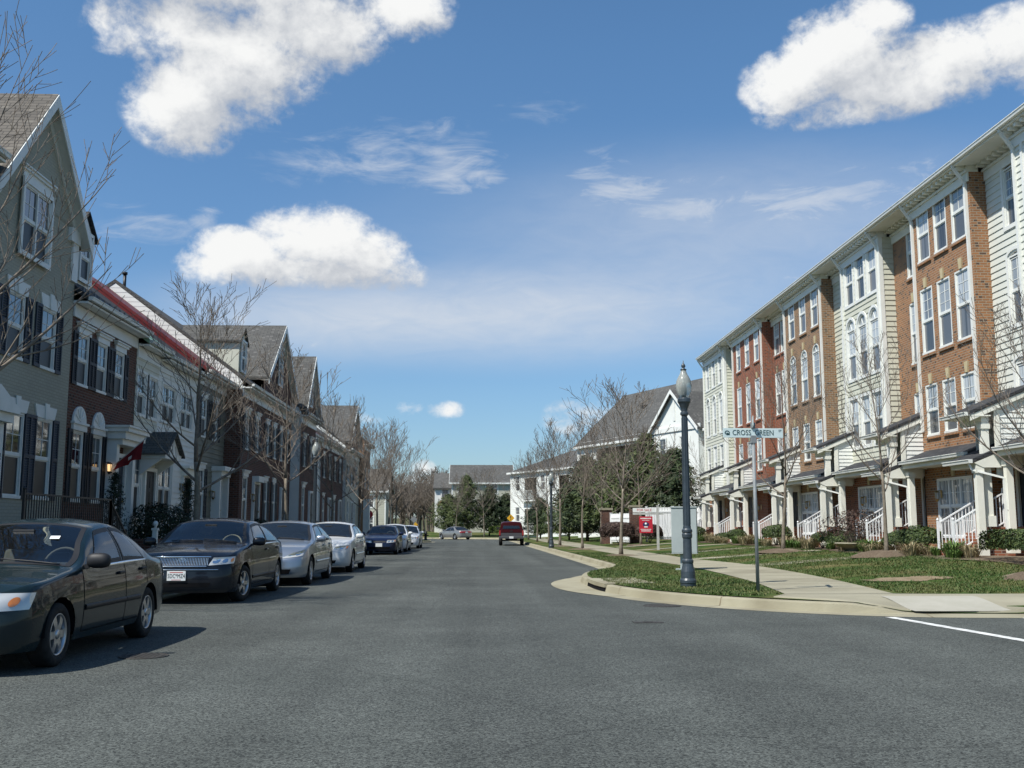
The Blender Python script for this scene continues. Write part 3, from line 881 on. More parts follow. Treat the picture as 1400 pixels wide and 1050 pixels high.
def column(mb, x, y, z0, z1, w=.24):
    h = w / 2
    mb.box(x - h - .04, y - h - .04, z0, x + h + .04, y + h + .04, z0 + .28)
    mb.box(x - h, y - h, z0 + .28, x + h, y + h, z1 - .14)
    mb.box(x - h - .03, y - h - .03, z1 - .14, x + h + .03, y + h + .03, z1)

def door(parent, x, y, z, w=.95, h=2.1, mat='black_shutter', trim='trim'):
    b = MB()
    b.box(x - w / 2, y + .03, z, x + w / 2, y + .08, z + h)
    for (a, c, za, zb) in ((-.38, -.05, .15, .75), (.05, .38, .15, .75), (-.38, -.05, .9, 1.45), (.05, .38, .9, 1.45), (-.38, -.05, 1.58, 1.95), (.05, .38, 1.58, 1.95)):
        b.box(x + a * w, y + .018, z + za * h / 2.1, x + c * w, y + .03, z + zb * h / 2.1)
    d = b.build('door', M[mat], parent)
    k = MB(); k.lathe([(.001, -.07), (.03, -.06), (.034, -.045), (.02, -.03), (.02, 0)], 10, (x + w * .40, y + .02, z + h * .46), 'y')
    k.build('handle', M['brass'], d)
    f = MB()
    f.box(x - w / 2 - .12, y - .03, z, x - w / 2, y + .09, z + h + .12); f.box(x + w / 2, y - .03, z, x + w / 2 + .12, y + .09, z + h + .12)
    f.box(x - w / 2, y - .03, z + h, x + w / 2, y + .09, z + h + .12)
    f.build('door_frame', M[trim], parent)
    return d

def lantern(parent, x, y, z, lit=False):
    b = MB()
    b.box(x - .05, y - .02, z - .12, x + .05, y - .003, z + .12)
    b.beam((x, y - .02, z + .1), (x, y - .13, z + .1), .025, .025)
    b.lathe([(.02, .10), (.075, .07), (.085, .05), (.06, .045)], 8, (x, y - .15, z), smooth=False)
    b.lathe([(.07, -.16), (.05, -.19), (.015, -.24)], 8, (x, y - .15, z), smooth=False)
    for i in range(4):
        a = math.pi / 4 + i * math.pi / 2
        b.beam((x + .06 * math.cos(a), y - .15 + .06 * math.sin(a), z - .16), (x + .07 * math.cos(a), y - .15 + .07 * math.sin(a), z + .05), .012, .012)
    o = b.build('wall_lantern', M['black_iron' if lit else 'brass'], parent)
    g = MB(); g.lathe([(.045, -.15), (.06, .04)], 8, (x, y - .15, z), smooth=False)
    g.build('lantern_glass', M['lit_bulb' if lit else 'glass_up'], o)
    return o
def litmat():
    m, nt, b = newmat('lit_bulb')
    b.inputs['Base Color'].default_value = (.8, .6, .35, 1)
    b.inputs['Emission Color'].default_value = (1, .62, .28, 1); b.inputs['Emission Strength'].default_value = 1.1
    return m
M['lit_bulb'] = litmat()

def railing(mb, p, q, h=.85, gap=.11, r=.012, post=.05, posts=(True, True)):
    p = Vector(p); q = Vector(q); L = (q - p).length; n = max(2, int(L / gap))
    up = Vector((0, 0, 1))
    mb.beam(p + up * h, q + up * h, .045, .035); mb.beam(p + up * .12, q + up * .12, .035, .03)
    for i in range(1, n):
        a = p.lerp(q, i / n); mb.beam(a + up * .12, a + up * h, r * 1.6, r * 1.6)
    for on, a in zip(posts, (p, q)):
        if on:
            mb.beam(a, a + up * (h + .08), post, post)
            mb.lathe([(post * .7, 0), (post * .75, .03), (.001, .07)], 8, tuple(a + up * (h + .08)))

# ---------------------------------------------------------------- townhouses on the right
RX = 14.8
def right_house(label, Yfar, W, segs, rows, wm, siding, gm, porch, group=None, ends=(False, False), number=None, tri=True, lamp=True):
    """segs: (x0,x1,depth) along the front; rows: per floor (z0,h,rise,keystone,head); porch: local x of the near side of the stair porch"""
    t = empty('townhouse', (RX, Yfar, 0), R(-90), label, 'townhouse', group)
    up = MB(); base = MB(); trim = MB()
    lap = .024 if siding else 0
    bayd = max(s_[2] for s_ in segs)
    ZB = 3.55; ZT = 11.62
    for si, (x0, x1, d) in enumerate(segs):
        wdt = x1 - x0
        if wdt > 3.4: xc = [x0 + wdt * f for f in (.21, .51, .81)]
        else: xc = [x0 + wdt * .55]
        big = wdt > 3.4
        op = []
        for ri, (z0, h, rise, ks, ww) in enumerate(rows):
            for x in xc:
                w_ = ww if big else ww * .82
                rs = rise
                op.append((x - w_ / 2 - x0, x + w_ / 2 - x0, z0, z0 + h, rs * w_ / 2))
                window(t, x, -d, z0, w_, h, rise=rs * w_ / 2, casing=.10 if siding else 0, rows=2 if h < 1.9 else 3, cols=2)
                if ks and not siding:
                    zk = z0 + h
                    key = MB(); key.prism([(x - .07, -d - .05, zk + .02), (x + .07, -d - .05, zk + .02), (x + .11, -d - .05, zk + .34), (x - .11, -d - .05, zk + .34)], (0, .047, 0)); key.build('keystone', M['stone'], t)
                if not siding:
                    sills = MB(); sills.box(x - w_ / 2 - .06, -d - .06, z0 - .10, x + w_ / 2 + .06, -d - .001, z0 - .021); sills.build('window_sill', M[wm], t)
        wall(up, (x0, -d, 0), (1, 0, 0), wdt, ZB, ZT, op, lap, reveal=.09)
        # ground floor
        gop = []
        if big and tri:
            gw = min(2.35, wdt * .62); gx = x0 + wdt * .5
            gop = [(gx - gw / 2 - x0, gx + gw / 2 - x0, .98, 2.78, 0)]
            window(t, gx, -d, .98, gw, 1.8, units=3, cols=3, rows=2, lowgrid=True, split=.52, frame='vinyl')
            key = MB(); key.prism([(gx - .07, -d - .05, 2.82), (gx + .07, -d - .05, 2.82), (gx + .11, -d - .05, 3.16), (gx - .11, -d - .05, 3.16)], (0, .047, 0)); key.build('keystone', M['stone'], t)
        wall(base, (x0, -d, 0), (1, 0, 0), wdt, .1, ZB, gop, 0, reveal=.09)
        # returns
        for (xx, nb, face) in ((x0, segs[si - 1][2] if si else 0.0, -1), (x1, segs[si + 1][2] if si + 1 < len(segs) else 0.0, 1)):
            if d > nb:
                if face < 0:
                    wall(up, (xx, -nb, 0), (0, -1, 0), d - nb, ZB, ZT, (), lap); wall(base, (xx, -nb, 0), (0, -1, 0), d - nb, .1, ZB)
                else:
                    wall(up, (xx, -d, 0), (0, 1, 0), d - nb, ZB, ZT, (), lap); wall(base, (xx, -d, 0), (0, 1, 0), d - nb, .1, ZB)
                if siding:
                    if face < 0:
                        trim.box(xx - .032, -d - .032, ZB, xx + .11, -d + .0, ZT); trim.box(xx - .032, -d, ZB, xx - .0, -d + .11, ZT)
                    else:
                        trim.box(xx - .11, -d - .032, ZB, xx + .032, -d + .0, ZT); trim.box(xx, -d, ZB, xx + .032, -d + .11, ZT)
        # cornice: frieze and modillions under a common eave
        trim.box(x0 - .02, -d - .05, ZT - .28, x1 + .02, -d - .001, ZT)
        trim.box(x0 - .03, -d - .10, ZT - .02 + .002, x1 + .03, -d - .05, ZT + .06)
        n = int(wdt / .30)
        for i in range(n):
            xm = x0 + (i + .5) * wdt / n
            trim.box(xm - .06, -d - .32, ZT + .09, xm + .06, -d - .051, ZT + .199)
        trim.box(x0, -d - .05, ZT, x1, -d + .3, ZT + .199)
        if big:
            gy = -bayd - .42
            for dx in (x0 + .14, x1 - .14):
                if d < .1: continue
                downspout(t, [(dx, gy, ZT + .34), (dx, gy + .04, ZT + .16), (dx, -d - .05, ZT - .32), (dx, -d - .05, 4.3)])
    X0, X1 = segs[0][0], segs[-1][1]
    trim.box(X0, -bayd - .36, ZT + .20, X1, .35, ZT + .25)
    trim.box(X0, -bayd - .38, ZT + .19, X1, -bayd - .361, ZT + .33)
    gutter(t, X0 + .01, X1 - .01, -bayd - .382, ZT + .35, 'trim')
    roof = MB(); zr_ = ZT + .362; yr_ = -bayd - .43
    slab(roof, (X0, yr_, zr_), (X1, yr_, zr_), (X1, 5.2, zr_ + (5.2 - yr_) * .30), (X0, 5.2, zr_ + (5.2 - yr_) * .30), .04)
    slab(roof, (X0, 5.2, zr_ + (5.2 - yr_) * .30), (X1, 5.2, zr_ + (5.2 - yr_) * .30), (X1, 10.6, zr_ - .15), (X0, 10.6, zr_ - .15), .04)
    roof.build('roof', M['shingle_dark'], t)
    ge = MB()
    for on, xx in ((ends[0], X0 + .02), (ends[1], X1 - .02)):
        if on: ge.poly([(xx, yr_, zr_ - .045), (xx, 5.2, zr_ + (5.2 - yr_) * .30 - .045), (xx, 10.6, zr_ - .2), (xx, 10.0, ZT + .2), (xx, yr_ + .3, ZT + .2)])
    if ge.v: ge.build('gable_end', M[wm], t)
    # back and end walls, so that the building is closed
    bw = MB(); wall(bw, (X1, 10, 0), (-1, 0, 0), X1 - X0, .1, ZT + .3, (), 0); bw.build('back_wall', M[wm], t)
    wall(up, (X1, 0.0, 0), (0, 1, 0), 10, .1, ZT + .42, (), lap if ends[1] else 0)
    wall(up, (X0, 10, 0), (0, -1, 0), 10, .1, ZT + .42, (), lap if ends[0] else 0)
    up.build('wall', M[wm], t); base.build('ground_floor_wall', M[gm], t); trim.build('cornice', M['cream_trim'] if not siding else M['trim'], t)
    # ---------------- low roof along the bay, and the deeper entry roof
    px, pend = porch
    pr = MB(); pt = MB(); tt = MB()
    ye, ze = -1.95, 3.05
    zg = zR(12.8, Yfar - px) + .02
    def col(*a):
        cb = MB(); column(cb, *a); cb.build('porch_column', M['cream_trim'], t)
    xa, xb = px + .20, pend - 1.36
    yb_, zb_, sl = -1.32, 3.36, .42
    slab(pr, (xa, yb_, zb_), (xb, yb_, zb_), (xb, -.0, zb_ - yb_ * sl), (xa, -.0, zb_ - yb_ * sl), .09)
    pr.build('porch_roof', M['shingle_dark'], t)
    gutter(t, xa + .01, xb - .01, yb_ - .002, zb_ - .01, 'trim')
    pt.box(xa, yb_ + .02, zb_ - .24, xb, yb_ + .12, zb_ - .095); pt.box(xa, yb_ + .121, zb_ - .22, xb, -.0, zb_ - .19)
    pt.prism([(xa - .05, yb_ + .05, zb_ - .24), (xa - .05, -.0, zb_ - .24), (xa - .05, -.0, zb_ - yb_ * sl - .10), (xa - .05, yb_ + .05, zb_ - .10)], (.049, 0, 0))
    # entry roof
    pr = MB(); s2 = .40
    ea, eb = px - 1.33, px + .18
    slab(pr, (ea, ye, ze), (eb, ye, ze), (eb, -.46, ze - (ye + .46) * s2), (ea, -.46, ze - (ye + .46) * s2), .09)
    pr.build('porch_roof', M['shingle_dark'], t)
    gutter(t, ea - .02, eb + .02, ye - .002, ze - .01, 'trim')
    pt.box(ea + .05, ye + .10, ze - .22, eb - .03, ye + .28, ze - .095)
    for xx in (ea + .01, eb - .04): pt.prism([(xx, ye + .29, ze - .22), (xx, -.62, ze - .22), (xx, -.62, ze - (ye + .62) * s2 - .10), (xx, ye + .05, ze - .10)], (.03, 0, 0))
    pt.build('porch_beam', M['cream_trim'], t)
    col(px + .04, ye + .20, zg - .1, ze - .22, .17)
    col(px + .34, ye + .85, zg + .1, ze - .05, .17)
    downspout(t, [(eb - .12, ye - .05, ze - .10), (eb - .10, ye + .02, ze - .28), (eb + .16, ye + .73, ze - .50), (eb + .16, ye + .73, .75)], r=.03)
    # ---------------- tall stair porch
    x0, x1 = px - 1.2, px
    tr = MB(); tw = MB()
    zt = 4.30; ts = .42
    slab(tr, (x0 - .15, ye, zt), (x1 + .13, ye, zt), (x1 + .13, -.0, zt - ye * ts), (x0 - .15, -.0, zt - ye * ts), .08)
    tr.build('stair_roof', M['shingle_dark'], t)
    gutter(t, x0 - .15, x1 + .13, ye - .002, zt - .01, 'trim')
    tt.box(x0 - .13, ye + .02, zt - .12, x1 + .11, ye + .6, zt - .085)
    tt.box(x0 - .02, ye + .38, zt - .30, x1 + .02, ye + .58, zt - .121)
    tt.prism([(x1 + .055, ye + .05, zt - .24), (x1 + .055, -.0, zt - ye * ts - .24), (x1 + .055, -.0, zt - ye * ts - .092), (x1 + .055, ye + .05, zt - .092)], (.05, 0, 0))
    tt.box(x1 - .02, ye + .72, 2.6, x1 + .045, ye + .86, zt + .1)
    tt.build('stair_trim', M['cream_trim'], t)
    col(x1 - .10, ye + .48, 1.30, zt - .30, .19)
    for xx, un in ((x1, 1), (x0, -1)):
        za = 2.9; tw = MB()
        while za < zt - ye * ts - .1:
            zb = za + .14
            def ys(z): return max(ye + .80, ye + (z + .09 - zt) / ts)
            a0, a1 = ys(za), ys(min(zb, zt - ye * ts - .1))
            q = [(xx + un * .026, a0, za), (xx + un * .026, 0, za), (xx + un * .004, 0, zb), (xx + un * .004, a1, zb)]
            tw.poly(q if un > 0 else q[::-1])
            q = [(xx, a0, za), (xx, 0, za), (xx + un * .026, 0, za), (xx + un * .026, a0, za)]
            tw.poly(q if un > 0 else q[::-1])
            za = zb
        tw.build('stair_side_wall', M['white_siding'], t)
    # ---------------- stairs
    st = MB(); zl = 1.30
    s0, s1 = px - 1.12, px - .10
    n = 5; zg2 = zR(12.2, Yfar - px)
    rise = (zl - zg2) / n
    for i in range(n):
        st.box(s0, ye - .50 + i * .27, zg2 - .3, s1, (ye - .50 + (i + 1) * .27) if i < n - 1 else ye + .899, zg2 + (i + 1) * rise)
    st.box(x0 - .02, ye + .90, .1, s1 + .12, -bayd - .002 if bayd > .1 else -.01, zl)
    st.build('stairs', M['brick_base'], t)
    ra = MB()
    for p_, q_ in (((s0 + .05, ye - .45, zg2), (s0 + .05, ye + .92, zl)), ((s1 - .05, ye - .45, zg2), (s1 - .05, ye + .92, zl))):
        ra = MB(); railing(ra, p_, q_, .88); ra.build('stair_railing', M['vinyl'], t)
    if lamp:
        lantern(t, px + 1.15, -bayd, 2.3)
    d0 = [s_[2] for s_ in segs if s_[0] <= px - .62 <= s_[1]]
    door(t, px - .62, -(d0[0] if d0 else 0) - .085, 1.302, trim='cream_trim')
    if number:
        text_mesh('house_number', '\n'.join(number), .14, M['ink'], t, (px + .34, ye + .85 - .089, 1.95), (R(90), 0, 0))
    return t
# rows: (z0, h, rise factor, keystone, width)
rows_flat = [(4.15, 1.62, 0, True, .86), (6.78, 2.1, 0, True, .88), (9.78, 1.78, 0, True, .88)]
rows_arch = [(4.15, 1.62, 0, True, .86), (6.78, 2.25, .8, True, .88), (9.78, 1.78, 0, True, .88)]
rows_pal = [(4.25, 1.85, 0, False, .84), (6.85, 2.35, 1.0, False, .86), (9.75, 1.75, 0, False, .86)]
RG = 'row of four storey townhouses along the right side'
# from far to near
right_house('pale sage sided end townhouse farthest along the right row', 65.0, 7.6, [(0, 5.6, .5), (5.6, 7.6, 0)], rows_pal, 'greige', True, 'brick_orange', (4.7, 11.5), RG, (True, False))
right_house('red brick townhouse next to the far sided end house', 57.4, 10.0, [(0, 6.2, .5), (6.2, 10.0, 0)], rows_flat, 'brick_red', False, 'brick_red', (3.9, 11.6), RG)
right_house('tan brown brick townhouse with arched third floor windows', 47.4, 5.4, [(0, 5.4, .5)], rows_arch, 'brick_brown', False, 'brick_brown', (1.6, 8.2), RG)
right_house('sage green sided townhouse with three arched windows between two brick houses', 42.0, 6.3, [(0, 2.4, 0), (2.4, 6.3, .5)], rows_pal, 'sage', True, 'brick_base', (2.8, 9.1), RG)
right_house('orange brown brick townhouse with three flat headed windows per floor, second nearest on the right', 35.7, 6.9, [(0, 2.8, 0), (2.8, 6.9, .5)], rows_flat, 'brick_orange', False, 'brick_orange', (2.8, 8.9), RG)
right_house('pale sided townhouse cut off by the right edge, nearest on the right', 28.8, 7.2, [(0, 2.5, 0), (2.5, 7.2, .5)],
            [(4.15, 1.75, .4, False, .88), (6.8, 2.1, .4, False, .9), (9.6, 2.0, .9, False, .9)], 'pale_siding', True, 'brick_base', (2.0, 9.2), RG, (False, True), '151A')

# ---------------------------------------------------------------- left row
def left_house(label, X, Y0, Y1, ze, wm, rm, opens, slope=.75, ridge=5.2, gable_wall=None, siding=False, zb=.1, frieze='trim', group=None, eave=.38, gut='trim', z1=None, eave_to=None):
    """opens: dicts x,z,w,h + options"""
    W = Y1 - Y0
    t = empty('townhouse', (X, Y0, 0), R(90), label, 'townhouse', group)
    b = MB()
    op = []
    for o in opens:
        if o.get('kind') == 'door': continue
        op.append((o['x'] - o['w'] / 2, o['x'] + o['w'] / 2, o['z'], o['z'] + o['h'], o.get('rise', 0)))
    zt = z1 or ze - .12
    wall(b, (0, 0, 0), (1, 0, 0), W, zb, zt, op, .022 if siding else 0, reveal=.08)
    for o in opens:
        if o.get('kind') == 'door':
            door(t, o['x'], -.085, o['z'], o.get('w', .95), o.get('h', 2.1), o.get('mat', 'black_shutter'))
            continue
        window(t, o['x'], 0, o['z'], o['w'], o['h'], rise=o.get('rise', 0), gu='glass_mirror', gl='glass_screen', casing=o.get('casing', 0), units=o.get('units', 1), cols=o.get('cols', 2), rows=o.get('rows', 2), frame='trim', lowgrid=o.get('lowgrid', False))
        if o.get('sh'): shutter_pair(t, o['x'], 0, o['z'] - .02, o['w'], o['h'] + .04, o['sh'], o.get('sw', .34))
        if o.get('head'): hd = MB(); header(hd, o['head'], o['x'], 0, o['z'] + o['h'] + .003, o['w']); hd.build('window_head', M['trim'], t)
    # roof with the ridge along the street
    rp = MB()
    e = -eave
    zr = ze + slope * (ridge + eave)
    yb = ridge * 2 + eave
    ET = eave_to or W
    slab(rp, (-.0, e, ze), (ET, e, ze), (ET, ridge, zr), (0, ridge, zr), .14)
    slab(rp, (0, ridge, zr), (W, ridge, zr), (W, yb, ze), (0, yb, ze), .14)
    rp.build('roof', M[rm], t)
    # end walls up to the roof
    gw = MB(); gm = gable_wall or wm
    for xx, sg in ((.02, 1), (W - .02, -1)):
        n = 44; gw = MB()
        yy = [i * (yb - eave) / n for i in range(n + 1)]
        # horizontal courses clipped by the roof
        cz = .2; z = zb
        while z < zr - .2:
            z2 = min(z + cz, zr - .16)
            def yl(zz): return max(0.0, (zz - (ze - .16)) / slope - eave)
            a0, a1 = yl(z), yl(z2); c0, c1 = 2 * ridge - a0, 2 * ridge - a1
            o_ = .007 if gm.endswith('siding') or gm in ('sage', 'greige') else 0
            q = [(xx - sg * o_, a0, z), (xx - sg * o_, c0, z), (xx, c1, z2), (xx, a1, z2)]
            gw.poly(q[::-1] if sg > 0 else q)
            if o_: gw.poly([(xx, a0, z), (xx, c0, z), (xx - sg * o_, c0, z), (xx - sg * o_, a0, z)])
            z = z2
        gw.build('end_wall', M[gm], t)
    bw = MB(); wall(bw, (W, 2 * ridge, 0), (-1, 0, 0), W, zb, zt); bw.build('back_wall', M[wm], t)
    b.build('wall', M[wm], t)
    # frieze, soffit, gutter
    tb = MB()
    if frieze:
        tb.box(0.03, -.05, zt - .42, ET - .03, -.001, zt)
        tb.box(0.03, -.09, zt - .08, ET - .03, -.05, zt + .002)
        tb.box(0, e + .0, ze - .20, ET, .05, ze - .145)
        tb.build('frieze', M[frieze], t)
    gutter(t, 0, ET, e - .001, ze - .02, gut)
    return t

def front_gable(t, xa, xb, yf, z0, za, depth, wm, rm, over=.28, sid=False, win=None, frieze=True, base=None, lap=None):
    """gable facing the street: wall triangle from z0 up to apex za, roof running back"""
    b = MB(); xm = (xa + xb) / 2; hw = (xb - xa) / 2; s = (za - z0) / hw
    z = z0
    while z < za - .02:
        z2 = min(z + .2, za)
        w0 = hw - (z - z0) / s; w1 = hw - (z2 - z0) / s
        o_ = .02 if sid else 0
        b.poly([(xm - w0, yf - o_, z), (xm + w0, yf - o_, z), (xm + w1, yf, z2), (xm - w1, yf, z2)])
        z = z2
    if base is not None:
        wall(b, (xa, yf, 0), (1, 0, 0), xb - xa, base, z0)
        for xx, u in ((xa, (0, -1, 0)), (xb, (0, 1, 0))):
            O = (xx, 0, 0) if u[1] < 0 else (xx, yf, 0)
            if yf < 0: wall(b, O, u, -yf, base, z0)
    b.build('gable_wall', M[wm], t)
    g = over; r = MB(); dz = s * g
    yo = yf - over
    slab(r, (xa - g, yo, z0 - dz), (xm, yo, za), (xm, yo + depth, za), (xa - g, yo + depth, z0 - dz), .14)
    slab(r, (xm, yo, za), (xb + g, yo, z0 - dz), (xb + g, yo + depth, z0 - dz), (xm, yo + depth, za), .14)
    r.build('gable_roof', M[rm], t)
    k = MB(); th = .16
    for sx in (-1, 1):
        e0 = (xm + sx * (hw + g), yo - .02, z0 - dz); e1 = (xm, yo - .02, za)
        k.prism([(e0[0], yo - .03, e0[2] - .02), (e1[0], yo - .03, e1[2] - .02), (e1[0], yo - .03, e1[2] - .34), (e0[0], yo - .03, e0[2] - .34)], (0, .028, 0))
        k.prism([(xm + sx * (hw + .0), yf - .04, z0 - .0 - .12), (xm, yf - .04, za - .12), (xm, yf - .04, za - .42), (xm + sx * (hw + .0), yf - .04, z0 - .42)], (0, .038, 0))
        k.prism([(e0[0], yo, e0[2] - .145), (e1[0], yo, e1[2] - .145), (e1[0], yo, e1[2] - .16), (e0[0], yo, e0[2] - .16)], (0, over, 0))
    k.build('rake_board', M['trim'], t)
    if win:
        for w_ in win: window(t, w_['x'], yf - .05, w_['z'], w_['w'], w_['h'], units=w_.get('units', 1), casing=.1, gu='glass_mirror', gl='glass_screen')
    if win:
        hd = MB()
        for w_ in win: header(hd, w_.get('head', 'crown'), w_['x'], yf, w_['z'] + w_['h'] + .13, w_['w'])
        hd.build('gable_window_head', M['trim'], t)

def dormer(t, x, y, z, w, h, d, wm, rm, win=True):
    """small roof dormer, front at y, running back d"""
    b = MB(); hw = w / 2; s = .9
    b.box(x - hw, y, z - .6, x + hw, y + d, z + h)
    b.prism([(x - hw, y, z + h), (x + hw, y, z + h), (x, y, z + h + hw * s)], (0, d, 0))
    b.build('dormer', M[wm], t)
    r = MB(); g = .14
    slab(r, (x - hw - g, y - .12, z + h - g * s + .02), (x, y - .12, z + h + hw * s + .02), (x, y + d, z + h + hw * s + .02), (x - hw - g, y + d, z + h - g * s + .02), .07)
    slab(r, (x, y - .12, z + h + hw * s + .02), (x + hw + g, y - .12, z + h - g * s + .02), (x + hw + g, y + d, z + h - g * s + .02), (x, y + d, z + h + hw * s + .02), .07)
    r.build('dormer_roof', M[rm], t)
    if win: window(t, x, y - .055, z + .1, w * .62, h - .2, casing=.08, gu='glass_mirror', gl='glass_screen')

LG = 'row of two storey townhouses along the left side'
SH = 'navy_shutter'
# L1: tall painted grey brick house with a street gable, partly outside the frame (x = Y - 15)
L1o = [dict(x=xx, z=5.1, w=.86, h=1.5, sh=SH, head='lintel') for xx in (6.9, 8.55, 10.35)]
L1o += [dict(x=xx, z=1.95, w=.92, h=1.95, sh=SH, head='lintel') for xx in (8.85, 10.45)]
L1o += [dict(x=2.0, z=5.1, w=.86, h=1.5, sh=SH, head='lintel'), dict(x=3.8, z=5.1, w=.86, h=1.5, sh=SH, head='lintel'), dict(x=2.4, z=1.95, w=.92, h=1.95, sh=SH, head='lintel'), dict(x=4.4, z=1.95, w=.92, h=1.95, sh=SH, head='lintel')]
L1o += [dict(kind='door', x=7.1, z=1.0, w=1.0, h=2.25)]
t = left_house('tall grey painted brick townhouse with a steep street gable, nearest on the left', -10.6, 15.0, 26.8, 9.25, 'brick_grey', 'shingle_brown', L1o, .8, 5.2, frieze='trim', group=LG, eave_to=6.75)
front_gable(t, 6.95, 11.8, -.02, 9.0, 11.75, 6.5, 'brick_grey', 'shingle_brown', win=[dict(x=9.15, z=7.55, w=1.5, h=1.65, units=2)])
hb = MB(); hb.box(6.2, -.35, 3.55, 8.0, -.003, 3.75); hb.box(6.1, -.45, 3.75, 8.1, -.003, 3.85); hb.box(6.3, -.2, 1.0, 6.52, -.003, 3.55); hb.box(7.68, -.2, 1.0, 7.9, -.003, 3.55)
hb.prism([(6.1, -.45, 3.85), (8.1, -.45, 3.85), (7.1, -.45, 4.3)], (0, .44, 0))
hb.build('door_surround', M['trim'], t)
text_mesh('house_number', '2\n4', .2, M['ink'], t, (7.79, -.206, 2.7), (R(90), 0, 0))
hb = MB(); hb.box(5.9, -1.6, .1, 11.4, -.004, 1.0); hb.build('stoop', M['concrete'], t)
hb = MB(); railing(hb, (6.0, -1.55, 1.0), (10.9, -1.55, 1.0), .95, .12); railing(hb, (10.9, -1.55, 1.0), (12.1, -1.55, .2), .9, .14)
hb.build('stoop_railing', M['black_iron'], t)
hb = MB(); hb.box(8.9, -1.1, 10.2, 9.0, -1.0, 10.3)
# small white return and clapboard cheek at the far corner
hb = MB(); hb.box(11.2, -.10, 8.6, 11.82, -.003, 8.95); hb.box(11.45, -.06, 7.6, 11.81, -.003, 8.6); hb.build('corner_return', M['trim'], t)

# L2: dark red brick
L2o = [dict(x=xx, z=5.0, w=.78, h=1.38, sh='black_shutter', head='crown', sw=.3) for xx in (.82, 2.2, 3.62)]
L2o += [dict(x=xx, z=1.95, w=.74, h=1.85, sh='black_shutter', head='fan', sw=.26) for xx in (.78, 2.18)]
L2o += [dict(kind='door', x=3.75, z=.95, w=1.0, h=2.35, mat='navy_shutter')]
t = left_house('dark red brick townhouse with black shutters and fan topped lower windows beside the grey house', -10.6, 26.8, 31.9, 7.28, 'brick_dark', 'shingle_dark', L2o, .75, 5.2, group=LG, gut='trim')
hb = MB()
hb.box(2.95, -.45, 3.62, 4.55, -.003, 3.78); hb.box(2.87, -.55, 3.78, 4.63, -.003, 3.98); hb.box(2.8, -.65, 3.98, 4.7, -.003, 4.10); hb.box(2.75, -.7, 4.10, 4.75, -.003, 4.16)
for xx in (3.05, 4.45):
    hb.box(xx - .11, -.30, 1.25, xx + .11, -.003, 3.62); hb.box(xx - .14, -.33, .9, xx + .14, -.003, 1.25)
hb.build('door_surround', M['trim'], t)
hb = MB(); hb.box(2.7, -1.5, .1, 4.8, -.004, .95); hb.box(2.9, -1.9, .1, 4.6, -1.501, .5); hb.build('stoop', M['brick_dark'], t)
lantern(t, 2.78, -.02, 3.0, lit=True)
dormer(t, 1.9, .55, 8.0, 1.25, 1.55, 2.6, 'trim', 'shingle_dark')
for i in range(12): hb = MB(); hb.box(.3 + i * .4, -.12, 7.46, .42 + i * .4, -.10, 7.56); hb.build('snow_guard', M['black_iron'], t)
# L3 narrow cream sided with a gabled hood
L3o = [dict(x=.55, z=4.75, w=.82, h=1.32, casing=.07), dict(x=1.72, z=4.75, w=.82, h=1.32, casing=.07), dict(x=.5, z=1.6, w=.8, h=1.95, casing=.07), dict(kind='door', x=1.65, z=.95, w=.95, h=2.1)]
t = left_house('narrow cream sided townhouse with a small grey gabled door hood beside the dark brick house', -10.6, 31.9, 34.2, 7.05, 'cream_siding', 'green_roof', L3o, .75, 5.2, siding=True, group=LG)
hb = MB(); hb.box(.98, -.03, 4.7, 1.29, -.003, 6.1); hb.build('shutter', M['black_shutter'], t)
hb = MB(); hb.prism([(.75, -.75, 3.6), (2.45, -.75, 3.6), (1.6, -.75, 4.25)], (0, .745, 0)); hb.box(.72, -.8, 3.42, 2.48, -.003, 3.6)
for xx in (.85, 2.35): hb.prism([(xx - .05, -.003, 2.9), (xx - .05, -.7, 3.42), (xx - .05, -.003, 3.42)], (.1, 0, 0))
hb.build('door_hood', M['trim'], t)
hb = MB(); slab(hb, (.62, -.9, 3.58), (1.6, -.9, 4.32), (1.6, -.0, 4.32), (.62, -.0, 3.58), .06); slab(hb, (1.6, -.9, 4.32), (2.58, -.9, 3.58), (2.58, 0, 3.58), (1.6, 0, 4.32), .06)
hb.build('hood_roof', M['shingle'], t)
# L4 white sided, two double windows
L4o = [dict(x=1.15, z=4.78, w=1.55, h=1.25, units=2, casing=.07), dict(x=3.3, z=4.78, w=1.55, h=1.25, units=2, casing=.07), dict(x=1.1, z=1.6, w=1.5, h=1.95, units=2, casing=.07, head='trim'), dict(kind='door', x=3.6, z=.95, w=.95, h=2.1)]
t = left_house('white sided townhouse with paired windows beside the red flag', -10.6, 34.2, 39.0, 6.95, 'white_siding', 'shingle_dark', L4o, .75, 5.2, siding=True, group=LG, gable_wall='cream_siding')
hb = MB(); hb.box(2.95, -.25, 3.1, 4.25, -.003, 3.35); hb.box(2.85, -.35, 3.35, 4.35, -.003, 3.45); hb.build('door_surround', M['cream_trim'], t)
lantern(t, 2.9, -.01, 2.7)
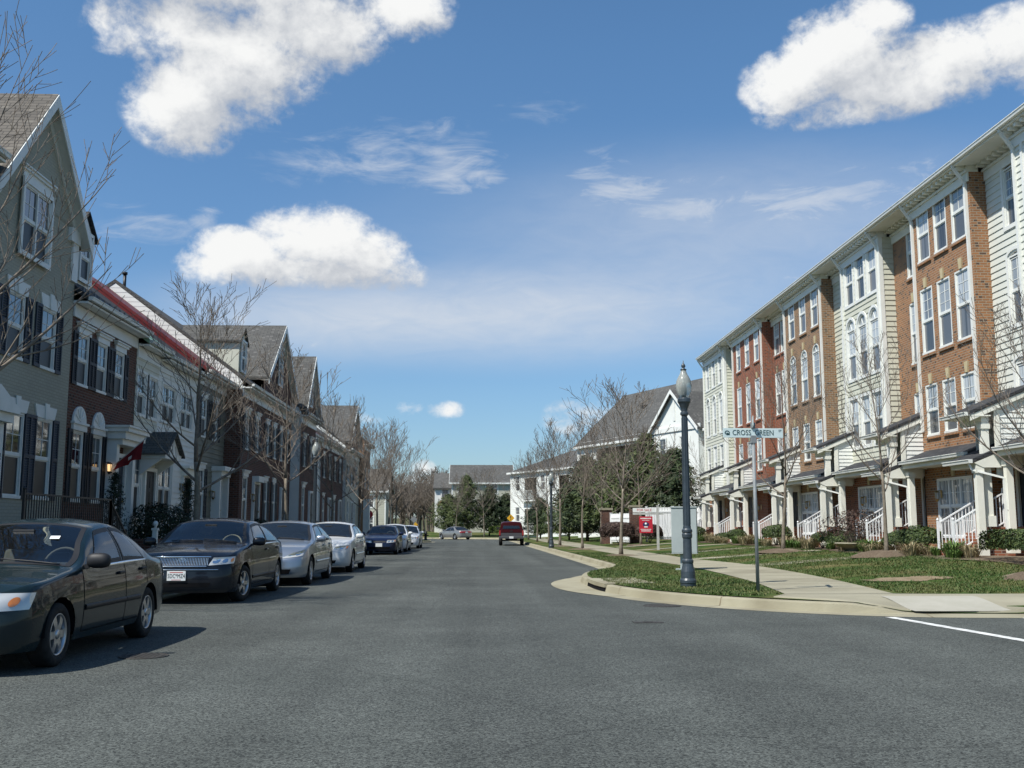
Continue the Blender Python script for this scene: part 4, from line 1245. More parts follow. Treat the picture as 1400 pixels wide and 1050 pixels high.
# L4b dark, red metal roof
L5o = [dict(x=.9, z=4.7, w=.8, h=1.5, sh='black_shutter', head='trim'), dict(x=2.6, z=4.7, w=.8, h=1.5, sh='black_shutter', head='trim'), dict(x=.9, z=1.6, w=.8, h=1.9, sh='black_shutter', head='trim'), dict(kind='door', x=3.2, z=.95, w=1.0, h=2.2)]
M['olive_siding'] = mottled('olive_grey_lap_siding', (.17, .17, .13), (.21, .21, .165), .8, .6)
t = left_house('olive grey sided townhouse under a red metal roof on the left', -10.6, 39.0, 43.2, 7.22, 'olive_siding', 'red_roof', L5o, .75, 5.2, siding=True, group=LG, gable_wall='red_roof')
hb = MB(); hb.box(2.45, -.4, 3.3, 3.95, -.003, 3.5); hb.box(2.35, -.55, 3.5, 4.05, -.003, 3.68)
for xx in (2.55, 3.85): hb.box(xx - .1, -.35, .9, xx + .1, -.003, 3.3)
hb.build('door_surround', M['trim'], t)
lantern(t, 2.2, -.01, 2.6)
# L5 dark brick with white gable end above the red roof and a big street gable
L6o = [dict(x=xx, z=4.55, w=.8, h=1.5, sh='black_shutter', head='crown') for xx in (1.0, 3.0)] + [dict(x=xx, z=4.55, w=.7, h=1.5, sh='black_shutter', head='trim') for xx in (5.3, 7.0, 8.7, 10.2)]
L6o += [dict(x=1.0, z=1.5, w=.85, h=1.9, head='crown'), dict(kind='door', x=3.0, z=.95, w=1.0, h=2.2), dict(x=5.3, z=1.5, w=.7, h=1.9, sh='black_shutter', head='trim'), dict(x=7.2, z=1.5, w=.7, h=1.9, sh='black_shutter', head='trim'), dict(kind='door', x=9.3, z=.95, w=1.0, h=2.2)]
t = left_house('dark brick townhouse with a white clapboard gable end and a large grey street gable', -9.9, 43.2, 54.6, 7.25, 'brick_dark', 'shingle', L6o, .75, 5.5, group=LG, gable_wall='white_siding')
front_gable(t, 4.0, 11.2, -.03, 8.3, 11.2, 7.5, 'brick_dark', 'shingle', base=6.9, win=[dict(x=7.6, z=8.2, w=.85, h=1.5, head='crown')])
dormer(t, 1.9, .5, 7.9, 1.3, 1.5, 2.6, 'cream_siding', 'shingle')
hb = MB(); hb.tube([(.55, 5.3, 11.1), (.55, 5.3, 12.0)], .07, 10); hb.tube([(.55, 5.3, 12.0), (.55, 5.3, 12.1)], .11, 10); hb.build('vent_pipe', M['black_iron'], t)
hb = MB(); hb.tube([(7.2, 7.0, 10.5), (7.2, 7.0, 11.5)], .06, 10); hb.build('vent_pipe', M['black_iron'], t)
hb = MB(); hb.box(2.4, -.3, 3.25, 3.6, -.003, 3.5); hb.build('door_surround', M['trim'], t)
# brick return below the white gable end
hb = MB(); wall(hb, (-.012, 0.72, 0), (0, -1, 0), .72, .1, 7.0); hb.build('brick_return', M['brick_dark'], t)
lantern(t, 2.1, -.01, 2.6)
# L6
L7o = [dict(x=xx, z=4.5, w=.8, h=1.5, sh='black_shutter', head='crown') for xx in (1.2, 3.4)] + [dict(x=1.2, z=1.5, w=.8, h=1.9, head='crown'), dict(kind='door', x=3.5, z=.95, w=1.0, h=2.2)]
t = left_house('grey brown brick townhouse with the second smaller street gable on the left', -9.4, 54.6, 59.6, 7.3, 'brick_dark', 'shingle', L7o, .75, 5.2, group=LG, gable_wall='white_siding')
front_gable(t, .3, 4.8, -.03, 7.9, 10.7, 7.0, 'brick_dark', 'shingle', base=6.9, win=[dict(x=2.55, z=7.9, w=.8, h=1.4)])
# L7 white siding
L8o = [dict(x=xx, z=4.5, w=.9, h=1.5, sh='black_shutter', casing=.06) for xx in (1.2, 3.2, 5.2)] + [dict(x=1.2, z=1.4, w=.9, h=1.9, casing=.06), dict(kind='door', x=3.2, z=.95, w=1.0, h=2.2), dict(x=5.2, z=1.4, w=.9, h=1.9, casing=.06)]
t = left_house('pale grey sided townhouse with black shutters behind the left street lamp', -10.3, 59.6, 67.0, 6.9, 'white_siding', 'red_roof', L8o, .75, 5.2, siding=True, group=LG)
dormer(t, 2.2, .6, 7.7, 1.2, 1.4, 2.4, 'trim', 'shingle')
# L8 dark brick
L9o = [dict(x=xx, z=4.5, w=.85, h=1.5, sh='black_shutter', head='trim') for xx in (1.4, 4.0, 6.6, 9.2)] + [dict(x=xx, z=1.4, w=.85, h=1.9, head='trim') for xx in (1.4, 6.6)] + [dict(kind='door', x=4.0, z=.95, w=1.0, h=2.2), dict(kind='door', x=9.2, z=.95, w=1.0, h=2.2)]
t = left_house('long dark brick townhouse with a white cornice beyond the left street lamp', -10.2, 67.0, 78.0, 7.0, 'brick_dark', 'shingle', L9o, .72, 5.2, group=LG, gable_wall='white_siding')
L9o = [dict(x=xx, z=4.5, w=.85, h=1.5, sh='black_shutter', casing=.06) for xx in (1.2, 3.4, 5.6)] + [dict(x=1.4, z=1.4, w=.85, h=1.9, casing=.06), dict(kind='door', x=3.6, z=.95, w=1.0, h=2.2), dict(x=5.6, z=1.4, w=.85, h=1.9, casing=.06)]
t = left_house('pale sided townhouse under the third street gable on the left', -10.0, 78.0, 86.6, 7.2, 'beige_siding', 'shingle', L9o, .75, 5.2, siding=True, group=LG, gable_wall='white_siding')
front_gable(t, .9, 7.7, -.03, 8.0, 10.9, 7.5, 'brick_dark', 'shingle', base=7.0, win=[dict(x=4.3, z=8.0, w=.85, h=1.4)])
L9o = [dict(x=xx, z=z_, w=.9, h=1.5, head='trim') for xx in (1.2, 3.6) for z_ in (1.6, 4.5)]
t = left_house('orange brick end townhouse with a white bay at the far end of the left row', -9.6, 86.6, 91.4, 8.3, 'brick_orange', 'shingle', L9o, .8, 4.2, group=LG, gable_wall='brick_orange')
hb = MB(); hb.box(-.02, -.5, .3, .7, -.003, 3.4); hb.box(-.06, -.55, 3.4, .74, -.003, 3.6); hb.build('porch_bay', M['trim'], t)
def roof_vents(t, spots):
    for x, y, z in spots:
        b = MB(); b.box(x - .22, y - .22, z - .3, x + .22, y + .22, z + .16); b.box(x - .27, y - .27, z + .16, x + .27, y + .27, z + .21); b.build('roof_vent', M['black_iron'], t)
# ---------------------------------------------------------------- buildings beyond
def far_house(label, cat, loc, rz, W, D, ze, zr, wm, rm, hip=0.0, wins=(), gables=(), z0=-.1, over=.35, trimmat='trim', recess=(), name='house'):
    t = empty(name, loc, rz, label, cat)
    b = MB(); op = []
    for o in wins: op.append((o[0] - o[2] / 2, o[0] + o[2] / 2, o[1], o[1] + o[3], 0))
    for o in recess: op.append((o[0], o[1], o[2], o[3], 0))
    wall(b, (0, 0, 0), (1, 0, 0), W, z0, ze, op, .02, reveal=.08, course=.2)
    for (x0, x1, ya) in ((0, 0, -1), (W, W, 1)):
        pass
    for xx, sg in ((0, -1), (W, 1)):
        if sg < 0: wall(b, (0, D, 0), (0, -1, 0), D, z0, ze, [], .02, course=.2)
        else: wall(b, (W, 0, 0), (0, 1, 0), D, z0, ze, [], .02, course=.2)
        if not hip:
            pts = [(xx, 0, ze), (xx, D, ze), (xx, D / 2, zr - .1)]
            b.poly(pts if sg > 0 else pts[::-1])
    wall(b, (W, D, 0), (-1, 0, 0), W, z0, ze)
    b.build('wall', M[wm], t)
    for o in wins: window(t, o[0], 0, o[1], o[2], o[3], casing=.1, units=o[4] if len(o) > 4 else 1, gu='glass_low', gl='glass_low')
    r = MB(); g = over; s = (zr - ze) / (D / 2); zz = ze - s * g
    slab(r, (-g, -g, zz), (W + g, -g, zz), (W + g - hip - (g if hip else 0), D / 2, zr), (-g + hip + (g if hip else 0), D / 2, zr), .16)
    slab(r, (-g + hip + (g if hip else 0), D / 2, zr), (W + g - hip - (g if hip else 0), D / 2, zr), (W + g, D + g, zz), (-g, D + g, zz), .16)
    if hip:
        for xe, xr, sg in ((-g, -g + hip + g, -1), (W + g, W + g - hip - g, 1)):
            pts = [(xe, -g, zz), (xr, D / 2, zr), (xe, D + g, zz)]
            r.poly(pts[::-1] if sg < 0 else pts[::-1][::-1])
    r.build('roof', M[rm], t)
    k = MB()
    k.box(-g, -g - .03, zz - .20, W + g, -g - .001, zz + .0); k.box(-.04, -.04, z0, .12, -.001, ze - .2); k.box(W - .12, -.04, z0, W + .04, -.001, ze - .2)
    k.box(-g, -g, zz - .18, W + g, 0, zz - .162)
    if not hip:
        for xx in (-g - .02, W + g - .01):
            for (ya, yb) in ((-g, D / 2), (D + g, D / 2)):
                k.prism([(xx, ya, zz - .24), (xx, yb, zr - .24), (xx, yb, zr + .01), (xx, ya, zz + .01)], (.03, 0, 0))
    k.build('eave_trim', M[trimmat], t)
    for (xa, xb, y, za, wn) in gables:
        gb = MB(); gb.box(xa, y, z0, xb, 0, ze); xm = (xa + xb) / 2
        gb.poly([(xa, y, ze), (xb, y, ze), (xm, y, za)])
        gb.build('gable_wall', M[wm], t)
        gr = MB(); sl = (za - ze) / ((xb - xa) / 2); e = .35
        slab(gr, (xa - e, y - e, ze - sl * e), (xm, y - e, za), (xm, D / 2, za), (xa - e, D / 2, ze - sl * e), .14)
        slab(gr, (xm, y - e, za), (xb + e, y - e, ze - sl * e), (xb + e, D / 2, ze - sl * e), (xm, D / 2, za), .14)
        gr.build('gable_roof', M[rm], t)
        gt = MB()
        for sx in (-1, 1):
            xe = xm + sx * ((xb - xa) / 2 + e)
            gt.prism([(xe, y - e - .04, ze - sl * e - .28), (xm, y - e - .04, za - .30), (xm, y - e - .04, za + .02), (xe, y - e - .04, ze - sl * e + .02)], (0, .035, 0))
        gt.box(xa - .3, y - .10, ze - .35, xb + .3, y - .002, ze + .02)
        gt.box(xa - .02, y - .05, z0, xa + .14, y - .001, ze - .35); gt.box(xb - .14, y - .05, z0, xb + .02, y - .001, ze - .35)
        gt.box(xm - .14, y - .05, ze + .5, xm + .14, y - .001, ze + (za - ze) * .72)
        gt.build('gable_trim', M['trim'], t)
        for w in wn: window(t, w[0], y - .055, w[1], w[2], w[3], casing=.1, gu='glass_low', gl='glass_low')
    return t

# cream house beyond the bend
t = far_house('cream house with a broad grey roof behind the evergreens at the bend', 'house', (-3.5, 133, .45), 0, 7.6, 8.0, 6.7, 9.0, 'beige_siding', 'shingle', wins=[(5.1, 5.1, 1.5, 1.35, 2), (1.5, 5.1, 1.3, 1.3, 2), (2.2, 1.6, 1.4, 1.6, 2), (5.4, 1.6, 1.4, 1.6, 2)], name='house')
b = MB(); b.box(-2.2, .6, -.4, -.002, 7, 6.0); b.build('wing', M['white_siding'], t)
b = MB(); slab(b, (-2.4, .25, 5.85), (0, .25, 5.85), (0, 3.8, 7.9), (-2.4, 3.8, 7.9), .15); slab(b, (-2.4, 3.8, 7.9), (0, 3.8, 7.9), (0, 7.3, 5.85), (-2.4, 7.3, 5.85), .15); b.poly([(-2.2, .6, 6), (-2.2, 7, 6), (-2.2, 3.8, 7.8)][::-1]); b.build('wing_roof', M['shingle'], t)
window(t, -.85, .545, 4.4, .9, 1.3, casing=.12, gu='glass_low', gl='glass_low')
b = MB(); slab(b, (-1.8, -.9, 3.7), (.5, -.9, 3.7), (.3, .58, 4.25), (-1.5, .58, 4.25), .12); b.build('porch_roof', M['red_roof'], t)
b = MB(); column(b, -1.6, -.7, -.3, 3.6, .22); column(b, .35, -.7, -.3, 3.6, .22); b.build('porch_columns', M['trim'], t)

# white apartment block, middle distance
t = far_house('white apartment block with stacked balconies left of the big grey roofed block', 'apartment', (3.6, 118.5, .3), R(-63), 16, 11, 7.3, 9.6, 'white_siding', 'shingle', hip=4.5,
              wins=[(1.6, 5.0, .9, 1.7), (1.6, 1.6, .9, 1.6), (7.2, 5.0, .9, 1.7), (9.4, 5.0, .9, 1.7), (7.2, 1.6, .9, 1.6), (9.4, 1.6, .9, 1.6), (13.6, 5.0, .9, 1.7), (13.6, 1.6, .9, 1.6)],
              recess=[(3.2, 5.8, 4.0, 6.4), (3.2, 5.8, .4, 3.0), (10.6, 12.6, 4.0, 6.4), (10.6, 12.6, .4, 3.0)], name='apartment_block')
b = MB()
for (xa, xb) in ((3.2, 5.8), (10.6, 12.6)):
    for z in (.4, 4.0): b.box(xa, 1.4, z, xb, 1.5, z + 2.5)
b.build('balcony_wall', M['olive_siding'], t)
b = MB()
for (xa, xb) in ((3.2, 5.8), (10.6, 12.6)):
    for z in (.4, 4.0):
        b.box(xa - .1, -.5, z - .2, xb + .1, 1.4, z - .02); railing(b, (xa, -.42, z), (xb, -.42, z), 1.0, .18, .02)
b.build('balcony', M['trim'], t)
# big white block with grey roof
t = far_house('big white apartment block with a wide grey shingle roof and white front gable', 'apartment', (9.35, 98, .3), R(-67.3), 34, 8.4, 8.9, 13.5, 'white_siding', 'shingle', hip=1.5,
              wins=[(2.0, 6.2, .95, 1.7), (2.0, 3.0, .95, 1.6), (23.5, 6.2, .95, 1.7), (26, 6.2, .95, 1.7), (23.5, 3, .95, 1.7), (26, 3.0, .95, 1.7)],
              recess=[(3.6, 13.2, 5.6, 8.1), (3.6, 13.2, 2.4, 4.9)],
              gables=[(14.0, 20.6, -.5, 11.9, [(15.6, 6.3, .95, 1.75), (18.6, 6.3, .95, 1.75), (15.6, 3.0, .95, 1.75), (18.6, 3.0, .95, 1.75)])], name='apartment_block')
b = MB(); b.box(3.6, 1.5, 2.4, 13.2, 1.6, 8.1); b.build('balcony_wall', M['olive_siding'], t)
b = MB()
for z in (2.4, 5.6): b.box(3.5, -.4, z - .2, 13.3, 1.5, z - .02); railing(b, (3.6, -.35, z), (13.2, -.35, z), 1.0, .18, .02)
b.build('balcony', M['trim'], t)
roof_vents(t, [(8.0, 2.6, 11.6), (22.0, 3.0, 12.0)])
# tan house seen between the left trees
t = far_house('tan house with white porch glimpsed between the bare trees on the far left', 'house', (-20.6, 124, .2), 0, 9.5, 8, 5.6, 8.2, 'beige_siding', 'shingle_brown', wins=[(2.2, 3.4, 1.0, 1.5), (5.0, 3.4, 1.0, 1.5), (7.6, 3.4, 1.0, 1.5), (7.6, .8, 1.0, 1.5)])
b = MB(); column(b, 4.0, -1.5, -.2, 2.6, .22); column(b, 6.6, -1.5, -.2, 2.6, .22); b.box(3.6, -1.8, 2.6, 7.0, -.1, 2.85); b.build('porch', M['trim'], t)

# ---------------------------------------------------------------- enclosure and fence at the right
def pillar(x, y, label):
    z = zR(x, y)
    t = empty('brick_pillar', (x, y, z), 0, label, 'pillar', 'brick pillars of the trash enclosure')
    b = MB(); b.box(-.34, -.34, -.2, .34, .34, 2.15); b.build('shaft', M['brick_dark'], t)
    b = MB(); b.box(-.40, -.40, 2.15, .40, .40, 2.28); b.build('cap', M['concrete'], t)
pillar(9.55, 63.5, 'brick pillar with a pale cap beside the white fence panel, right one of two')
pillar(8.2, 67.2, 'brick pillar with a pale cap, left one of two at the enclosure')
def fence_run(name, p, q, h, label, cat='fence', gate=False):
    p = Vector(p); q = Vector(q); z = zR((p.x + q.x) / 2, p.y)
    d = q - p; L = d.length
    t = empty(name, (p.x, p.y, z), math.atan2(d.y, d.x), label, cat)
    b = MB(); n = int(L / .155)
    for i in range(n):
        a = L * i / n; b.box(a + .006, -.012, .08, a + L / n - .006, .012, h)
    b.build('boards', M['vinyl'], t)
    b = MB(); b.box(0, -.04, .18, L, -.013, .30); b.box(0, -.04, h - .3, L, -.013, h - .18); b.build('rail', M['vinyl'], t)
    k = int(L / 2.2) + 1
    for i in range(k + 1):
        b = MB(); a = L * i / k
        b.box(a - .06, -.06, -.1, a + .06, .06, h + .04); b.prism([(a - .075, -.075, h + .04), (a + .075, -.075, h + .04), (a + .075, .075, h + .04), (a - .075, .075, h + .04)], (0, 0, .03))
        b.build('post', M['vinyl'], t)
    return t
fence_run('vinyl_fence', (9.95, 61.8), (14.6, 61.3), 1.95, 'tall white vinyl privacy fence behind the red realty sign')
t = fence_run('enclosure_panel', (8.45, 66.6), (9.35, 64.2), 1.85, 'white slatted enclosure panel between the two brick pillars', 'panel')

# ---------------------------------------------------------------- street furniture
def lampglass():
    m, nt, b = newmat('frosted_acorn_glass')
    b.inputs['Base Color'].default_value = (.62, .66, .62, 1); b.inputs['Roughness'].default_value = .15
    b.inputs['Transmission Weight'].default_value = .6; b.inputs['IOR'].default_value = 1.2
    return m
M['acorn'] = lampglass()
def street_lamp(loc, label, h=4.27):
    t = empty('street_lamp', loc, 0, label, 'street lamp', 'acorn street lamps')
    k = h / 4.27
    b = MB()
    b.lathe([(.155, -.05), (.155, .06), (.165, .08), (.165, .13), (.145, .17), (.14, .30), (.115, .40), (.105, .46), (.115, .48), (.115, .52), (.09, .55), (.085, .95), (.10, .97), (.105, 1.03), (.094, 1.06), (.105, 1.08), (.105, 1.12), (.082, 1.15), (.076, 1.2)], 20, smooth=False)
    b.build('base', M['lamp_paint'], t)
    b = MB(); b.lathe([(.074, 1.2), (.058, 3.40), (.062, 3.42), (.085, 3.44), (.085, 3.48), (.062, 3.5), (.07, 3.56), (.11, 3.66), (.135, 3.70), (.135, 3.76), (.12, 3.78)], 18, smooth=False)
    for i in range(10):
        a = 2 * math.pi * i / 10
        b.beam((.071 * math.cos(a), .071 * math.sin(a), 1.22), (.058 * math.cos(a), .062 * math.sin(a), 3.38), .018, .012)
    b.build('post', M['lamp_paint'], t)
    b = MB(); b.lathe([(.09, 3.78), (.12, 3.84), (.155, 3.95), (.165, 4.03), (.15, 4.13), (.108, 4.22), (.078, 4.27), (.058, 4.33), (.045, 4.36)], 20)
    o = b.build('globe', M['acorn'], t)
    b = MB(); b.lathe([(.045, 3.78), (.05, 4.0), (.02, 4.1)], 8); b.build('lamp_holder', M['trim'], t)
    b = MB(); b.lathe([(.062, 4.355), (.065, 4.375), (.03, 4.39), (.03, 4.41), (.048, 4.44), (.03, 4.48), (.012, 4.50), (.008, 4.55), (.001, 4.56)], 12)
    b.build('finial', M['lamp_paint'], t)
    t.scale = (k, k, k)
    return t
street_lamp((3.95, 19.75, .17), 'tall blue grey acorn street lamp on the grass corner, nearest of the lamps', 4.05)
street_lamp((3.98, 57.5, .17), 'acorn street lamp among the right hand trees, halfway to the pickup', 4.05)
street_lamp((-6.75, 43.0, .2), 'acorn street lamp with clouded globe before the left houses', 4.5)

# street name sign
t = empty('street_sign', (4.9, 18.35, .17), R(3), 'galvanised street sign post with pale CROSS GREEN blades', 'street sign')
b = MB(); b.tube([(0, 0, -.1), (0, 0, 2.63)], .032, 12); b.build('post', M['steel'], t)
b = MB(); b.box(-.05, -.035, 2.60, .05, .035, 2.74); b.box(-.035, -.035, 2.865, .035, .035, 2.97); b.lathe([(.036, 2.58), (.036, 2.64)], 12); bevel(b.build('bracket', M['steel'], t), .006)
b = MB(); b.box(-.55, -.006, 2.70, .55, .006, 2.87)
o = bevel(b.build('name_blade', M['sign_white'], t), .003)
text_mesh('lettering', 'CROSS  GREEN', .135, M['sign_ink'], o, (.0, -.0085, 2.786), (R(90), 0, 0), ext=.0015, sx=.84)
text_mesh('suffix', 'ST', .055, M['sign_ink'], o, (.495, -.0085, 2.825), (R(90), 0, 0), ext=.0015)
b = MB()
n = 18
for i in range(n):    # crescent emblem
    a0 = -.5 + 4.3 * i / n; a1 = -.5 + 4.3 * (i + 1) / n
    r0, r1 = .030, .046
    b.prism([(-.475 + r0 * math.cos(a0), -.0095, 2.785 + .9 * r0 * math.sin(a0)), (-.475 + r1 * math.cos(a0), -.0095, 2.785 + .9 * r1 * math.sin(a0)), (-.475 + r1 * math.cos(a1), -.0095, 2.785 + .9 * r1 * math.sin(a1)), (-.475 + r0 * math.cos(a1), -.0095, 2.785 + .9 * r0 * math.sin(a1))], (0, .003, 0))
b.prism([(-.475, -.0095, 2.79), (-.43, -.0095, 2.765), (-.43, -.0095, 2.745), (-.49, -.0095, 2.745), (-.50, -.0095, 2.765)], (0, .003, 0))
b.build('emblem', M['sign_ink'], o)
b = MB(); b.box(-.006, -.45, 2.88, .006, .45, 3.05); o = bevel(b.build('name_blade', M['sign_white'], t), .003); o.rotation_euler = (0, 0, R(-17))

# cluster mailbox seen from behind
t = empty('cluster_mailbox', (5.45, 27.6, .17), R(-14), 'grey metal cluster mailbox on a pedestal behind the street lamp', 'mailbox')
b = MB(); b.box(-.33, -.24, .44, .33, .24, 1.62); bevel(b.build('cabinet', M['grey_paint'], t), .012)
b = MB(); b.box(-.35, -.26, 1.62, .35, .26, 1.655); b.box(-.335, -.245, .42, .335, .245, .44); bevel(b.build('lid', M['grey_paint'], t), .006)
b = MB()
for i in range(4):
    for j in range(3): b.box(-.30 + j * .205, .242, .55 + i * .26, -.11 + j * .205, .252, .79 + i * .26)
b.build('mail_doors', M['steel'], t)
b = MB(); b.box(-.12, -.10, -.05, .12, .10, .42); b.box(-.24, -.2, -.05, .24, .2, .03); b.build('pedestal', M['grey_paint'], t)

# realty sign
t = empty('realty_sign', (8.3, 48.3, zR(8.3, 48)), R(-4), 'white realty sign post with a red hanging panel before the white fence', 'realty sign')
b = MB(); b.box(-.055, -.055, -.1, .055, .055, 2.02); b.prism([(-.065, -.065, 2.02), (.065, -.065, 2.02), (.065, .065, 2.02), (-.065, .065, 2.02)], (0, 0, .03)); b.box(-1.15, -.035, 1.62, .28, .035, 1.70); b.build('post', M['wood_grey'], t)
b = MB(); b.box(-1.15, -.012, 1.73, -.10, .012, 1.93); o = b.build('rider_panel', M['plate'], t)
text_mesh('rider_text', 'FOR SALE', .16, M['sign_red'], o, (-.62, -.014, 1.83), (R(90), 0, 0))
b = MB(); b.box(-.86, -.012, .78, -.24, .012, 1.54); o = b.build('sign_panel', M['sign_red'], t)
b = MB(); b.box(-.74, -.004, 1.54, -.72, .004, 1.62); b.box(-.38, -.004, 1.54, -.36, .004, 1.62); b.build('hanger', M['steel'], o)
b = MB()
for (xa, xb, z, h) in ((-.80, -.30, 1.42, .055), (-.72, -.38, 1.35, .02), (-.80, -.30, .93, .03), (-.76, -.34, .85, .045)):
    x = xa
    rr = random.Random(5)
    while x < xb:
        w_ = rr.uniform(.025, .05); b.box(x, -.016, z, min(x + w_, xb), -.0125, z + h); x += w_ + .012
b.build('lettering', M['plate'], o)
b = MB(); b.prism([(-.69, -.0165, 1.10), (-.41, -.0165, 1.10), (-.41, -.0165, 1.22), (-.55, -.0165, 1.31), (-.69, -.0165, 1.22)], (0, .004, 0)); b.build('emblem', M['sign_blue'], o)
b = MB(); b.lathe([(.001, -.008), (.055, -.008), (.055, 0)], 12, (-.55, -.014, 1.2), 'y'); b.box(-.63, -.020, 1.03, -.47, -.0166, 1.09); b.build('emblem_figure', M['plate'], o)

# diamond warning sign past the pickup, and others on the far left
def diamond(loc, label, mat, s, zc, rz=0, mark=True, name='warning_sign', cat='road sign'):
    t = empty(name, loc, rz, label, cat)
    b = MB(); b.box(-.03, -.02, -.1, .03, .02, zc + s * .5); b.build('post', M['steel'], t)
    b = MB(); b.prism([(-s, -.03, zc), (0, -.03, zc - s), (s, -.03, zc), (0, -.03, zc + s)], (0, .006, 0)); o = b.build('sign_plate', M[mat], t)
    if mark:
        b = MB(); b.box(-.04, -.036, zc - .04, .04, -.0305, zc + .22); b.box(-.04, -.036, zc - .2, .04, -.0305, zc - .12)
        b.build('symbol', M['ink'], o)
    return t
diamond((3.4, 112.5, .17), 'yellow diamond warning sign rising behind the maroon pickup', 'sign_yellow', .42, 2.1)
diamond((-6.3, 101, .1), 'grey back of a diamond sign near the far hydrant', 'steel', .34, 1.95, mark=False)
diamond((-7.6, 125, .35), 'small yellow diamond warning sign beyond the far cross street', 'sign_yellow', .30, 1.25, mark=False)
t = empty('traffic_sign', (-10.0, 95.2, .2), 0, 'red topped narrow sign on a yellow post by the dark far trees', 'road sign')
b = MB(); b.box(-.06, -.06, -.1, .06, .06, 1.9); b.build('post', M['sign_yellow'], t)
b = MB()
n = 8
b.prism([(.38 * math.cos(math.pi / 8 + i * math.pi / 4), -.09, 2.25 + .38 * math.sin(math.pi / 8 + i * math.pi / 4)) for i in range(n)], (0, .02, 0)); b.build('sign_plate', M['sign_red'], t)

# fire hydrant on the far corner
t = empty('fire_hydrant', (-4.75, 93.3, .165), 0, 'dark fire hydrant on the far left corner', 'hydrant')
b = MB(); b.lathe([(.17, 0), (.17, .05), (.12, .07), (.12, .52), (.15, .54), (.15, .60), (.12, .62), (.10, .72), (.05, .80), (.035, .81), (.035, .87), (.001, .88)], 14); b.build('barrel', M['grey_hyd'] if 'grey_hyd' in M else M['black_plastic'], t)
for s in (-1, 1):
    b = MB(); b.lathe([(.055, 0), (.055, .1), (.07, .1), (.07, .15), (.001, .16)] if s > 0 else [(.001, -.16), (.07, -.15), (.07, -.1), (.055, -.1), (.055, 0)], 10, (s * .11, 0, .42), 'x'); b.build('nozzle', M['black_plastic'], t)

# white finial post, low iron fence runs, stone planter, flag
t = empty('garden_post', (-8.95, 29.2, .2), 0, 'white garden post with a ball finial between the first two sedans', 'post')
b = MB(); b.box(-.06, -.06, -.1, .06, .06, 1.0); b.box(-.08, -.08, 1.0, .08, .08, 1.06); b.build('shaft', M['trim'], t)
b = MB(); b.lathe([(.03, 1.06), (.03, 1.1), (.07, 1.14), (.075, 1.19), (.04, 1.25), (.001, 1.26)], 12); b.build('finial', M['trim'], t)
for k, (ya, yb, lab) in enumerate([(31.9, 38.6, 'black iron garden railing in front of the cream and white sided houses'), (39.4, 43.0, 'black iron garden railing before the red roofed olive house'), (44.0, 54.0, 'black iron garden railing along the big dark brick gable house'), (55.0, 66.5, 'black iron garden railing beyond the left street lamp')]):
    t = empty('iron_railing', (-9.25, ya, .28), R(90), lab, 'railing')
    L = yb - ya; n = int(L / 3) + 1
    for i in range(n):
        b = MB(); railing(b, (L * i / n, 0, 0), (L * (i + 1) / n, 0, 0), .95, .12, .012, .05, (True, i == n - 1)); b.build('railing_panel', M['black_iron'], t)
t = empty('stone_planter', (12.1, 33.3, zR(12.1, 33)), 0, 'shallow pale stone planter bowl on the right lawn', 'planter')
b = MB(); b.lathe([(.25, 0), (.28, .03), (.22, .06), (.45, .14), (.62, .24), (.66, .26), (.64, .29), (.56, .27), (.40, .2), (.001, .18)], 24); b.build('bowl', M['concrete'], t)
b = MB(); b.lathe([(.52, .245), (.001, .26)], 18); b.build('earth', M['mulch'], t)
t = empty('house_flag', (-10.45, 29.75, 2.85), 0, 'red flag on a slanted pole beside the dark brick house door', 'flag')
P0, P1 = Vector((-.13, .02, -.02)), Vector((.95, -.08, .92))
b = MB(); b.tube([P0, P1], .014, 8); b.lathe([(.001, -.03), (.03, 0), (.001, .03)], 8, tuple(P1)); b.build('pole', M['wood_grey'], t)
rows = []
for i in range(19):
    u = i / 18
    p = P0.lerp(P1, .06 + .92 * u); row = []
    for j in range(9):
        v = j / 8; drop = (.08 + .46 * u) * v
        row.append(p + Vector((-.10 * v * u + .03 * math.sin(u * 11 + v * 2) * v, .07 * math.sin(u * 13 + 1.2 * v) * v, -drop + .02 * math.sin(u * 17) * v)))
    rows.append(row)
b = MB(); b.grid(rows); o = b.build('cloth', M['flag_red'], t)
b = MB(); b.poly([rows[10][3] + Vector((.01, -.012, 0)), rows[12][3] + Vector((.01, -.012, 0)), rows[12][5] + Vector((.01, -.012, 0)), rows[10][5] + Vector((.01, -.012, 0))]); b.build('flag_mark', M['plate'], o)
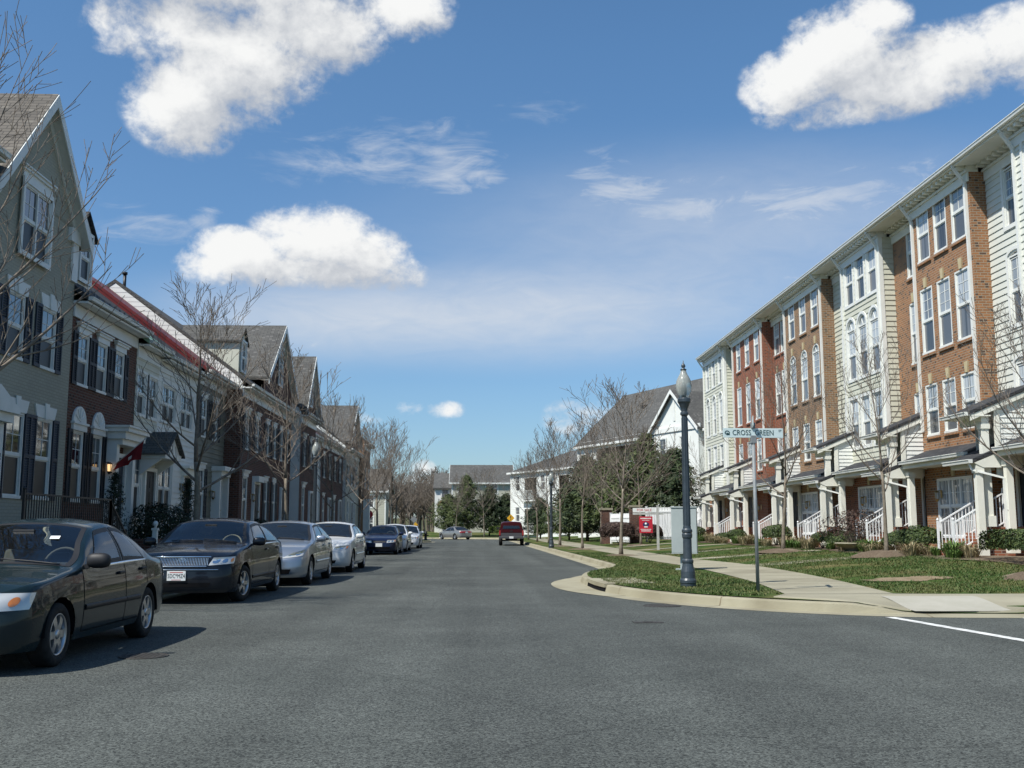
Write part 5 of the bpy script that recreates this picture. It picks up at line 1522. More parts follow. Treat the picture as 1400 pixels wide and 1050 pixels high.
# ---------------------------------------------------------------- bare trees
def bare_tree_meshes(seed, H=7.0, fork=2.1, spread=1.0, r0=.10, nmain=13, dens=1.0, up=.55, rmin=.006):
    rn = random.Random(seed)
    tk = MB(); br = MB()
    # trunk / leader
    pts = [Vector((0, 0, -.1))]; rad = [r0 * 1.35]
    n = 14; d = Vector((rn.uniform(-.03, .03), rn.uniform(-.03, .03), 1)).normalized()
    lead = H * .93
    for i in range(1, n + 1):
        z = lead * i / n
        d = (d + Vector((rn.uniform(-.09, .09), rn.uniform(-.09, .09), .25)) * (1 if z > fork else .35)).normalized()
        pts.append(pts[-1] + d * (lead / n)); f = i / n
        rad.append(r0 * ((1 - .35 * min(1, z / fork)) if z < fork else .65 * (1 - (z - fork) / (lead - fork)) ** 1.15 + .006 / r0 * .6))
    k = next(i for i, p in enumerate(pts) if p.z > fork * 1.25)
    tk.tube(pts[:k + 1], rad[:k + 1], 10)
    br.tube(pts[k:], rad[k:], 6)
    def at(z):
        for i in range(len(pts) - 1):
            if pts[i].z <= z <= pts[i + 1].z:
                t = (z - pts[i].z) / (pts[i + 1].z - pts[i].z); return pts[i].lerp(pts[i + 1], t), rad[i] * (1 - t) + rad[i + 1] * t
        return pts[-1], rad[-1]
    def limb(p, d, L, r, lvl):
        m = {1: 7, 2: 4, 3: 2}[lvl]
        q = [p.copy()]; rr = [r]; dd = d.copy()
        for i in range(1, m + 1):
            w_ = {1: .09, 2: .07, 3: .05}[lvl]
            dd = (dd + Vector((rn.uniform(-w_, w_), rn.uniform(-w_, w_), {1: .17, 2: .15, 3: .05}[lvl] * up * 1.6))).normalized()
            q.append(q[-1] + dd * (L / m)); rr.append(max(rmin, r * (1 - i / m * .86)))
        br.tube(q, rr, 5 if lvl == 1 else (4 if lvl == 2 else 3), cap=False)
        if lvl >= 3: return
        cnt = int({1: 10, 2: 5}[lvl] * dens)
        for c in range(cnt):
            f = (.15 + .83 * (c + rn.random() * .8) / cnt)
            f = min(.97, f)
            i = min(m - 1, int(f * m)); t = f * m - i
            pp = q[i].lerp(q[i + 1], t); ax = (q[i + 1] - q[i]).normalized()
            s = Vector((rn.uniform(-1, 1), rn.uniform(-1, 1), rn.uniform(-.1, .9)))
            s = (s - ax * s.dot(ax))
            if s.length < .1: continue
            s.normalize()
            nd = (ax * rn.uniform(.8, 1.1) + s * rn.uniform(.45, .8)).normalized()
            LL = L * (1 - f * .6) * rn.uniform(.38, .66) if lvl < 2 else (.16 + L * .30) * rn.uniform(.5, 1.2)
            limb(pp, nd, LL, max(rmin, (rr[i] * (1 - t) + rr[i + 1] * t) * .55), lvl + 1)
    for i in range(nmain):
        f = (i + rn.random() * .7) / nmain
        z = fork + (lead * .92 - fork) * f ** 1.05
        p, r = at(z)
        a = i * 2.399 + rn.uniform(-.5, .5)
        tilt = (1.0 - .55 * f) * (.72 + .35 * rn.random()) * spread
        d = Vector((math.cos(a) * math.sin(tilt), math.sin(a) * math.sin(tilt), math.cos(tilt)))
        L = (H * 1.02 - z) * (.64 if f < .4 else .86) * rn.uniform(.78, 1.12) + .3
        limb(p, d, L, max(.009, r * .58), 1)
    # epicormic vertical shoots high up
    return tk.mesh('tree_trunk', M['bark']), br.mesh('tree_branches', M['twig'])

TREES = [bare_tree_meshes(11, 7.8, 2.1, 1.3, .115, 15, 1.0, .30, .006), bare_tree_meshes(23, 7.2, 1.9, 1.2, .075, 14, 1.0, .34, .0065), bare_tree_meshes(37, 7.6, 2.0, 1.2, .09, 15, .92, .32, .008), bare_tree_meshes(41, 6.9, 1.8, 1.3, .08, 13, 1.0, .30, .0065), bare_tree_meshes(55, 7.6, 2.1, 1.25, .09, 14, .92, .32, .008), bare_tree_meshes(63, 7.0, 1.9, 1.05, .075, 12, .9, .36, .0055)]
BIG = bare_tree_meshes(79, 8.9, 2.1, 1.1, .13, 23, 1.0, .40, .0055)
def bare_tree(x, y, z, label, k, s=1.0, rz=0.0, group=None, mesh=None, lean=(0, 0)):
    a, b = mesh or TREES[k]
    t = empty('bare_tree', (x, y, z), rz, label, 'tree', group)
    t.scale = (s, s, s); t.rotation_euler = (lean[0], lean[1], rz)
    inst('trunk', a, t); inst('branches', b, t)
    return t
def mulch_ring(x, y, z, r, h, label):
    rn = random.Random(int(x * 100 + y)); b = MB()
    rows = []
    for i, (rr, hh) in enumerate([(.08, h), (.4 * r, h * .85), (.75 * r, h * .4), (r, -.02)]):
        rows.append([(x_ * 1, y_ * 1, hh + rn.uniform(-.015, .015)) for x_, y_ in [(rr * math.cos(a * math.pi / 12) * (1 + .12 * math.sin(a * 1.7 + x)), rr * math.sin(a * math.pi / 12) * (1 + .12 * math.sin(a * 1.3 + y))) for a in range(24)]])
        rows[-1].append(rows[-1][0])
    b.grid(rows); o = b.build('mulch_mound', M['mulch'])
    bm = bmesh.new(); bm.from_mesh(o.data)
    for f in bm.faces:
        if f.normal.z < 0: f.normal_flip()
    bm.to_mesh(o.data); bm.free()
    o.location = (x, y, z)
    return tag(o, kind='structure')

GL = 'bare street trees along the left kerb'; GR = 'bare street trees along the right sidewalk'
LT = [(15.7, -8.45, BIG, 0, 1.0, 2.2, 'large bare tree reaching in at the left edge, nearest to the camera'),
      (26.6, -7.15, None, 0, .92, 0.6, 'bare spreading street tree rising behind the black sedan'),
      (39.0, -7.1, None, 4, 1.0, 2.0, 'bare street tree in front of the big dark gabled brick house'),
      (50.5, -7.1, None, 3, 1.08, 4.0, 'pale trunked bare tree behind the white sedan, fourth on the left'),
      (62, -7.1, None, 2, .95, 1.1, 'bare tree just beyond the pale grey sided house, fifth on the left'),
      (72.5, -7.0, None, 2, 1.10, 3.1, 'dark upright bare tree left of the navy sedan roof, sixth on the left'),
      (79.5, -6.9, None, 4, 1.1, 5.0, 'bare tree over the navy sedan, seventh on the left'),
      (86, -6.9, None, 2, 1.04, .3, 'bare tree over the far white sedans, eighth on the left')]
for y, x, ms, k, s, rz, lab in LT:
    bare_tree(x, y, zL(x, y), lab, k, s, rz, GL, ms)
RTR = [(41.2, 5.6, 2, .90, 0.4, 'bare tree nearest the camera on the right verge, left of the realty sign'),
       (53, 5.25, 1, .92, 1.9, 'second bare tree from the camera on the right verge'),
       (61.5, 4.75, 4, .95, 3.0, 'bare tree just beyond the farther right hand lamp'),
       (74, 4.95, 2, .93, 4.4, 'fourth bare tree on the right verge'),
       (81, 4.5, 1, .96, 5.2, 'fifth bare tree on the right verge'),
       (96, 4.55, 4, .95, .9, 'bare tree just right of the maroon pickup'),
       (58, 9.0, 3, .95, 2.6, 'bare tree beyond the sidewalk directly behind the realty sign'),
       (67, 7.85, 3, .9, 5.6, 'bare tree beyond the sidewalk left of the brick pillars')]
for y, x, k, s, rz, lab in RTR:
    bare_tree(x, y, zR(x, y), lab, k, s, rz, GR)
    if y < 62: mulch_ring(x, y, zR(x, y), .8, .06, 'mulch')
GLAWN = 'young bare trees on the right lawn'
bare_tree(11.4, 29.0, zR(11.4, 29), 'slim bare tree in a mulch mound before the orange brick townhouse', 5, .88, 1.0, GLAWN); mulch_ring(11.4, 29.0, zR(11.4, 29), 1.0, .17, 'm')
bare_tree(10.6, 36.2, zR(10.6, 36.2), 'slim bare tree in a mulch mound behind the street name sign', 5, .98, 2.6, GLAWN, lean=(0, -.05)); mulch_ring(10.6, 36.2, zR(10.6, 36), 1.0, .12, 'm')
bare_tree(11.2, 20.6, zR(11.2, 20), 'bare tree reaching in from the right edge before the nearest townhouse', 0, .72, 4.2, GLAWN); mulch_ring(11.2, 20.6, zR(11.2, 20), .85, .15, 'm')
bare_tree(15.5, 68.5, zR(13, 68), 'bare tree in front of the big white apartment block', 3, 1.0, 1.7)
bare_tree(-2.6, 118.6, zF(0, 118), 'thin bare tree at the front edge of the evergreens by the far silver sedan', 1, .95, 2.0)
bare_tree(.6, 119.5, zF(0, 119), 'pale trunked bare tree before the far evergreens', 2, 1.02, 3.3)
for i, (x, y, s, lab) in enumerate([(-10.8, 101, 1.0, 'bare tree beyond the far left corner, before the tan house'), (-7.4, 112, 1.0, 'bare tree standing just left of the cream house'), (-12.5, 110, .9, 'bare tree behind the far left traffic sign'), (-14.5, 103, 1.05, 'bare tree left of the tan house porch')]):
    bare_tree(x, y, .2, lab, [2, 3, 4, 1][i], s, i * 1.3)

# far bare wood behind: reads as one mass
rn = random.Random(99)
b = MB()
for i in range(95):
    x = rn.uniform(-26, -3.0); y = rn.uniform(142, 178)
    H = rn.uniform(7, 11); p = Vector((x, y, 0))
    b.tube([p, p + Vector((rn.uniform(-.4, .4), 0, H * .5)), p + Vector((rn.uniform(-.8, .8), 0, H))], [.16, .1, .02], 4, cap=False)
    for k in range(34):
        f = rn.uniform(.25, .95); q = p + Vector((0, 0, H * f)); a = rn.uniform(0, 6.28); L = (1 - f) * H * .45 + .7
        e = q + Vector((math.cos(a) * L * .75, math.sin(a) * L * .75, L * rn.uniform(.5, .95)))
        b.tube([q, q.lerp(e, .5) + Vector((0, 0, -.1)), e], [.075 * (1.1 - f), .045, .022], 3, cap=False)
        for j in range(6):
            s_ = q.lerp(e, rn.uniform(.35, 1)); e2 = s_ + Vector((rn.uniform(-1, 1), rn.uniform(-1, 1), rn.uniform(.2, 1))) * L * .34
            b.tube([s_, e2], [.024, .014], 3, cap=False)
o = b.build('far_wood', M['twig'])
tag(o, 'brown leafless wood filling the gap beyond the far cross street', 'wood', kind='stuff')

# ---------------------------------------------------------------- leafy plants
M['pine'] = leafmat('evergreen_needles', (.014, .027, .012), (.03, .048, .018), (.065, .085, .033))
M['cedar'] = leafmat('cedar_foliage', (.030, .046, .014), (.060, .085, .025), (.115, .135, .05))
M['box'] = leafmat('boxwood_leaves', (.02, .036, .012), (.045, .07, .02), (.09, .115, .035))
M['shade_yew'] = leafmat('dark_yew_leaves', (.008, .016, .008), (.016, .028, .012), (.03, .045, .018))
M['hedge_leaf'] = leafmat('hedge_leaves', (.04, .07, .012), (.075, .12, .02), (.13, .18, .04))
M['russet'] = leafmat('russet_shrub_leaves', (.034, .020, .017), (.058, .037, .028), (.10, .065, .048))
M['straw'] = leafmat('dry_grass_blades', (.19, .15, .075), (.30, .25, .14), (.40, .34, .21))
M['daylily'] = leafmat('daylily_blades', (.05, .10, .02), (.09, .16, .035), (.15, .22, .06))

def leaf(b, p, nrm, s, asp, rn):
    t = Vector((rn.uniform(-1, 1), rn.uniform(-1, 1), rn.uniform(-1, 1))).cross(nrm)
    if t.length < .05: return
    t.normalize(); u = nrm.cross(t).normalized()
    a = t * s * asp; c = u * s
    b.add([p - a * .3 - c, p + a * .5 - c * .2, p + a * .25 + c, p - a * .5 + c * .3], [(0, 1, 2, 3)])

def conifer_meshes(seed, H, R0, mat, nb=150, z0=.25, s=.17, sharp=1.0, per=26):
    rn = random.Random(seed)
    tk = MB(); tk.tube([(0, 0, -.1), (.03, 0, H * .5), (0, 0, H * .97)], [.13 * H / 7, .07 * H / 7, .012], 7)
    for i in range(24):
        f = rn.uniform(.08, .7); a = rn.uniform(0, 6.28); L = R0 * (1 - f) * .8
        tk.tube([(0, 0, H * f), (L * math.cos(a) * .6, L * math.sin(a) * .6, H * f + L * .25), (L * math.cos(a), L * math.sin(a), H * f + L * .5)], [.03, .02, .006], 4, cap=False)
    b = MB()
    for i in range(nb):
        f = (i + rn.random()) / nb
        z = z0 + (H - z0) * f
        a = i * 2.399 + rn.uniform(-.4, .4)
        prof = ((1 - f) ** .8 * sharp + .05) * (.75 + .45 * min(1, f * 5 + .3))
        L = R0 * prof * rn.uniform(.62, 1.22)
        d = Vector((math.cos(a), math.sin(a), rn.uniform(.15, .75))).normalized()
        for k in range(per):
            g = rn.random() ** .6
            p = Vector((0, 0, z)) + d * L * g + Vector((rn.gauss(0, .13), rn.gauss(0, .13), rn.gauss(0, .11))) * (R0 * .55) * (.35 + g * .6)
            nr = (d + Vector((rn.uniform(-.9, .9), rn.uniform(-.9, .9), rn.uniform(-.4, 1.1)))).normalized()
            leaf(b, p, nr, s * rn.uniform(.5, 1.25), rn.uniform(.22, .5), rn)
    return tk.mesh('conifer_trunk', M['bark_dark']), b.mesh('conifer_crown', mat)

PINES = [conifer_meshes(5, 6.6, 2.7, M['pine'], 260, .5, .24, per=30), conifer_meshes(6, 5.8, 3.0, M['cedar'], 250, .4, .23, per=30), conifer_meshes(8, 7.0, 2.5, M['cedar'], 260, .6, .22, per=30)]
def conifer(x, y, z, k, s, rz, label, group=None, sx=1.0):
    t = empty('evergreen_tree', (x, y, z), rz, label, 'tree', group); t.scale = (s * sx, s * sx, s)
    inst('trunk', PINES[k][0], t); inst('crown', PINES[k][1], t)
GE = 'evergreen trees before the cream house'; GQ = 'evergreen trees in front of the big white apartment block'
for i, (x, y, k, s, sx, lab) in enumerate([(-1.4, 121.5, 2, .98, 1.0, 'tallest evergreen at the bend, before the cream house gable'), (1.2, 122.5, 0, .86, 1.0, 'dark evergreen right of the tallest one at the bend'), (-3.6, 121.8, 1, .8, 1.1, 'low wide evergreen left of the tallest one at the bend'), (3.2, 123.5, 0, .72, 1.2, 'short dark evergreen at the right end of the bend group')]):
    conifer(x, y, zF(x, y), k, s, i * 1.1, lab, GE, sx)
for i, (x, y, k, s, sx, lab) in enumerate([(8.3, 80, 0, .95, 1.15, 'evergreen behind the fourth bare tree on the right verge'), (9.6, 74.5, 1, 1.02, 1.15, 'wide evergreen left of the enclosure pillars'), (12.2, 75.5, 2, 1.05, 1.1, 'tall evergreen rising over the brick pillars'), (13.6, 72.5, 0, .92, 1.15, 'dark evergreen behind the white fence'), (7.6, 88, 1, .78, 1.1, 'small evergreen below the white balcony block'), (5.9, 100.5, 0, .58, 1.2, 'short dark evergreen just right of the yellow diamond sign')]):
    conifer(x, y, zR(min(x, 12), y), k, s, i * 1.7, lab, GQ, sx)

def shrub_mesh(seed, rx, ry, h, mat, n, s, boxy=2.0, rough=.16, dome=False):
    rn = random.Random(seed); b = MB()
    lob = [(rn.uniform(0, 6.28), rn.uniform(0, 1), rn.uniform(-rough, rough)) for _ in range(14)]
    for i in range(n):
        a = rn.uniform(0, 2 * math.pi); cz = rn.uniform(-.25, 1)
        ct = math.sqrt(max(0, 1 - min(1, abs(cz)) ** 2))
        d = Vector((math.cos(a) * ct, math.sin(a) * ct, cz))
        e = boxy
        k = (abs(d.x) ** e + abs(d.y) ** e + abs(d.z) ** e) ** (-1 / e)
        bump = sum(l[2] * math.exp(-((math.cos(a - l[0]) - 1) ** 2 * 8 + (cz - l[1]) ** 2 * 7)) for l in lob)
        k *= (1 + bump) * (1 - rn.random() ** 3 * .45)
        p = Vector((d.x * k * rx, d.y * k * ry, h * .5 + d.z * k * h * .5))
        if p.z < .0: p.z = rn.uniform(0, .1)
        nr = (d + Vector((rn.uniform(-.8, .8), rn.uniform(-.8, .8), rn.uniform(-.4, .9)))).normalized()
        leaf(b, p, nr, s * rn.uniform(.6, 1.3), rn.uniform(.5, .9), rn)
    return b.mesh('shrub_leaves', mat)
def twigs(seed, n, h, r, mat):
    rn = random.Random(seed); b = MB()
    for i in range(n):
        a = rn.uniform(0, 6.28); e = Vector((math.cos(a) * r * rn.uniform(.2, .8), math.sin(a) * r * rn.uniform(.2, .8), h * rn.uniform(.5, .9)))
        b.tube([(0, 0, -.05), e * .5, e], [.014, .009, .004], 4, cap=False)
    return b.mesh('shrub_stems', mat)
def shrub(name, x, y, z, leaves, stems, label, cat='shrub', group=None, rz=0.0, s=1.0):
    t = empty(name, (x, y, z), rz, label, cat, group); t.scale = (s, s, s)
    inst('foliage', leaves, t)
    if stems: inst('stems', stems, t)
    return t
STM = twigs(1, 14, .7, .5, M['bark_dark'])
BOX = [shrub_mesh(3, .55, .5, .75, M['box'], 2600, .045), shrub_mesh(4, .7, .55, .6, M['box'], 2800, .045)]
HEDGE = shrub_mesh(9, .55, 1.9, .72, M['box'], 6500, .045, 7, .03)
rn = random.Random(17)
shrub('clipped_hedge', 12.5, 23.1, zR(12.1, 24) + .02, HEDGE, None, 'low clipped hedge before the nearest townhouse at the right edge', 'hedge')
GB = 'low shrubs in the beds of the right hand townhouses'
for i, (x, y, k, s, lab) in enumerate([(12.7, 29.6, 0, 1.05, 'green shrub left of the nearest white stair railing'), (12.75, 31.1, 1, 1.1, 'spreading green shrub under the orange brick house triple window, right of its slim tree'), (12.8, 36.6, 1, 1.0, 'low green shrub under the arched ground window of the sage house'), (12.5, 37.7, 0, .8, 'small green shrub left of the stone planter'), (12.6, 44.0, 0, 1.15, 'rounded dark shrub under the tan brown brick house window'), (12.6, 50.8, 0, .9, 'rounded shrub by the red brick house stairs'), (12.5, 52.8, 1, .8, 'low shrub between two stair railings of the far right houses'), (12.4, 59.5, 0, 1.1, 'rounded shrub before the farthest right house, left one'), (12.5, 61.8, 0, .9, 'rounded shrub at the far corner of the farthest right house')]):
    shrub('boxwood_shrub', x, y, zR(x, y) + .02, BOX[k], STM, lab, 'shrub', GB, i * .9, s)
RUS = shrub_mesh(21, .85, .8, 1.35, M['russet'], 1500, .05, 2, .2)
shrub('russet_shrub', 12.3, 33.9, zR(12.3, 34), RUS, twigs(4, 60, 1.25, .9, M['bark_dark']), 'reddish brown twiggy shrub beside the stone planter before the sage house', 'shrub')
RUS2 = shrub_mesh(22, 1.1, .9, 1.3, M['russet'], 6500, .075, 3, .12)
shrub('russet_hedge', 8.4, 62.6, zR(8.4, 62), RUS2, STM, 'rounded russet bush left of the front brick pillar', 'shrub')
shrub('russet_hedge', 10.0, 61.0, zR(10, 61), RUS2, STM, 'rounded russet bush right of the front brick pillar behind the realty sign', 'shrub', None, 1.0, .8)
# blades of daylilies and dry ornamental grass in the beds
def tuft_mesh(seed, n, h, r, mat, w=.012):
    rn = random.Random(seed); b = MB()
    for i in range(n):
        a = rn.uniform(0, 6.28); rr = r * rn.random() ** .5 * .5
        p = Vector((math.cos(a) * rr, math.sin(a) * rr, 0)); o_ = Vector((math.cos(a), math.sin(a), 0)) * rn.uniform(.1, 1) * r
        hh = h * rn.uniform(.5, 1.1); sd = Vector((-math.sin(a), math.cos(a), 0)) * w
        m1 = p + o_ * .4 + Vector((0, 0, hh * .75)); e = p + o_ + Vector((0, 0, hh * rn.uniform(.5, 1)))
        b.add([p - sd, p + sd, m1 + sd * .8, m1 - sd * .8, e], [(0, 1, 2, 3), (3, 2, 4)])
    return b.mesh('grass_tuft', mat)
TUF = [tuft_mesh(1, 170, .42, .42, M['straw']), tuft_mesh(2, 150, .36, .36, M['daylily'], .016)]
spots = []
for i in range(58):
    y = rn.uniform(25.5, 63); x = rn.uniform(11.75, 12.5)
    spots.append((x, y, 0 if rn.random() < .68 else 1))
for i, (x, y, k) in enumerate(spots):
    o = inst('bed_tuft', TUF[k], None, (x, y, zR(x, y) + .02), rn.uniform(0, 6)); s = rn.uniform(.7, 1.25); o.scale = (s, s, s * rn.uniform(.7, 1.1))
    tag(o, ['tuft of dry straw coloured grass in the bed along the right hand townhouses', 'tuft of fresh green blades in the bed along the right hand townhouses'][k], 'grass tuft', ['dry grass tufts in the right hand beds', 'green blade tufts in the right hand beds'][k])
# far hedges
HF = shrub_mesh(31, .7, 3.4, 1.25, M['hedge_leaf'], 7000, .085, 8, .02)
shrub('clipped_hedge', 4.6, 121.0, zF(3, 121), HF, None, 'yellow green clipped hedge left of the pickup at the bend', 'hedge', None, R(90))
HF2 = shrub_mesh(32, .8, 4.6, 1.3, M['box'], 9000, .08, 8, .02)
shrub('clipped_hedge', 9.4, 91, zR(9, 91), HF2, None, 'long dark green clipped hedge beyond the right hand sidewalk', 'hedge', None, R(80))
# shade plants on the left
CONE = conifer_meshes(61, 2.5, .62, M['shade_yew'], 120, .05, .055, 1.0, 30)
def cone(x, y, s, label):
    t = empty('cone_shrub', (x, y, zL(x, y) + .1), x * 3, label, 'shrub', 'clipped cone evergreens before the left houses'); t.scale = (s, s, s)
    inst('trunk', CONE[0], t); inst('crown', CONE[1], t)
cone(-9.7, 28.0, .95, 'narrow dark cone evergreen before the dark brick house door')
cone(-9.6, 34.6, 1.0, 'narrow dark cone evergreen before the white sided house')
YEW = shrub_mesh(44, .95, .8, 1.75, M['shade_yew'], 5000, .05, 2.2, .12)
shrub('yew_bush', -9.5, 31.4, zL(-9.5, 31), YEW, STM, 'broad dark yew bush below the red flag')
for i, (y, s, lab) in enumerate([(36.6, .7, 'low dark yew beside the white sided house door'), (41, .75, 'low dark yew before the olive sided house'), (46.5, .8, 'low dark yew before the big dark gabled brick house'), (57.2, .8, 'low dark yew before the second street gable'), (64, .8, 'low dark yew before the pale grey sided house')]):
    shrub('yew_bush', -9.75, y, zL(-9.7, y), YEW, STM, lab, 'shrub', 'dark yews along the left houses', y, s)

# ---------------------------------------------------------------- blades of lawn grass near the camera
def lawn_blades():
    rg = np.random.default_rng(5)
    reg = [(2.6, 19.0, 5.6, 32, 11500), (3.3, 17.2, 5.2, 19, 2600), (7.2, 17.6, 12.0, 30, 15000), (4.1, 32, 5.7, 46, 4500), (7.3, 30, 11.9, 44, 7000), (9, 15.6, 26, 16.0, 1800)]
    P = []
    inner = offset(RK, .20)
    poly = [(p.x, p.y) for p in inner] + [(64, 106)]
    px_ = np.array([p[0] for p in poly]); py_ = np.array([p[1] for p in poly])
    def inside(x, y):
        c = np.zeros(len(x), bool); j = len(px_) - 1
        for i in range(len(px_)):
            m = ((py_[i] > y) != (py_[j] > y)) & (x < (px_[j] - px_[i]) * (y - py_[i]) / (py_[j] - py_[i] + 1e-12) + px_[i])
            c ^= m; j = i
        return c
    lx = np.array([p.x for p in far_l]); ly = np.array([p.y for p in far_l]); rx = np.array([p.x for p in far_r])
    for (x0, y0, x1, y1, n) in reg:
        x = rg.uniform(x0, x1, n); y = rg.uniform(y0, y1, n)
        k = inside(x, y)
        L_ = np.interp(y, ly[::-1], lx[::-1]); R_ = np.interp(y, np.array([p.y for p in far_r])[::-1], rx[::-1])
        k &= ~((x > L_ - .04) & (x < R_ + .04) & (y > 17.3))
        k &= ~((y < 17.45) & (y > 16.02) & (x > 4.7))
        k &= ~((y < 17) & (x < 9.3)) | (x < 5.2)
        k &= ((x - 8.75) / .85) ** 2 + ((y - 21.2) / .5) ** 2 > rg.uniform(.3, 1.5, n)
        bald = (np.sin(x * 1.7 + 1.3 * np.sin(y * .9)) + np.sin(y * 1.3 + x * .6)) > 1.25
        k &= ~(bald & (rg.random(n) < .75))
        P.append(np.stack([x[k], y[k]], 1))
    P = np.concatenate(P)
    # each point is a small tuft of 3 blades
    v = []; f = []
    n = len(P)
    for rep in range(3):
        a = rg.uniform(0, 2 * np.pi, n); h = rg.uniform(.018, .048, n); w = rg.uniform(.006, .012, n)
        ox = rg.normal(0, .025, n); oy = rg.normal(0, .025, n)
        t = np.clip((P[:, 0] - 6.5) / 6.0, 0, 1); t2 = np.clip((P[:, 1] - 17.0) / 8.0, 0, 1); z = .15 + .02 + .34 * t * t * (3 - 2 * t) * t2 * t2 * (3 - 2 * t2)
        x = P[:, 0] + ox; y = P[:, 1] + oy
        lean = rg.uniform(.2, 1.0, n) * h
        A = np.stack([x - np.sin(a) * w, y + np.cos(a) * w, z], 1); B = np.stack([x + np.sin(a) * w, y - np.cos(a) * w, z], 1)
        C = np.stack([x + np.cos(a) * lean, y + np.sin(a) * lean, z + h], 1)
        b0 = len(v) * 0
        v.append(np.stack([A, B, C], 1).reshape(-1, 3))
    V = np.concatenate(v); F = np.arange(len(V)).reshape(-1, 3)
    me = bpy.data.meshes.new('lawn_grass'); me.from_pydata(V.tolist(), [], F.tolist())
    lm = leafmat('lawn_blade', (.028, .062, .011), (.054, .100, .02), (.14, .135, .05))
    nt = lm.node_tree; bb = nt.nodes['Principled BSDF']; lk = bb.inputs['Base Color'].links[0].from_socket
    tc = N(nt, 'ShaderNodeTexCoord'); nz = N(nt, 'ShaderNodeTexNoise'); nz.inputs['Scale'].default_value = .9; nz.inputs['Detail'].default_value = 6; nt.links.new(tc.outputs['Object'], nz.inputs['Vector'])
    mr = N(nt, 'ShaderNodeMapRange'); mr.inputs['From Min'].default_value = .46; mr.inputs['From Max'].default_value = .72; mr.inputs['To Max'].default_value = .75; nt.links.new(nz.outputs['Fac'], mr.inputs['Value'])
    mx = N(nt, 'ShaderNodeMixRGB'); mx.inputs['Color2'].default_value = (.135, .125, .045, 1); nt.links.new(mr.outputs[0], mx.inputs['Fac']); nt.links.new(lk, mx.inputs['Color1']); nt.links.new(mx.outputs[0], bb.inputs['Base Color'])
    me.materials.append(lm)
    o = bpy.data.objects.new('lawn_grass', me); COL.objects.link(o)
    tag(o, 'short spring lawn grass covering the right corner and verges', 'grass', kind='stuff')
lawn_blades()
# ---------------------------------------------------------------- cars: front at +y, x to the car's own left/right, z up
def interp(pts, y):
    """pts sorted by descending y"""
    if y >= pts[0][0]: return pts[0][1]
    for (a, za), (b, zb) in zip(pts, pts[1:]):
        if y >= b: return zb + (za - zb) * (y - b) / (a - b + 1e-9)
    return pts[-1][1]
def smooth_prof(pts, wdt=.10, n=7):
    def f(y):
        k = min(1.0, max(.12, (pts[0][0] - y) / .15), max(.12, (y - pts[-1][0]) / .15)) if True else 1
        w = wdt * min(1, max(0.0, (pts[0][0] - y) / wdt), max(0.0, (y - pts[-1][0]) / wdt))
        return sum(interp(pts, y + w * (2 * i / (n - 1) - 1)) for i in range(n)) / n
    return f

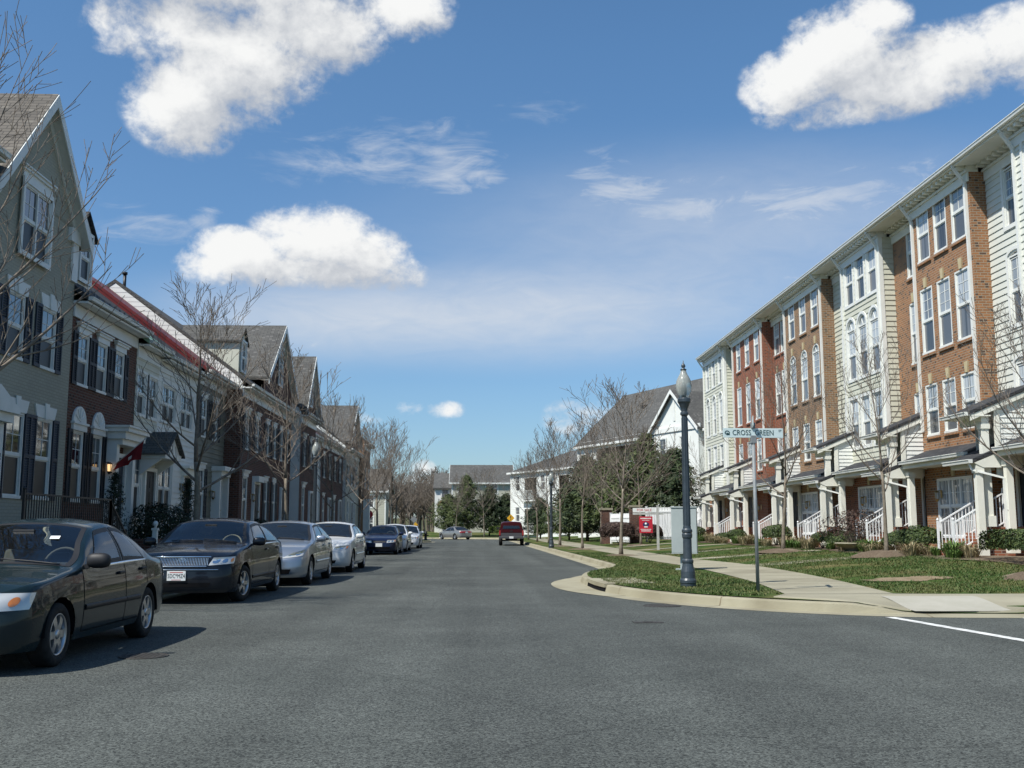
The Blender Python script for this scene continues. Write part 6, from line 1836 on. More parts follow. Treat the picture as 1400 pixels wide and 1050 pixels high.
class Car:
    def __init__(s, S):
        s.S = S; L, W = S['L'], S['W']; s.F = L / 2; s.Rr = -L / 2; s.w = W / 2
        s.C = smooth_prof(S['C'], S.get('csm', .10)); s.B = smooth_prof(S['B'], .22)
        F, Rr, w = s.F, s.Rr, s.w
        fr = S.get('fround', 1.0); rr = S.get('rround', 1.0)
        plan = [(0, F), (.3 * w, F - .012 * fr), (.58 * w, F - .05 * fr), (.78 * w, F - .13 * fr), (.90 * w, F - .26 * fr), (.955 * w, F - .45 * fr), (.985 * w, F - .8), (w, F - 1.35), (w, 0), (w, Rr + 1.3), (.985 * w, Rr + .75), (.95 * w, Rr + .40 * rr), (.885 * w, Rr + .20 * rr), (.77 * w, Rr + .09 * rr), (.56 * w, Rr + .03 * rr), (.3 * w, Rr + .008), (0, Rr)]
        cv = catmull(plan, .02)
        # dense near arches, coarser elsewhere
        keep = [cv[0]]
        for p in cv[1:-1]:
            d = (p - keep[-1]).length
            near = min(abs(p.y - S['wf']), abs(p.y - S['wr']))
            lim = .022 if near < S['ra'] + .05 else .05
            if abs(p.y) > s.F - .5 and p.x < .93 * w: lim = .045
            if d >= lim: keep.append(p)
        keep.append(cv[-1]); s.ring = keep
        s.arc = [0]
        for a, b in zip(keep, keep[1:]): s.arc.append(s.arc[-1] + (b - a).length)
    def end_w(s, y):
        return sstep(abs(y), s.F - .55, s.F - .02)
    def low(s, i, z):
        """surface point for ring sample i at height z (below the belt)"""
        p = s.ring[i]; return s.lowp(p, z)
    def lowp(s, p, z):
        S = s.S; b = s.B(p.y); t = min(1, max(0, (z - .18) / (b - .18)))
        k = interp([(1.01, S.get('tuck', .945)), (.9, S.get('tuck', .945) + .022), (.72, .992), (.5, 1.0), (.28, .99), (.1, .965), (0, .93)], t)
        e = interp([(1.01, .10), (.93, .045), (.82, .018), (.62, .01), (.45, 0.0), (.2, .012), (.05, .05), (0, .08)], t)
        e2 = interp([(1.01, .05), (.9, .015), (.7, .005), (.5, .01), (.38, -.01), (.2, 0), (.05, .05), (0, .08)], t)
        ew = s.end_w(p.y)
        y = p.y - ew * (e if p.y > 0 else -e2)
        return Vector((p.x * k, y, z))
    def zbot(s, p):
        S = s.S; z0 = S.get('sill', .20)
        if p.y > s.F - .7: z0 = S.get('fz', .19)
        if p.y < s.Rr + .7: z0 = S.get('rz', .24)
        for wy in (S['wf'], S['wr']):
            d = abs(p.y - wy)
            if d < S['ra'] and p.x > .8 * s.w: z0 = max(z0, S['rw'] + math.sqrt(S['ra'] ** 2 - d * d))
        return z0
    def section(s, p):
        """upper half section from belt ring to the centre line: returns function q in [0,2]"""
        S = s.S; b = s.B(p.y); rp = s.lowp(p, b); g = max(.004, s.C(p.y) - b)
        if abs(rp.x) < 1e-6: rp = Vector((1e-5, rp.y, b))
        k = sstep(g, .10, .30)
        xr = rp.x * .93 * (1 - k) + (rp.x - S.get('tumble', .43) * g - .015) * k
        xr = max(xr, rp.x * .4)
        zr = b + g * (.50 * (1 - k) + .86 * k)
        c = s.C(p.y)
        def f(q):
            if q <= 1:
                bow = .035 * g * math.sin(math.pi * q) * k * 1.6
                return Vector((rp.x + (xr - rp.x) * q + bow, rp.y, b + (zr - b) * (q if k > .5 else math.sin(q * math.pi / 2) * (1 - k) + q * k)))
            v = q - 1; x = xr * (1 - v)
            return Vector((x, rp.y, zr + (c - zr) * (1 - (1 - v) ** 2.3)))
        return f
    def at_y(s, y):
        """ring point on the side at y"""
        r = s.ring
        for a, b in zip(r, r[1:]):
            if a.y >= y >= b.y and a.y - b.y > 1e-9:
                t = (a.y - y) / (a.y - b.y); return a.lerp(b, t)
        return r[0] if y > 0 else r[-1]
    def at_arc(s, a):
        for i in range(len(s.arc) - 1):
            if s.arc[i] <= a <= s.arc[i + 1]:
                return s.ring[i].lerp(s.ring[i + 1], (a - s.arc[i]) / max(1e-9, s.arc[i + 1] - s.arc[i]))
        return s.ring[-1]
    def patch_low(s, fn, nu, nv, off):
        """fn(u,v)->(arc,z): patch on the lower body pushed outward"""
        rows = []
        for i in range(nu + 1):
            row = []
            for j in range(nv + 1):
                a, z = fn(i / nu, j / nv)
                p = s.lowp(s.at_arc(max(0.0, min(s.arc[-1], a))), z)
                a2 = min(a + .01, s.arc[-1]); a1 = max(a - .01, 0)
                t = s.lowp(s.at_arc(a2), z) - s.lowp(s.at_arc(a1), z)
                n = Vector((-t.y, t.x, 0))
                n = n.normalized() if n.length > 1e-9 else Vector((0, 1, 0))
                row.append(p + n * off)
            rows.append(row)
        return rows

def mirror_rows(rows): return [[Vector((-p.x, p.y, p.z)) for p in r] for r in rows]
def both(mb, rows, m=0, sides=(1, -1)):
    if 1 in sides: mb.grid([r[::-1] for r in rows], m)
    if -1 in sides: mb.grid(mirror_rows(rows), m)

def fix_normals(o, center=(0, 0, .7)):
    bm = bmesh.new(); bm.from_mesh(o.data)
    bmesh.ops.remove_doubles(bm, verts=bm.verts, dist=.0003)
    bmesh.ops.recalc_face_normals(bm, faces=bm.faces)
    bm.to_mesh(o.data); bm.free(); return o

def quadmap(c):
    """bilinear map from (u,v) to four corners c00,c10,c11,c01"""
    def f(u, v):
        a = tuple((1 - u) * c[0][k] + u * c[1][k] for k in (0, 1)); b = tuple((1 - u) * c[3][k] + u * c[2][k] for k in (0, 1))
        return (a[0] * (1 - v) + b[0] * v, a[1] * (1 - v) + b[1] * v)
    return f

def wheel_meshes(r, wdt, kind):
    ty = MB(); h = wdt / 2
    ty.lathe([(r * .66, -h * .92), (r * .80, -h), (r * .93, -h * .96), (r * .985, -h * .8), (r, -h * .5), (r, h * .5), (r * .985, h * .8), (r * .93, h * .96), (r * .80, h), (r * .66, h * .92), (r * .64, h * .5), (r * .64, -h * .5)], 40, axis='x', cap=False)
    ri = MB(); rr = r * .665
    ri.lathe([(rr, h * .90), (rr * .97, h * .96), (rr * .90, h * .80), (rr * .88, -h * .5)], 36, axis='x', cap=False)
    ns = {'five': 5, 'seven': 7, 'cap': 6}[kind]
    for i in range(ns):
        a = 2 * math.pi * i / ns
        c, s_ = math.cos(a), math.sin(a)
        tw = {'five': .30, 'seven': .19, 'cap': .34}[kind] * rr
        def pt(rad, side, x):
            return (x, rad * c - side * s_, rad * s_ + side * c)
        for (ra, rb, wa, wb, xa, xb) in ((rr * .16, rr * .55, tw * .62, tw * .48, h * .80, h * .86), (rr * .55, rr * .93, tw * .48, tw * .62, h * .86, h * .80)):
            q = [pt(ra, -wa, xa), pt(ra, wa, xa), pt(rb, wb, xb), pt(rb, -wb, xb)]
            q2 = [(p[0] - h * .35, p[1], p[2]) for p in q]
            ri.add(q + q2, [(0, 1, 2, 3), (1, 0, 4, 5), (2, 1, 5, 6), (3, 2, 6, 7), (0, 3, 7, 4)])
    ri.lathe([(rr * .22, h * .4), (rr * .24, h * .80), (rr * .17, h * .92), (.001, h * .94)], 18, axis='x', cap=False)
    hub = MB(); hub.lathe([(rr * .89, -h * .3), (rr * .89, h * .12), (.001, h * .12)], 24, axis='x')
    return ty.mesh('tyre', M['tyre']), ri.mesh('rim', M['rim']), hub.mesh('wheel_hub', M['dark'])

def build_car(S, loc, rz, label, cat='car', name='parked_car', group=None):
    c = Car(S); paint = M[S['paint']]; w, F, Rr = c.w, c.F, c.Rr
    t = empty(name, (0, 0, 0), 0, label, cat, group)
    NL = 12; NU1 = 8; NU2 = 9
    qs = [i / NU1 for i in range(NU1 + 1)] + [1 + (i + 1) / NU2 for i in range(NU2)]
    rows = []
    for i, p in enumerate(c.ring):
        zb = c.zbot(p); b = c.B(p.y)
        row = [c.lowp(p, zb + (b - zb) * k / NL) for k in range(NL)]
        f = c.section(p)
        row += [f(q) for q in qs]
        rows.append(row)
    n = len(rows)
    yc, yh = S['cowl'], S['header']; yb0, yb1 = S['bl_top'], S['bl_bot']
    A = S['A']; Bp = S['Bp']; Cp = S['Cp']; D0, D1, D2 = S['doors']
    jb = NL
    def ymid(i): return (c.ring[i].y + c.ring[i + 1].y) / 2
    cut = {}
    def classify(i, j):
        y = ymid(i)
        if j >= jb:
            q = (qs[j - jb] + qs[j - jb + 1]) / 2
            if q > 1.14 and yh + .05 < y < yc - .07: return None
            if q > 1.16 and yb1 + .08 < y < yb0 - .05: return None
            if .14 < q < .86 and (Bp + .045 < y < A - .14 - .35 * q * 0 and y < S['Atop'](q) - .05): return None
            if .14 < q < .86 and S['Cl'](q) + .05 < y < Bp - .045: return None
            if y > yc and q > .0 and not (y < yc + .0): return 'hood' if (q > .10 and y > yc + .02 and y < F - .10) else 'body'
            if y < yb1 - .03 and q > .16 and y > Rr + .09: return 'trunk'
            return 'body'
        f = j / NL
        if D1 < y < D0: return 'front_door' if f > .10 else 'body'
        if D2 < y < D1: return 'rear_door' if f > .10 else 'body'
        if y > F - .62 and f < .58: return 'front_bumper'
        if y < Rr + .60 and f < .52: return 'rear_bumper'
        return 'body'
    groups = {}
    for i in range(n - 1):
        for j in range(len(rows[0]) - 1):
            k = classify(i, j)
            if k: groups.setdefault(k, []).append((i, j))
    nc = len(rows[0])
    def emit(cells, sides):
        mb = MB(); idx = {}
        for sg in sides:
            for (i, j) in cells:
                q = [(i, j), (i, j + 1), (i + 1, j + 1), (i + 1, j)]
                if sg < 0: q = q[::-1]
                ids = []
                for a in q:
                    p = rows[a[0]][a[1]]
                    key = (round(p.x * sg, 4) + 0.0, round(p.y, 4), round(p.z, 4))
                    if key not in idx: idx[key] = len(mb.v); mb.v.append((p.x * sg, p.y, p.z))
                    if idx[key] not in ids: ids.append(idx[key])
                if len(ids) >= 3: mb.f.append(tuple(ids[::-1])); mb.m.append(0); mb.sm.append(True)
        return mb
    # body shell
    body = emit(groups['body'], (1, -1))
    # underside, wheel wells
    body.box(-w + .26, Rr + .25, .20, w - .26, F - .25, .52, 1)
    for wy in (S['wf'], S['wr']):
        for sx in (-1, 1):
            nn = 18; pts = []
            for k in range(nn + 1):
                a = math.pi * k / nn
                pts.append((S['ra'] * 1.0 * math.cos(a), S['rw'] + S['ra'] * math.sin(a)))
            body.grid([[(sx * (w - .02), wy + a, z), (sx * (w - .36), wy + a, z)] for a, z in pts], 1)
    # door shuts, bonnet and boot gaps, sill line as narrow dark ribbons
    def vribbon(y, f0, f1, hw=.006):
        rr = []
        p0 = c.at_y(y)
        for k in range(9):
            b = c.B(p0.y); z = c.zbot(p0) + (b - c.zbot(p0)) * (f0 + (f1 - f0) * k / 8)
            row = []
            for dy in (-hw, hw):
                q = c.lowp(c.at_y(y + dy), z); row.append(q + Vector((.0022, 0, 0)))
            rr.append(row)
        both(body, rr, 1)
    for y in (D0, D1, D2): vribbon(y, .10, .995)
    def hribbon(y0, y1, f, hw=.006):
        rr = []
        for k in range(25):
            p = c.at_y(y0 + (y1 - y0) * k / 24); zb = S.get('sill', .2); b = c.B(p.y)
            z = zb + (b - zb) * f
            rr.append([c.lowp(p, z - hw) + Vector((.0022, 0, 0)), c.lowp(p, z + hw) + Vector((.0022, 0, 0))])
        both(body, rr, 1)
    hribbon(D0, S['wr'] + S['ra'], .105)
    # bonnet gap along the wing
    def uribbon(y0, y1, q, hw=.006, k=24):
        rr = []
        for i in range(k + 1):
            f = c.section(c.at_y(y0 + (y1 - y0) * i / k)); rr.append([f(q - hw * 3) + Vector((0, 0, .0025)), f(q + hw * 3) + Vector((0, 0, .0025))])
        both(body, rr, 1)
    uribbon(F - .36, yc + .05, .12)
    bo = fix_normals(body.build('body', [paint, M['dark']], t))
    fix = {'hood': 'hood', 'trunk': 'trunk_lid', 'front_bumper': 'front_bumper', 'rear_bumper': 'rear_bumper'}
    for k, nm in fix.items():
        if k in groups: emit(groups[k], (1, -1)).build(nm, paint, t)
    dparts = {}
    for k in ('front_door', 'rear_door'):
        for sg in (1, -1): dparts[(k, sg)] = emit(groups[k], (sg,)).build('door', paint, t)
    # door handles
    for k, y in (('front_door', D1 + .16), ('rear_door', D2 + .20 if D2 > S['wr'] + S['ra'] else D2 + .16)):
        p = c.at_y(y); b = c.B(y); q = c.lowp(p, b - .085)
        for sg in (1, -1):
            m_ = MB(); m_.box(q.x + .000, y - .075, q.z - .016, q.x + .03, y + .075, q.z + .016)
            if sg < 0: m_.v = [(-a, b_, d) for a, b_, d in m_.v]
            bevel(fix_normals(m_.build('handle', M[S.get('handle', S['paint'])], dparts[(k, sg)])), .008)
    # side moulding
    for (ya, yb_) in ((D0 - .03, D1 + .004), (D1 - .004, max(D2, S['wr'] + S['ra']) + .03)):
        rr = []
        for k in range(17):
            p = c.at_y(ya + (yb_ - ya) * k / 16); z = S.get('mould', .50)
            a, b_ = c.lowp(p, z - .028), c.lowp(p, z + .028)
            rr.append([a + Vector((.001, 0, 0)), a + Vector((.014, 0, .006)), b_ + Vector((.014, 0, -.006)), b_ + Vector((.001, 0, 0))])
        for sg in (1, -1):
            mo = MB(); both(mo, rr, 0, (sg,)); fix_normals(mo.build('side_moulding', M[S.get('mouldmat', S['paint'])], t))
    # glass -------------------------------------------------------------
    G = M[S.get('glass', 'car_glass')]; off = .004
    def gpanel(name, fn, nu, nv, sides, pad=None):
        """fn(u,v)->(y,q) ; border cells black"""
        rr = []
        for i in range(nu + 1):
            row = []
            for j in range(nv + 1):
                y, q = fn(i / nu, j / nv)
                f = c.section(c.at_y(y)); f2 = c.section(c.at_y(y - .02)); f1 = c.section(c.at_y(y + .02))
                p = f(q); tu = f1(q) - f2(q); tv = f(min(2, q + .03)) - f(max(0, q - .03))
                nrm = tu.cross(tv)
                if nrm.length < 1e-9: nrm = Vector((1, 0, 0))
                nrm.normalize()
                if nrm.z < 0 and abs(nrm.z) > .05 or (abs(nrm.z) <= .05 and nrm.x < 0): nrm = -nrm
                row.append(p + nrm * off)
            rr.append(row)
        return rr
    # windscreen & backlight span both sides
    def screen(name, y0, y1, qlo):
        NU_, NV_ = 16, 12
        half = gpanel(name, lambda u, v: (y0 + (y1 - y0) * u, qlo + (2 - qlo) * v), NU_, NV_, None)
        full = [[*r, *[Vector((-p.x, p.y, p.z)) for p in r[-2::-1]]] for r in half]
        mb = MB(); ncol = len(full[0])
        mb.grid(full, mfun=lambda i, j: 1 if (i in (0, NU_ - 1) or j in (0, ncol - 2)) else 0)
        return fix_normals(mb.build(name, [G, M['black_plastic']], t))
    screen('windscreen', yc - .01, yh + .0, 1.05)
    screen('rear_window', yb0 - .0, yb1 + .02, 1.07)
    for sg in (1, -1):
        for nm, ya, ybf in (('side_window', S['Atop'], lambda q: Bp + .02), ('side_window', lambda q: Bp - .02, S['Cl'])):
            rr = gpanel(nm, lambda u, v: ((lambda q: (ya(q) + (ybf(q) - ya(q)) * u, q))(.07 + .86 * v)), 18, 8, None)
            if sg < 0: rr = mirror_rows(rr)
            mb = MB(); mb.grid(rr, mfun=lambda i, j: 1 if (i in (0, 17) or j in (0, 7)) else 0)
            fix_normals(mb.build(nm, [G, M['black_plastic']], t))
    # chrome / black window line
    wl = MB(); rr = []
    for k in range(31):
        y = S['Atop'](.05) + (S['Cl'](.05) - S['Atop'](.05)) * k / 30
        f = c.section(c.at_y(y)); p, q = f(.0), f(.06)
        rr.append([p + Vector((.004, 0, .0)), p + Vector((.011, 0, .004)), q + Vector((.010, 0, .004)), q + Vector((.003, 0, .006))])
    both(wl, rr); fix_normals(wl.build('window_trim', M[S.get('trimmat', 'black_plastic')], t))
    # interior -----------------------------------------------------------
    it = M[S.get('seatmat', 'seat')]
    roofz = max(c.C(y / 50.) for y in range(-60, 60)); bz = c.B(0)
    mb = MB(); mb.box(-w + .16, yb1 + .25, .30, w - .16, yc - .3, .36); 
    mb.box(-w + .14, yc - .62, bz - .22, w - .14, yc - .12, bz - .01)
    bevel(mb.build('dashboard', M[S.get('dashmat', 'black_plastic')], t), .04)
    se = MB()
    for sx in (-.36, .36):
        se.box(sx - .25, A - 1.35, .36, sx + .25, A - .85, .56); se.prism([(sx - .24, A - 1.30, .5), (sx - .24, A - 1.52, bz + .16), (sx - .24, A - 1.66, bz + .16), (sx - .24, A - 1.48, .5)], (.48, 0, 0))
        se.box(sx - .12, A - 1.68, bz + .19, sx + .12, A - 1.58, bz + .36)
    se.box(-w + .22, yb0 + .0, .36, w - .22, yb0 + .5, .58); se.box(-w + .22, yb0 - .22, .5, w - .22, yb0 - .02, bz + .12)
    bevel(se.build('seats', it, t), .03)
    sw = MB(); cx, cy, cz = -.36, yc - .74, bz + .02
    ring_pts = [(cx + .185 * math.cos(a * math.pi / 12), cy - .185 * .42 * math.sin(a * math.pi / 12), cz + .185 * .90 * math.sin(a * math.pi / 12)) for a in range(25)]
    sw.tube(ring_pts, .014, 8, cap=False); sw.beam((cx - .17, cy, cz), (cx + .17, cy, cz), .03, .04); sw.beam((cx, cy, cz), (cx, cy + .07, cz - .17), .03, .03)
    sw.build('steering_wheel', M[S.get('wheelmat', 'seat')], t)
    # rear view mirror (inside)
    mi = MB(); mi.box(-.11, yh + .20, roofz - .19, .11, yh + .22, roofz - .125); bevel(mi.build('inner_mirror', M['black_plastic'], t), .006)
    # door mirrors
    for sg in (1, -1):
        y = S['Atop'](.1) + .06; p = c.lowp(c.at_y(y), c.B(y)); mb = MB()
        n1, n2 = 14, 10; rows_ = []
        for i in range(n1 + 1):
            a = math.pi * i / n1 - math.pi / 2
            row = []
            for j in range(n2 + 1):
                bb = 2 * math.pi * j / n2
                cx_, cy_, cz_ = math.sin(a), math.cos(a) * math.cos(bb), math.cos(a) * math.sin(bb)
                e = .72
                pw = lambda v: math.copysign(abs(v) ** e, v)
                row.append((sg * (p.x + .125 + .118 * pw(cx_)), y + .01 + (.07 if cy_ > 0 else .02) * pw(cy_), p.z + .085 + .078 * pw(cz_)))
            rows_.append(row)
        mb.grid(rows_)
        mb.beam((sg * (p.x - .02), y, p.z + .02), (sg * (p.x + .08), y, p.z + .05), .05, .045)
        mo = fix_normals(mb.build('wing_mirror', M[S.get('mirmat', S['paint'])], t))
        g = MB(); g.box(sg * (p.x + .03), y - .0125, p.z + .03, sg * (p.x + .20), y - .0105, p.z + .125); g.build('mirror_glass', M['chrome'], mo)
    # lamps ---------------------------------------------------------------
    hl = S['head']
    for sg in (1, -1):
        mb = MB(); rr = c.patch_low(quadmap(hl), 14, 6, .006)
        mb.grid(rr if sg < 0 else [r[::-1] for r in rr])
        if sg < 0: mb.v = [(-a, b_, d) for a, b_, d in mb.v]
        # rim so that the lens has thickness
        ho = fix_normals(mb.build('headlight', M['lens'], t))
        fm = quadmap(hl)
        sub = MB()
        for (u0, u1, v0, v1, mm) in S.get('headsub', [(.06, .34, .22, .78, 0), (.42, .64, .22, .78, 0), (.76, .93, .22, .80, 1)]):
            uc, vc, ur, vr = (u0 + u1) / 2, (v0 + v1) / 2, (u1 - u0) / 2, (v1 - v0) / 2
            rr = c.patch_low(lambda u, v: fm(uc + ur * u * math.cos(v * 2 * math.pi), vc + vr * u * math.sin(v * 2 * math.pi)), 4, 18, .009)
            sub.grid(rr if sg < 0 else [r[::-1] for r in rr], mm)
        if sg < 0: sub.v = [(-a, b_, d) for a, b_, d in sub.v]
        fix_normals(sub.build('reflector', [M['chrome'], M['amber']], ho))
        tl = S['tail']; mb = MB(); rr = c.patch_low(quadmap(tl), 12, 6, .006); mb.grid(rr)
        if sg < 0: mb.v = [(-a, b_, d) for a, b_, d in mb.v]
        fix_normals(mb.build('tail_light', M['redlens'], t))
    # grille and lower intake, both symmetric about the centre
    def centre(hw, z0, z1, off_, nz=4, taper=0.0):
        rr = []
        for i in range(-16, 17):
            a = hw * i / 16; col = []
            for j in range(nz + 1):
                z = z0 + (z1 - z0) * j / nz; k = 1 - taper * (1 - j / nz)
                p = c.lowp(c.at_arc(abs(a * k)), z); p = Vector((math.copysign(p.x, a), p.y + off_, p.z)); col.append(p)
            rr.append(col)
        return rr
    for (nm, hw, z0, z1, mt, tp) in S['grilles']:
        mb = MB(); mb.grid(centre(hw, z0, z1, .004, taper=tp)); fix_normals(mb.build(nm, M[mt], t))
    for bars in S.get('bars', []):
        mb = MB(); hw, z0, z1, nb, th, mt, nm = bars
        if nb > 0:      # vertical bars
            for i in range(nb):
                a = -hw + 2 * hw * (i + .5) / nb; p0 = c.lowp(c.at_arc(abs(a)), z0); p1 = c.lowp(c.at_arc(abs(a)), z1)
                x0, x1 = math.copysign(p0.x, a), math.copysign(p1.x, a)
                mb.beam((x0, p0.y + .008, z0), (x1, p1.y + .008, z1), th, .014, up=(0, 1, 0))
        else:
            for i in range(-nb):
                z = z0 + (z1 - z0) * (i / max(1, -nb - 1)) if nb < -1 else z0
                rr = centre(hw, z - th / 2, z + th / 2, .012, 1); mb.grid(rr)
                rr2 = centre(hw, z - th / 2, z + th / 2, .003, 1)
                mb.grid([[a[1], b_[1]] for a, b_ in zip(rr, rr2)]); mb.grid([[b_[0], a[0]] for a, b_ in zip(rr, rr2)])
        fix_normals(mb.build(nm, M[mt], t))
    if S.get('badge'):
        z = S['badge']; p = c.lowp(c.at_arc(0.0), z); mb = MB()
        rp = [(.075 * math.cos(a * math.pi / 12), p.y + .022, z + .05 * math.sin(a * math.pi / 12)) for a in range(25)]
        mb.tube(rp, .007, 6, cap=False)
        rp = [(.022 * math.cos(a * math.pi / 12), p.y + .022, z + .036 * math.sin(a * math.pi / 12)) for a in range(25)]
        mb.tube(rp, .005, 6, cap=False)
        mb.tube([(.05 * math.cos(a * math.pi / 12), p.y + .022, z + .012 + .016 * math.sin(a * math.pi / 12)) for a in range(25)], .005, 6, cap=False)
        mb.build('emblem', M['chrome'], t)
    # number plates
    def plate(y, z, rot, txt, front):
        pm = MB(); pm.box(-.155, -.006, -.08, .155, .006, .08)
        o = bevel(pm.build('licence_plate', M['plate'], t), .004); o.location = (S.get('platex', 0) if front else 0, y, z); o.rotation_euler = (0, 0, rot)
        if txt:
            text_mesh('plate_text', txt, .098, M['ink'], o, (0, -.0075, -.004), (R(90), 0, 0), ext=.001, sx=.66, spacing=1.05)
            k = MB(); k.box(-.11, -.0075, .052, .11, -.0062, .064); k.box(-.08, -.0075, -.068, .08, -.0062, -.060); k.build('plate_print', M['red_ink'], o)
        return o
    zp = S.get('plate_z', .48)
    if S.get('plate') is not None:
        p = c.lowp(c.at_arc(abs(S.get('platex', 0))), zp); plate(p.y + .022, zp, math.pi, S['plate'], True)
    p = c.lowp(c.at_arc(c.arc[-1]), .62); plate(p.y - .016, S.get('rplate_z', .74), 0, None, False)
    # wipers
    mb = MB()
    for (x0, x1) in ((-.62, -.02), (-.02, .56)):
        f = c.section(c.at_y(yc - .04)); pts = []
        for k in range(8):
            x = x0 + (x1 - x0) * k / 7; ff = c.section(c.at_y(yc - .03 - .06 * k / 7))
            # find q for |x|
            lo, hi = 1.0, 2.0
            for _ in range(20):
                m_ = (lo + hi) / 2
                if ff(m_).x > abs(x): lo = m_
                else: hi = m_
            p = ff(lo); pts.append((x, p.y + .012, p.z + .014))
        mb.tube(pts, .008, 5)
    mb.build('wipers', M['black_plastic'], t)
    # wheels
    ty, ri, hb_ = wheel_meshes(S['rw'], .20, S.get('rimkind', 'five'))
    for sx in (1, -1):
        for wy, st in ((S['wf'], S.get('steer', 0)), (S['wr'], 0)):
            o = inst('wheel', hb_, t, (sx * (w - .125), wy, S['rw']), (0 if sx > 0 else math.pi) + st)
            inst('tyre', ty, o); inst('rim', ri, o)
    for sx_ in S.get('stickers', []):
        y, q, hw_, hh, sd = sx_
        f = c.section(c.at_y(y)); p = f(q); f2 = c.section(c.at_y(y - .06)); p2 = f2(q)
        mb = MB(); k = .012
        nz_ = .010
        mb.poly([(sd * (p.x - hw_), p.y + nz_, p.z + nz_), (sd * (p.x + hw_), p.y + nz_, p.z + nz_), (sd * (p2.x + hw_), p2.y + nz_, p2.z + nz_), (sd * (p2.x - hw_), p2.y + nz_, p2.z + nz_)])
        fix_normals(mb.build('windscreen_sticker', M['plate'], t))
    t.location = loc; t.rotation_euler = (0, 0, rz)
    return t

M['paint_green'] = carpaint('dark_blue_green_paint', (.008, .018, .021), 0.0, .26)
M['paint_black'] = carpaint('blue_black_paint', (.008, .011, .017), 0.0, .26)
M['paint_silver'] = carpaint('silver_blue_paint', (.30, .34, .39), .7, .32)
M['paint_white'] = carpaint('white_paint', (.68, .69, .69), 0.0, .35)
M['paint_pearl'] = carpaint('pearl_white_paint', (.60, .61, .60), .1, .33)
M['paint_navy'] = carpaint('navy_paint', (.010, .016, .045), .25, .3)
M['paint_champagne'] = carpaint('silver_beige_paint', (.30, .29, .27), .6, .35)
M['paint_maroon'] = carpaint('maroon_paint', (.055, .006, .010), .1, .35)
M['sill_grey'] = plain('two_tone_grey', (.075, .075, .078), .5, .2)

def sedan(paint, L=4.45, W=1.71, H=1.40, **kw):
    F = L / 2
    k = (H - 1.40)
    hd = kw.pop('hood', .72); cw = kw.pop('cowlz', .93); bl = kw.pop('belt', .90) ; dk = kw.pop('deck', .98)
    wf = kw.pop('wf', F - .86); wr = kw.pop('wr', -F + 1.0)
    ycowl = kw.pop('ycowl', F - 1.28); yhead = kw.pop('yhead', ycowl - .82); ybt = kw.pop('ybt', -F + 1.50); ybb = kw.pop('ybb', -F + .72)
    nose = kw.pop('nose', .66)
    S = dict(L=L, W=W, paint=paint, rw=.305, ra=.36, wf=wf, wr=wr,
             C=[(F, nose - .03), (F - .05, nose + .02), (F - .25, hd + .05), (F - .7, cw - .075), (ycowl, cw + .01), (yhead, H - .045), (yhead - .45, H), ((yhead - .45 + ybt) / 2, H - .008), (ybt, H - .075), (ybb, dk + .015), (-F + .25, dk - .0), (-F + .04, dk - .05), (-F, dk - .09)],
             B=[(F, nose - .03), (F - .25, hd - .02), (F - .7, cw - .12), (ycowl, bl - .01), (0, bl), (-F + 1.0, bl + .03), (-F + .4, dk - .075), (-F, dk - .10)],
             cowl=ycowl, header=yhead, bl_top=ybt, bl_bot=ybb, A=ycowl - .02)
    Bp = (ycowl + ybb) / 2 - .06 + kw.pop('dB', 0)
    S['Bp'] = Bp; S['Cp'] = ybb + .3
    ya0, ya1 = ycowl - .22, yhead - .06
    S['Atop'] = lambda q: ya0 + (ya1 - ya0) * (q ** 1.15)
    yc0, yc1 = ybb + kw.pop('cb', .42), ybt + kw.pop('ct', .12)
    S['Cl'] = lambda q: yc0 + (yc1 - yc0) * (q ** 1.6)
    S['doors'] = (ycowl - .10, Bp - .03, yc0 - .02)
    S['head'] = kw.pop('head', [(.36, nose - .10), (.36 + .48, nose - .06), (.36 + .60, nose + .06), (.40, nose + .035)])
    S['grilles'] = [('grille', .33, nose - .085, nose + .0, 'black_plastic', .05), ('intake', .52, .27, .37, 'dark', .06)]
    a = None
    S.update(kw)
    # tail light near the rear corner, in arc length
    tmp = Car(S); LA = tmp.arc[-1]
    S.setdefault('tail_off', (.36, .95)); o0, o1 = S['tail_off']
    S['tail'] = [(LA - o1, dk - .27), (LA - o0, dk - .27), (LA - o0, dk - .10), (LA - o1, dk - .12)]
    return S

def put(S, xr, yfront, label, drop=0, **kw):
    """right hand (kerb side) ... place a car facing the camera: street side wheel line at x=xr, front axle at y"""
    return build_car(S, (xr - S['W'] / 2 + .02, yfront + S['wf'], drop), math.pi, label, **kw)
GC = 'cars parked along the left kerb'
S1 = sedan('paint_green', 4.45, 1.705, 1.385, nose=.70, hood=.755, cowlz=.90, belt=.875, deck=.955, mould=.50, mouldmat='black_plastic', rimkind='cap', trimmat='chrome', handle='black_plastic', mirmat='black_plastic', seatmat='seat', dashmat='seat', ra=.345, rw=.292,
           head=[(.30, .555), (.88, .565), (.99, .705), (.33, .715)], headsub=[(.06, .36, .15, .85, 0), (.60, .76, .22, .78, 1)], stickers=[(.46, 1.45, .05, .06, -1), (.44, 1.42, .07, .05, 1)], tuck=.95)
put(S1, -3.90, 10.0, 'dark green sedan with a windscreen sticker, nearest car at the left edge', group=GC)
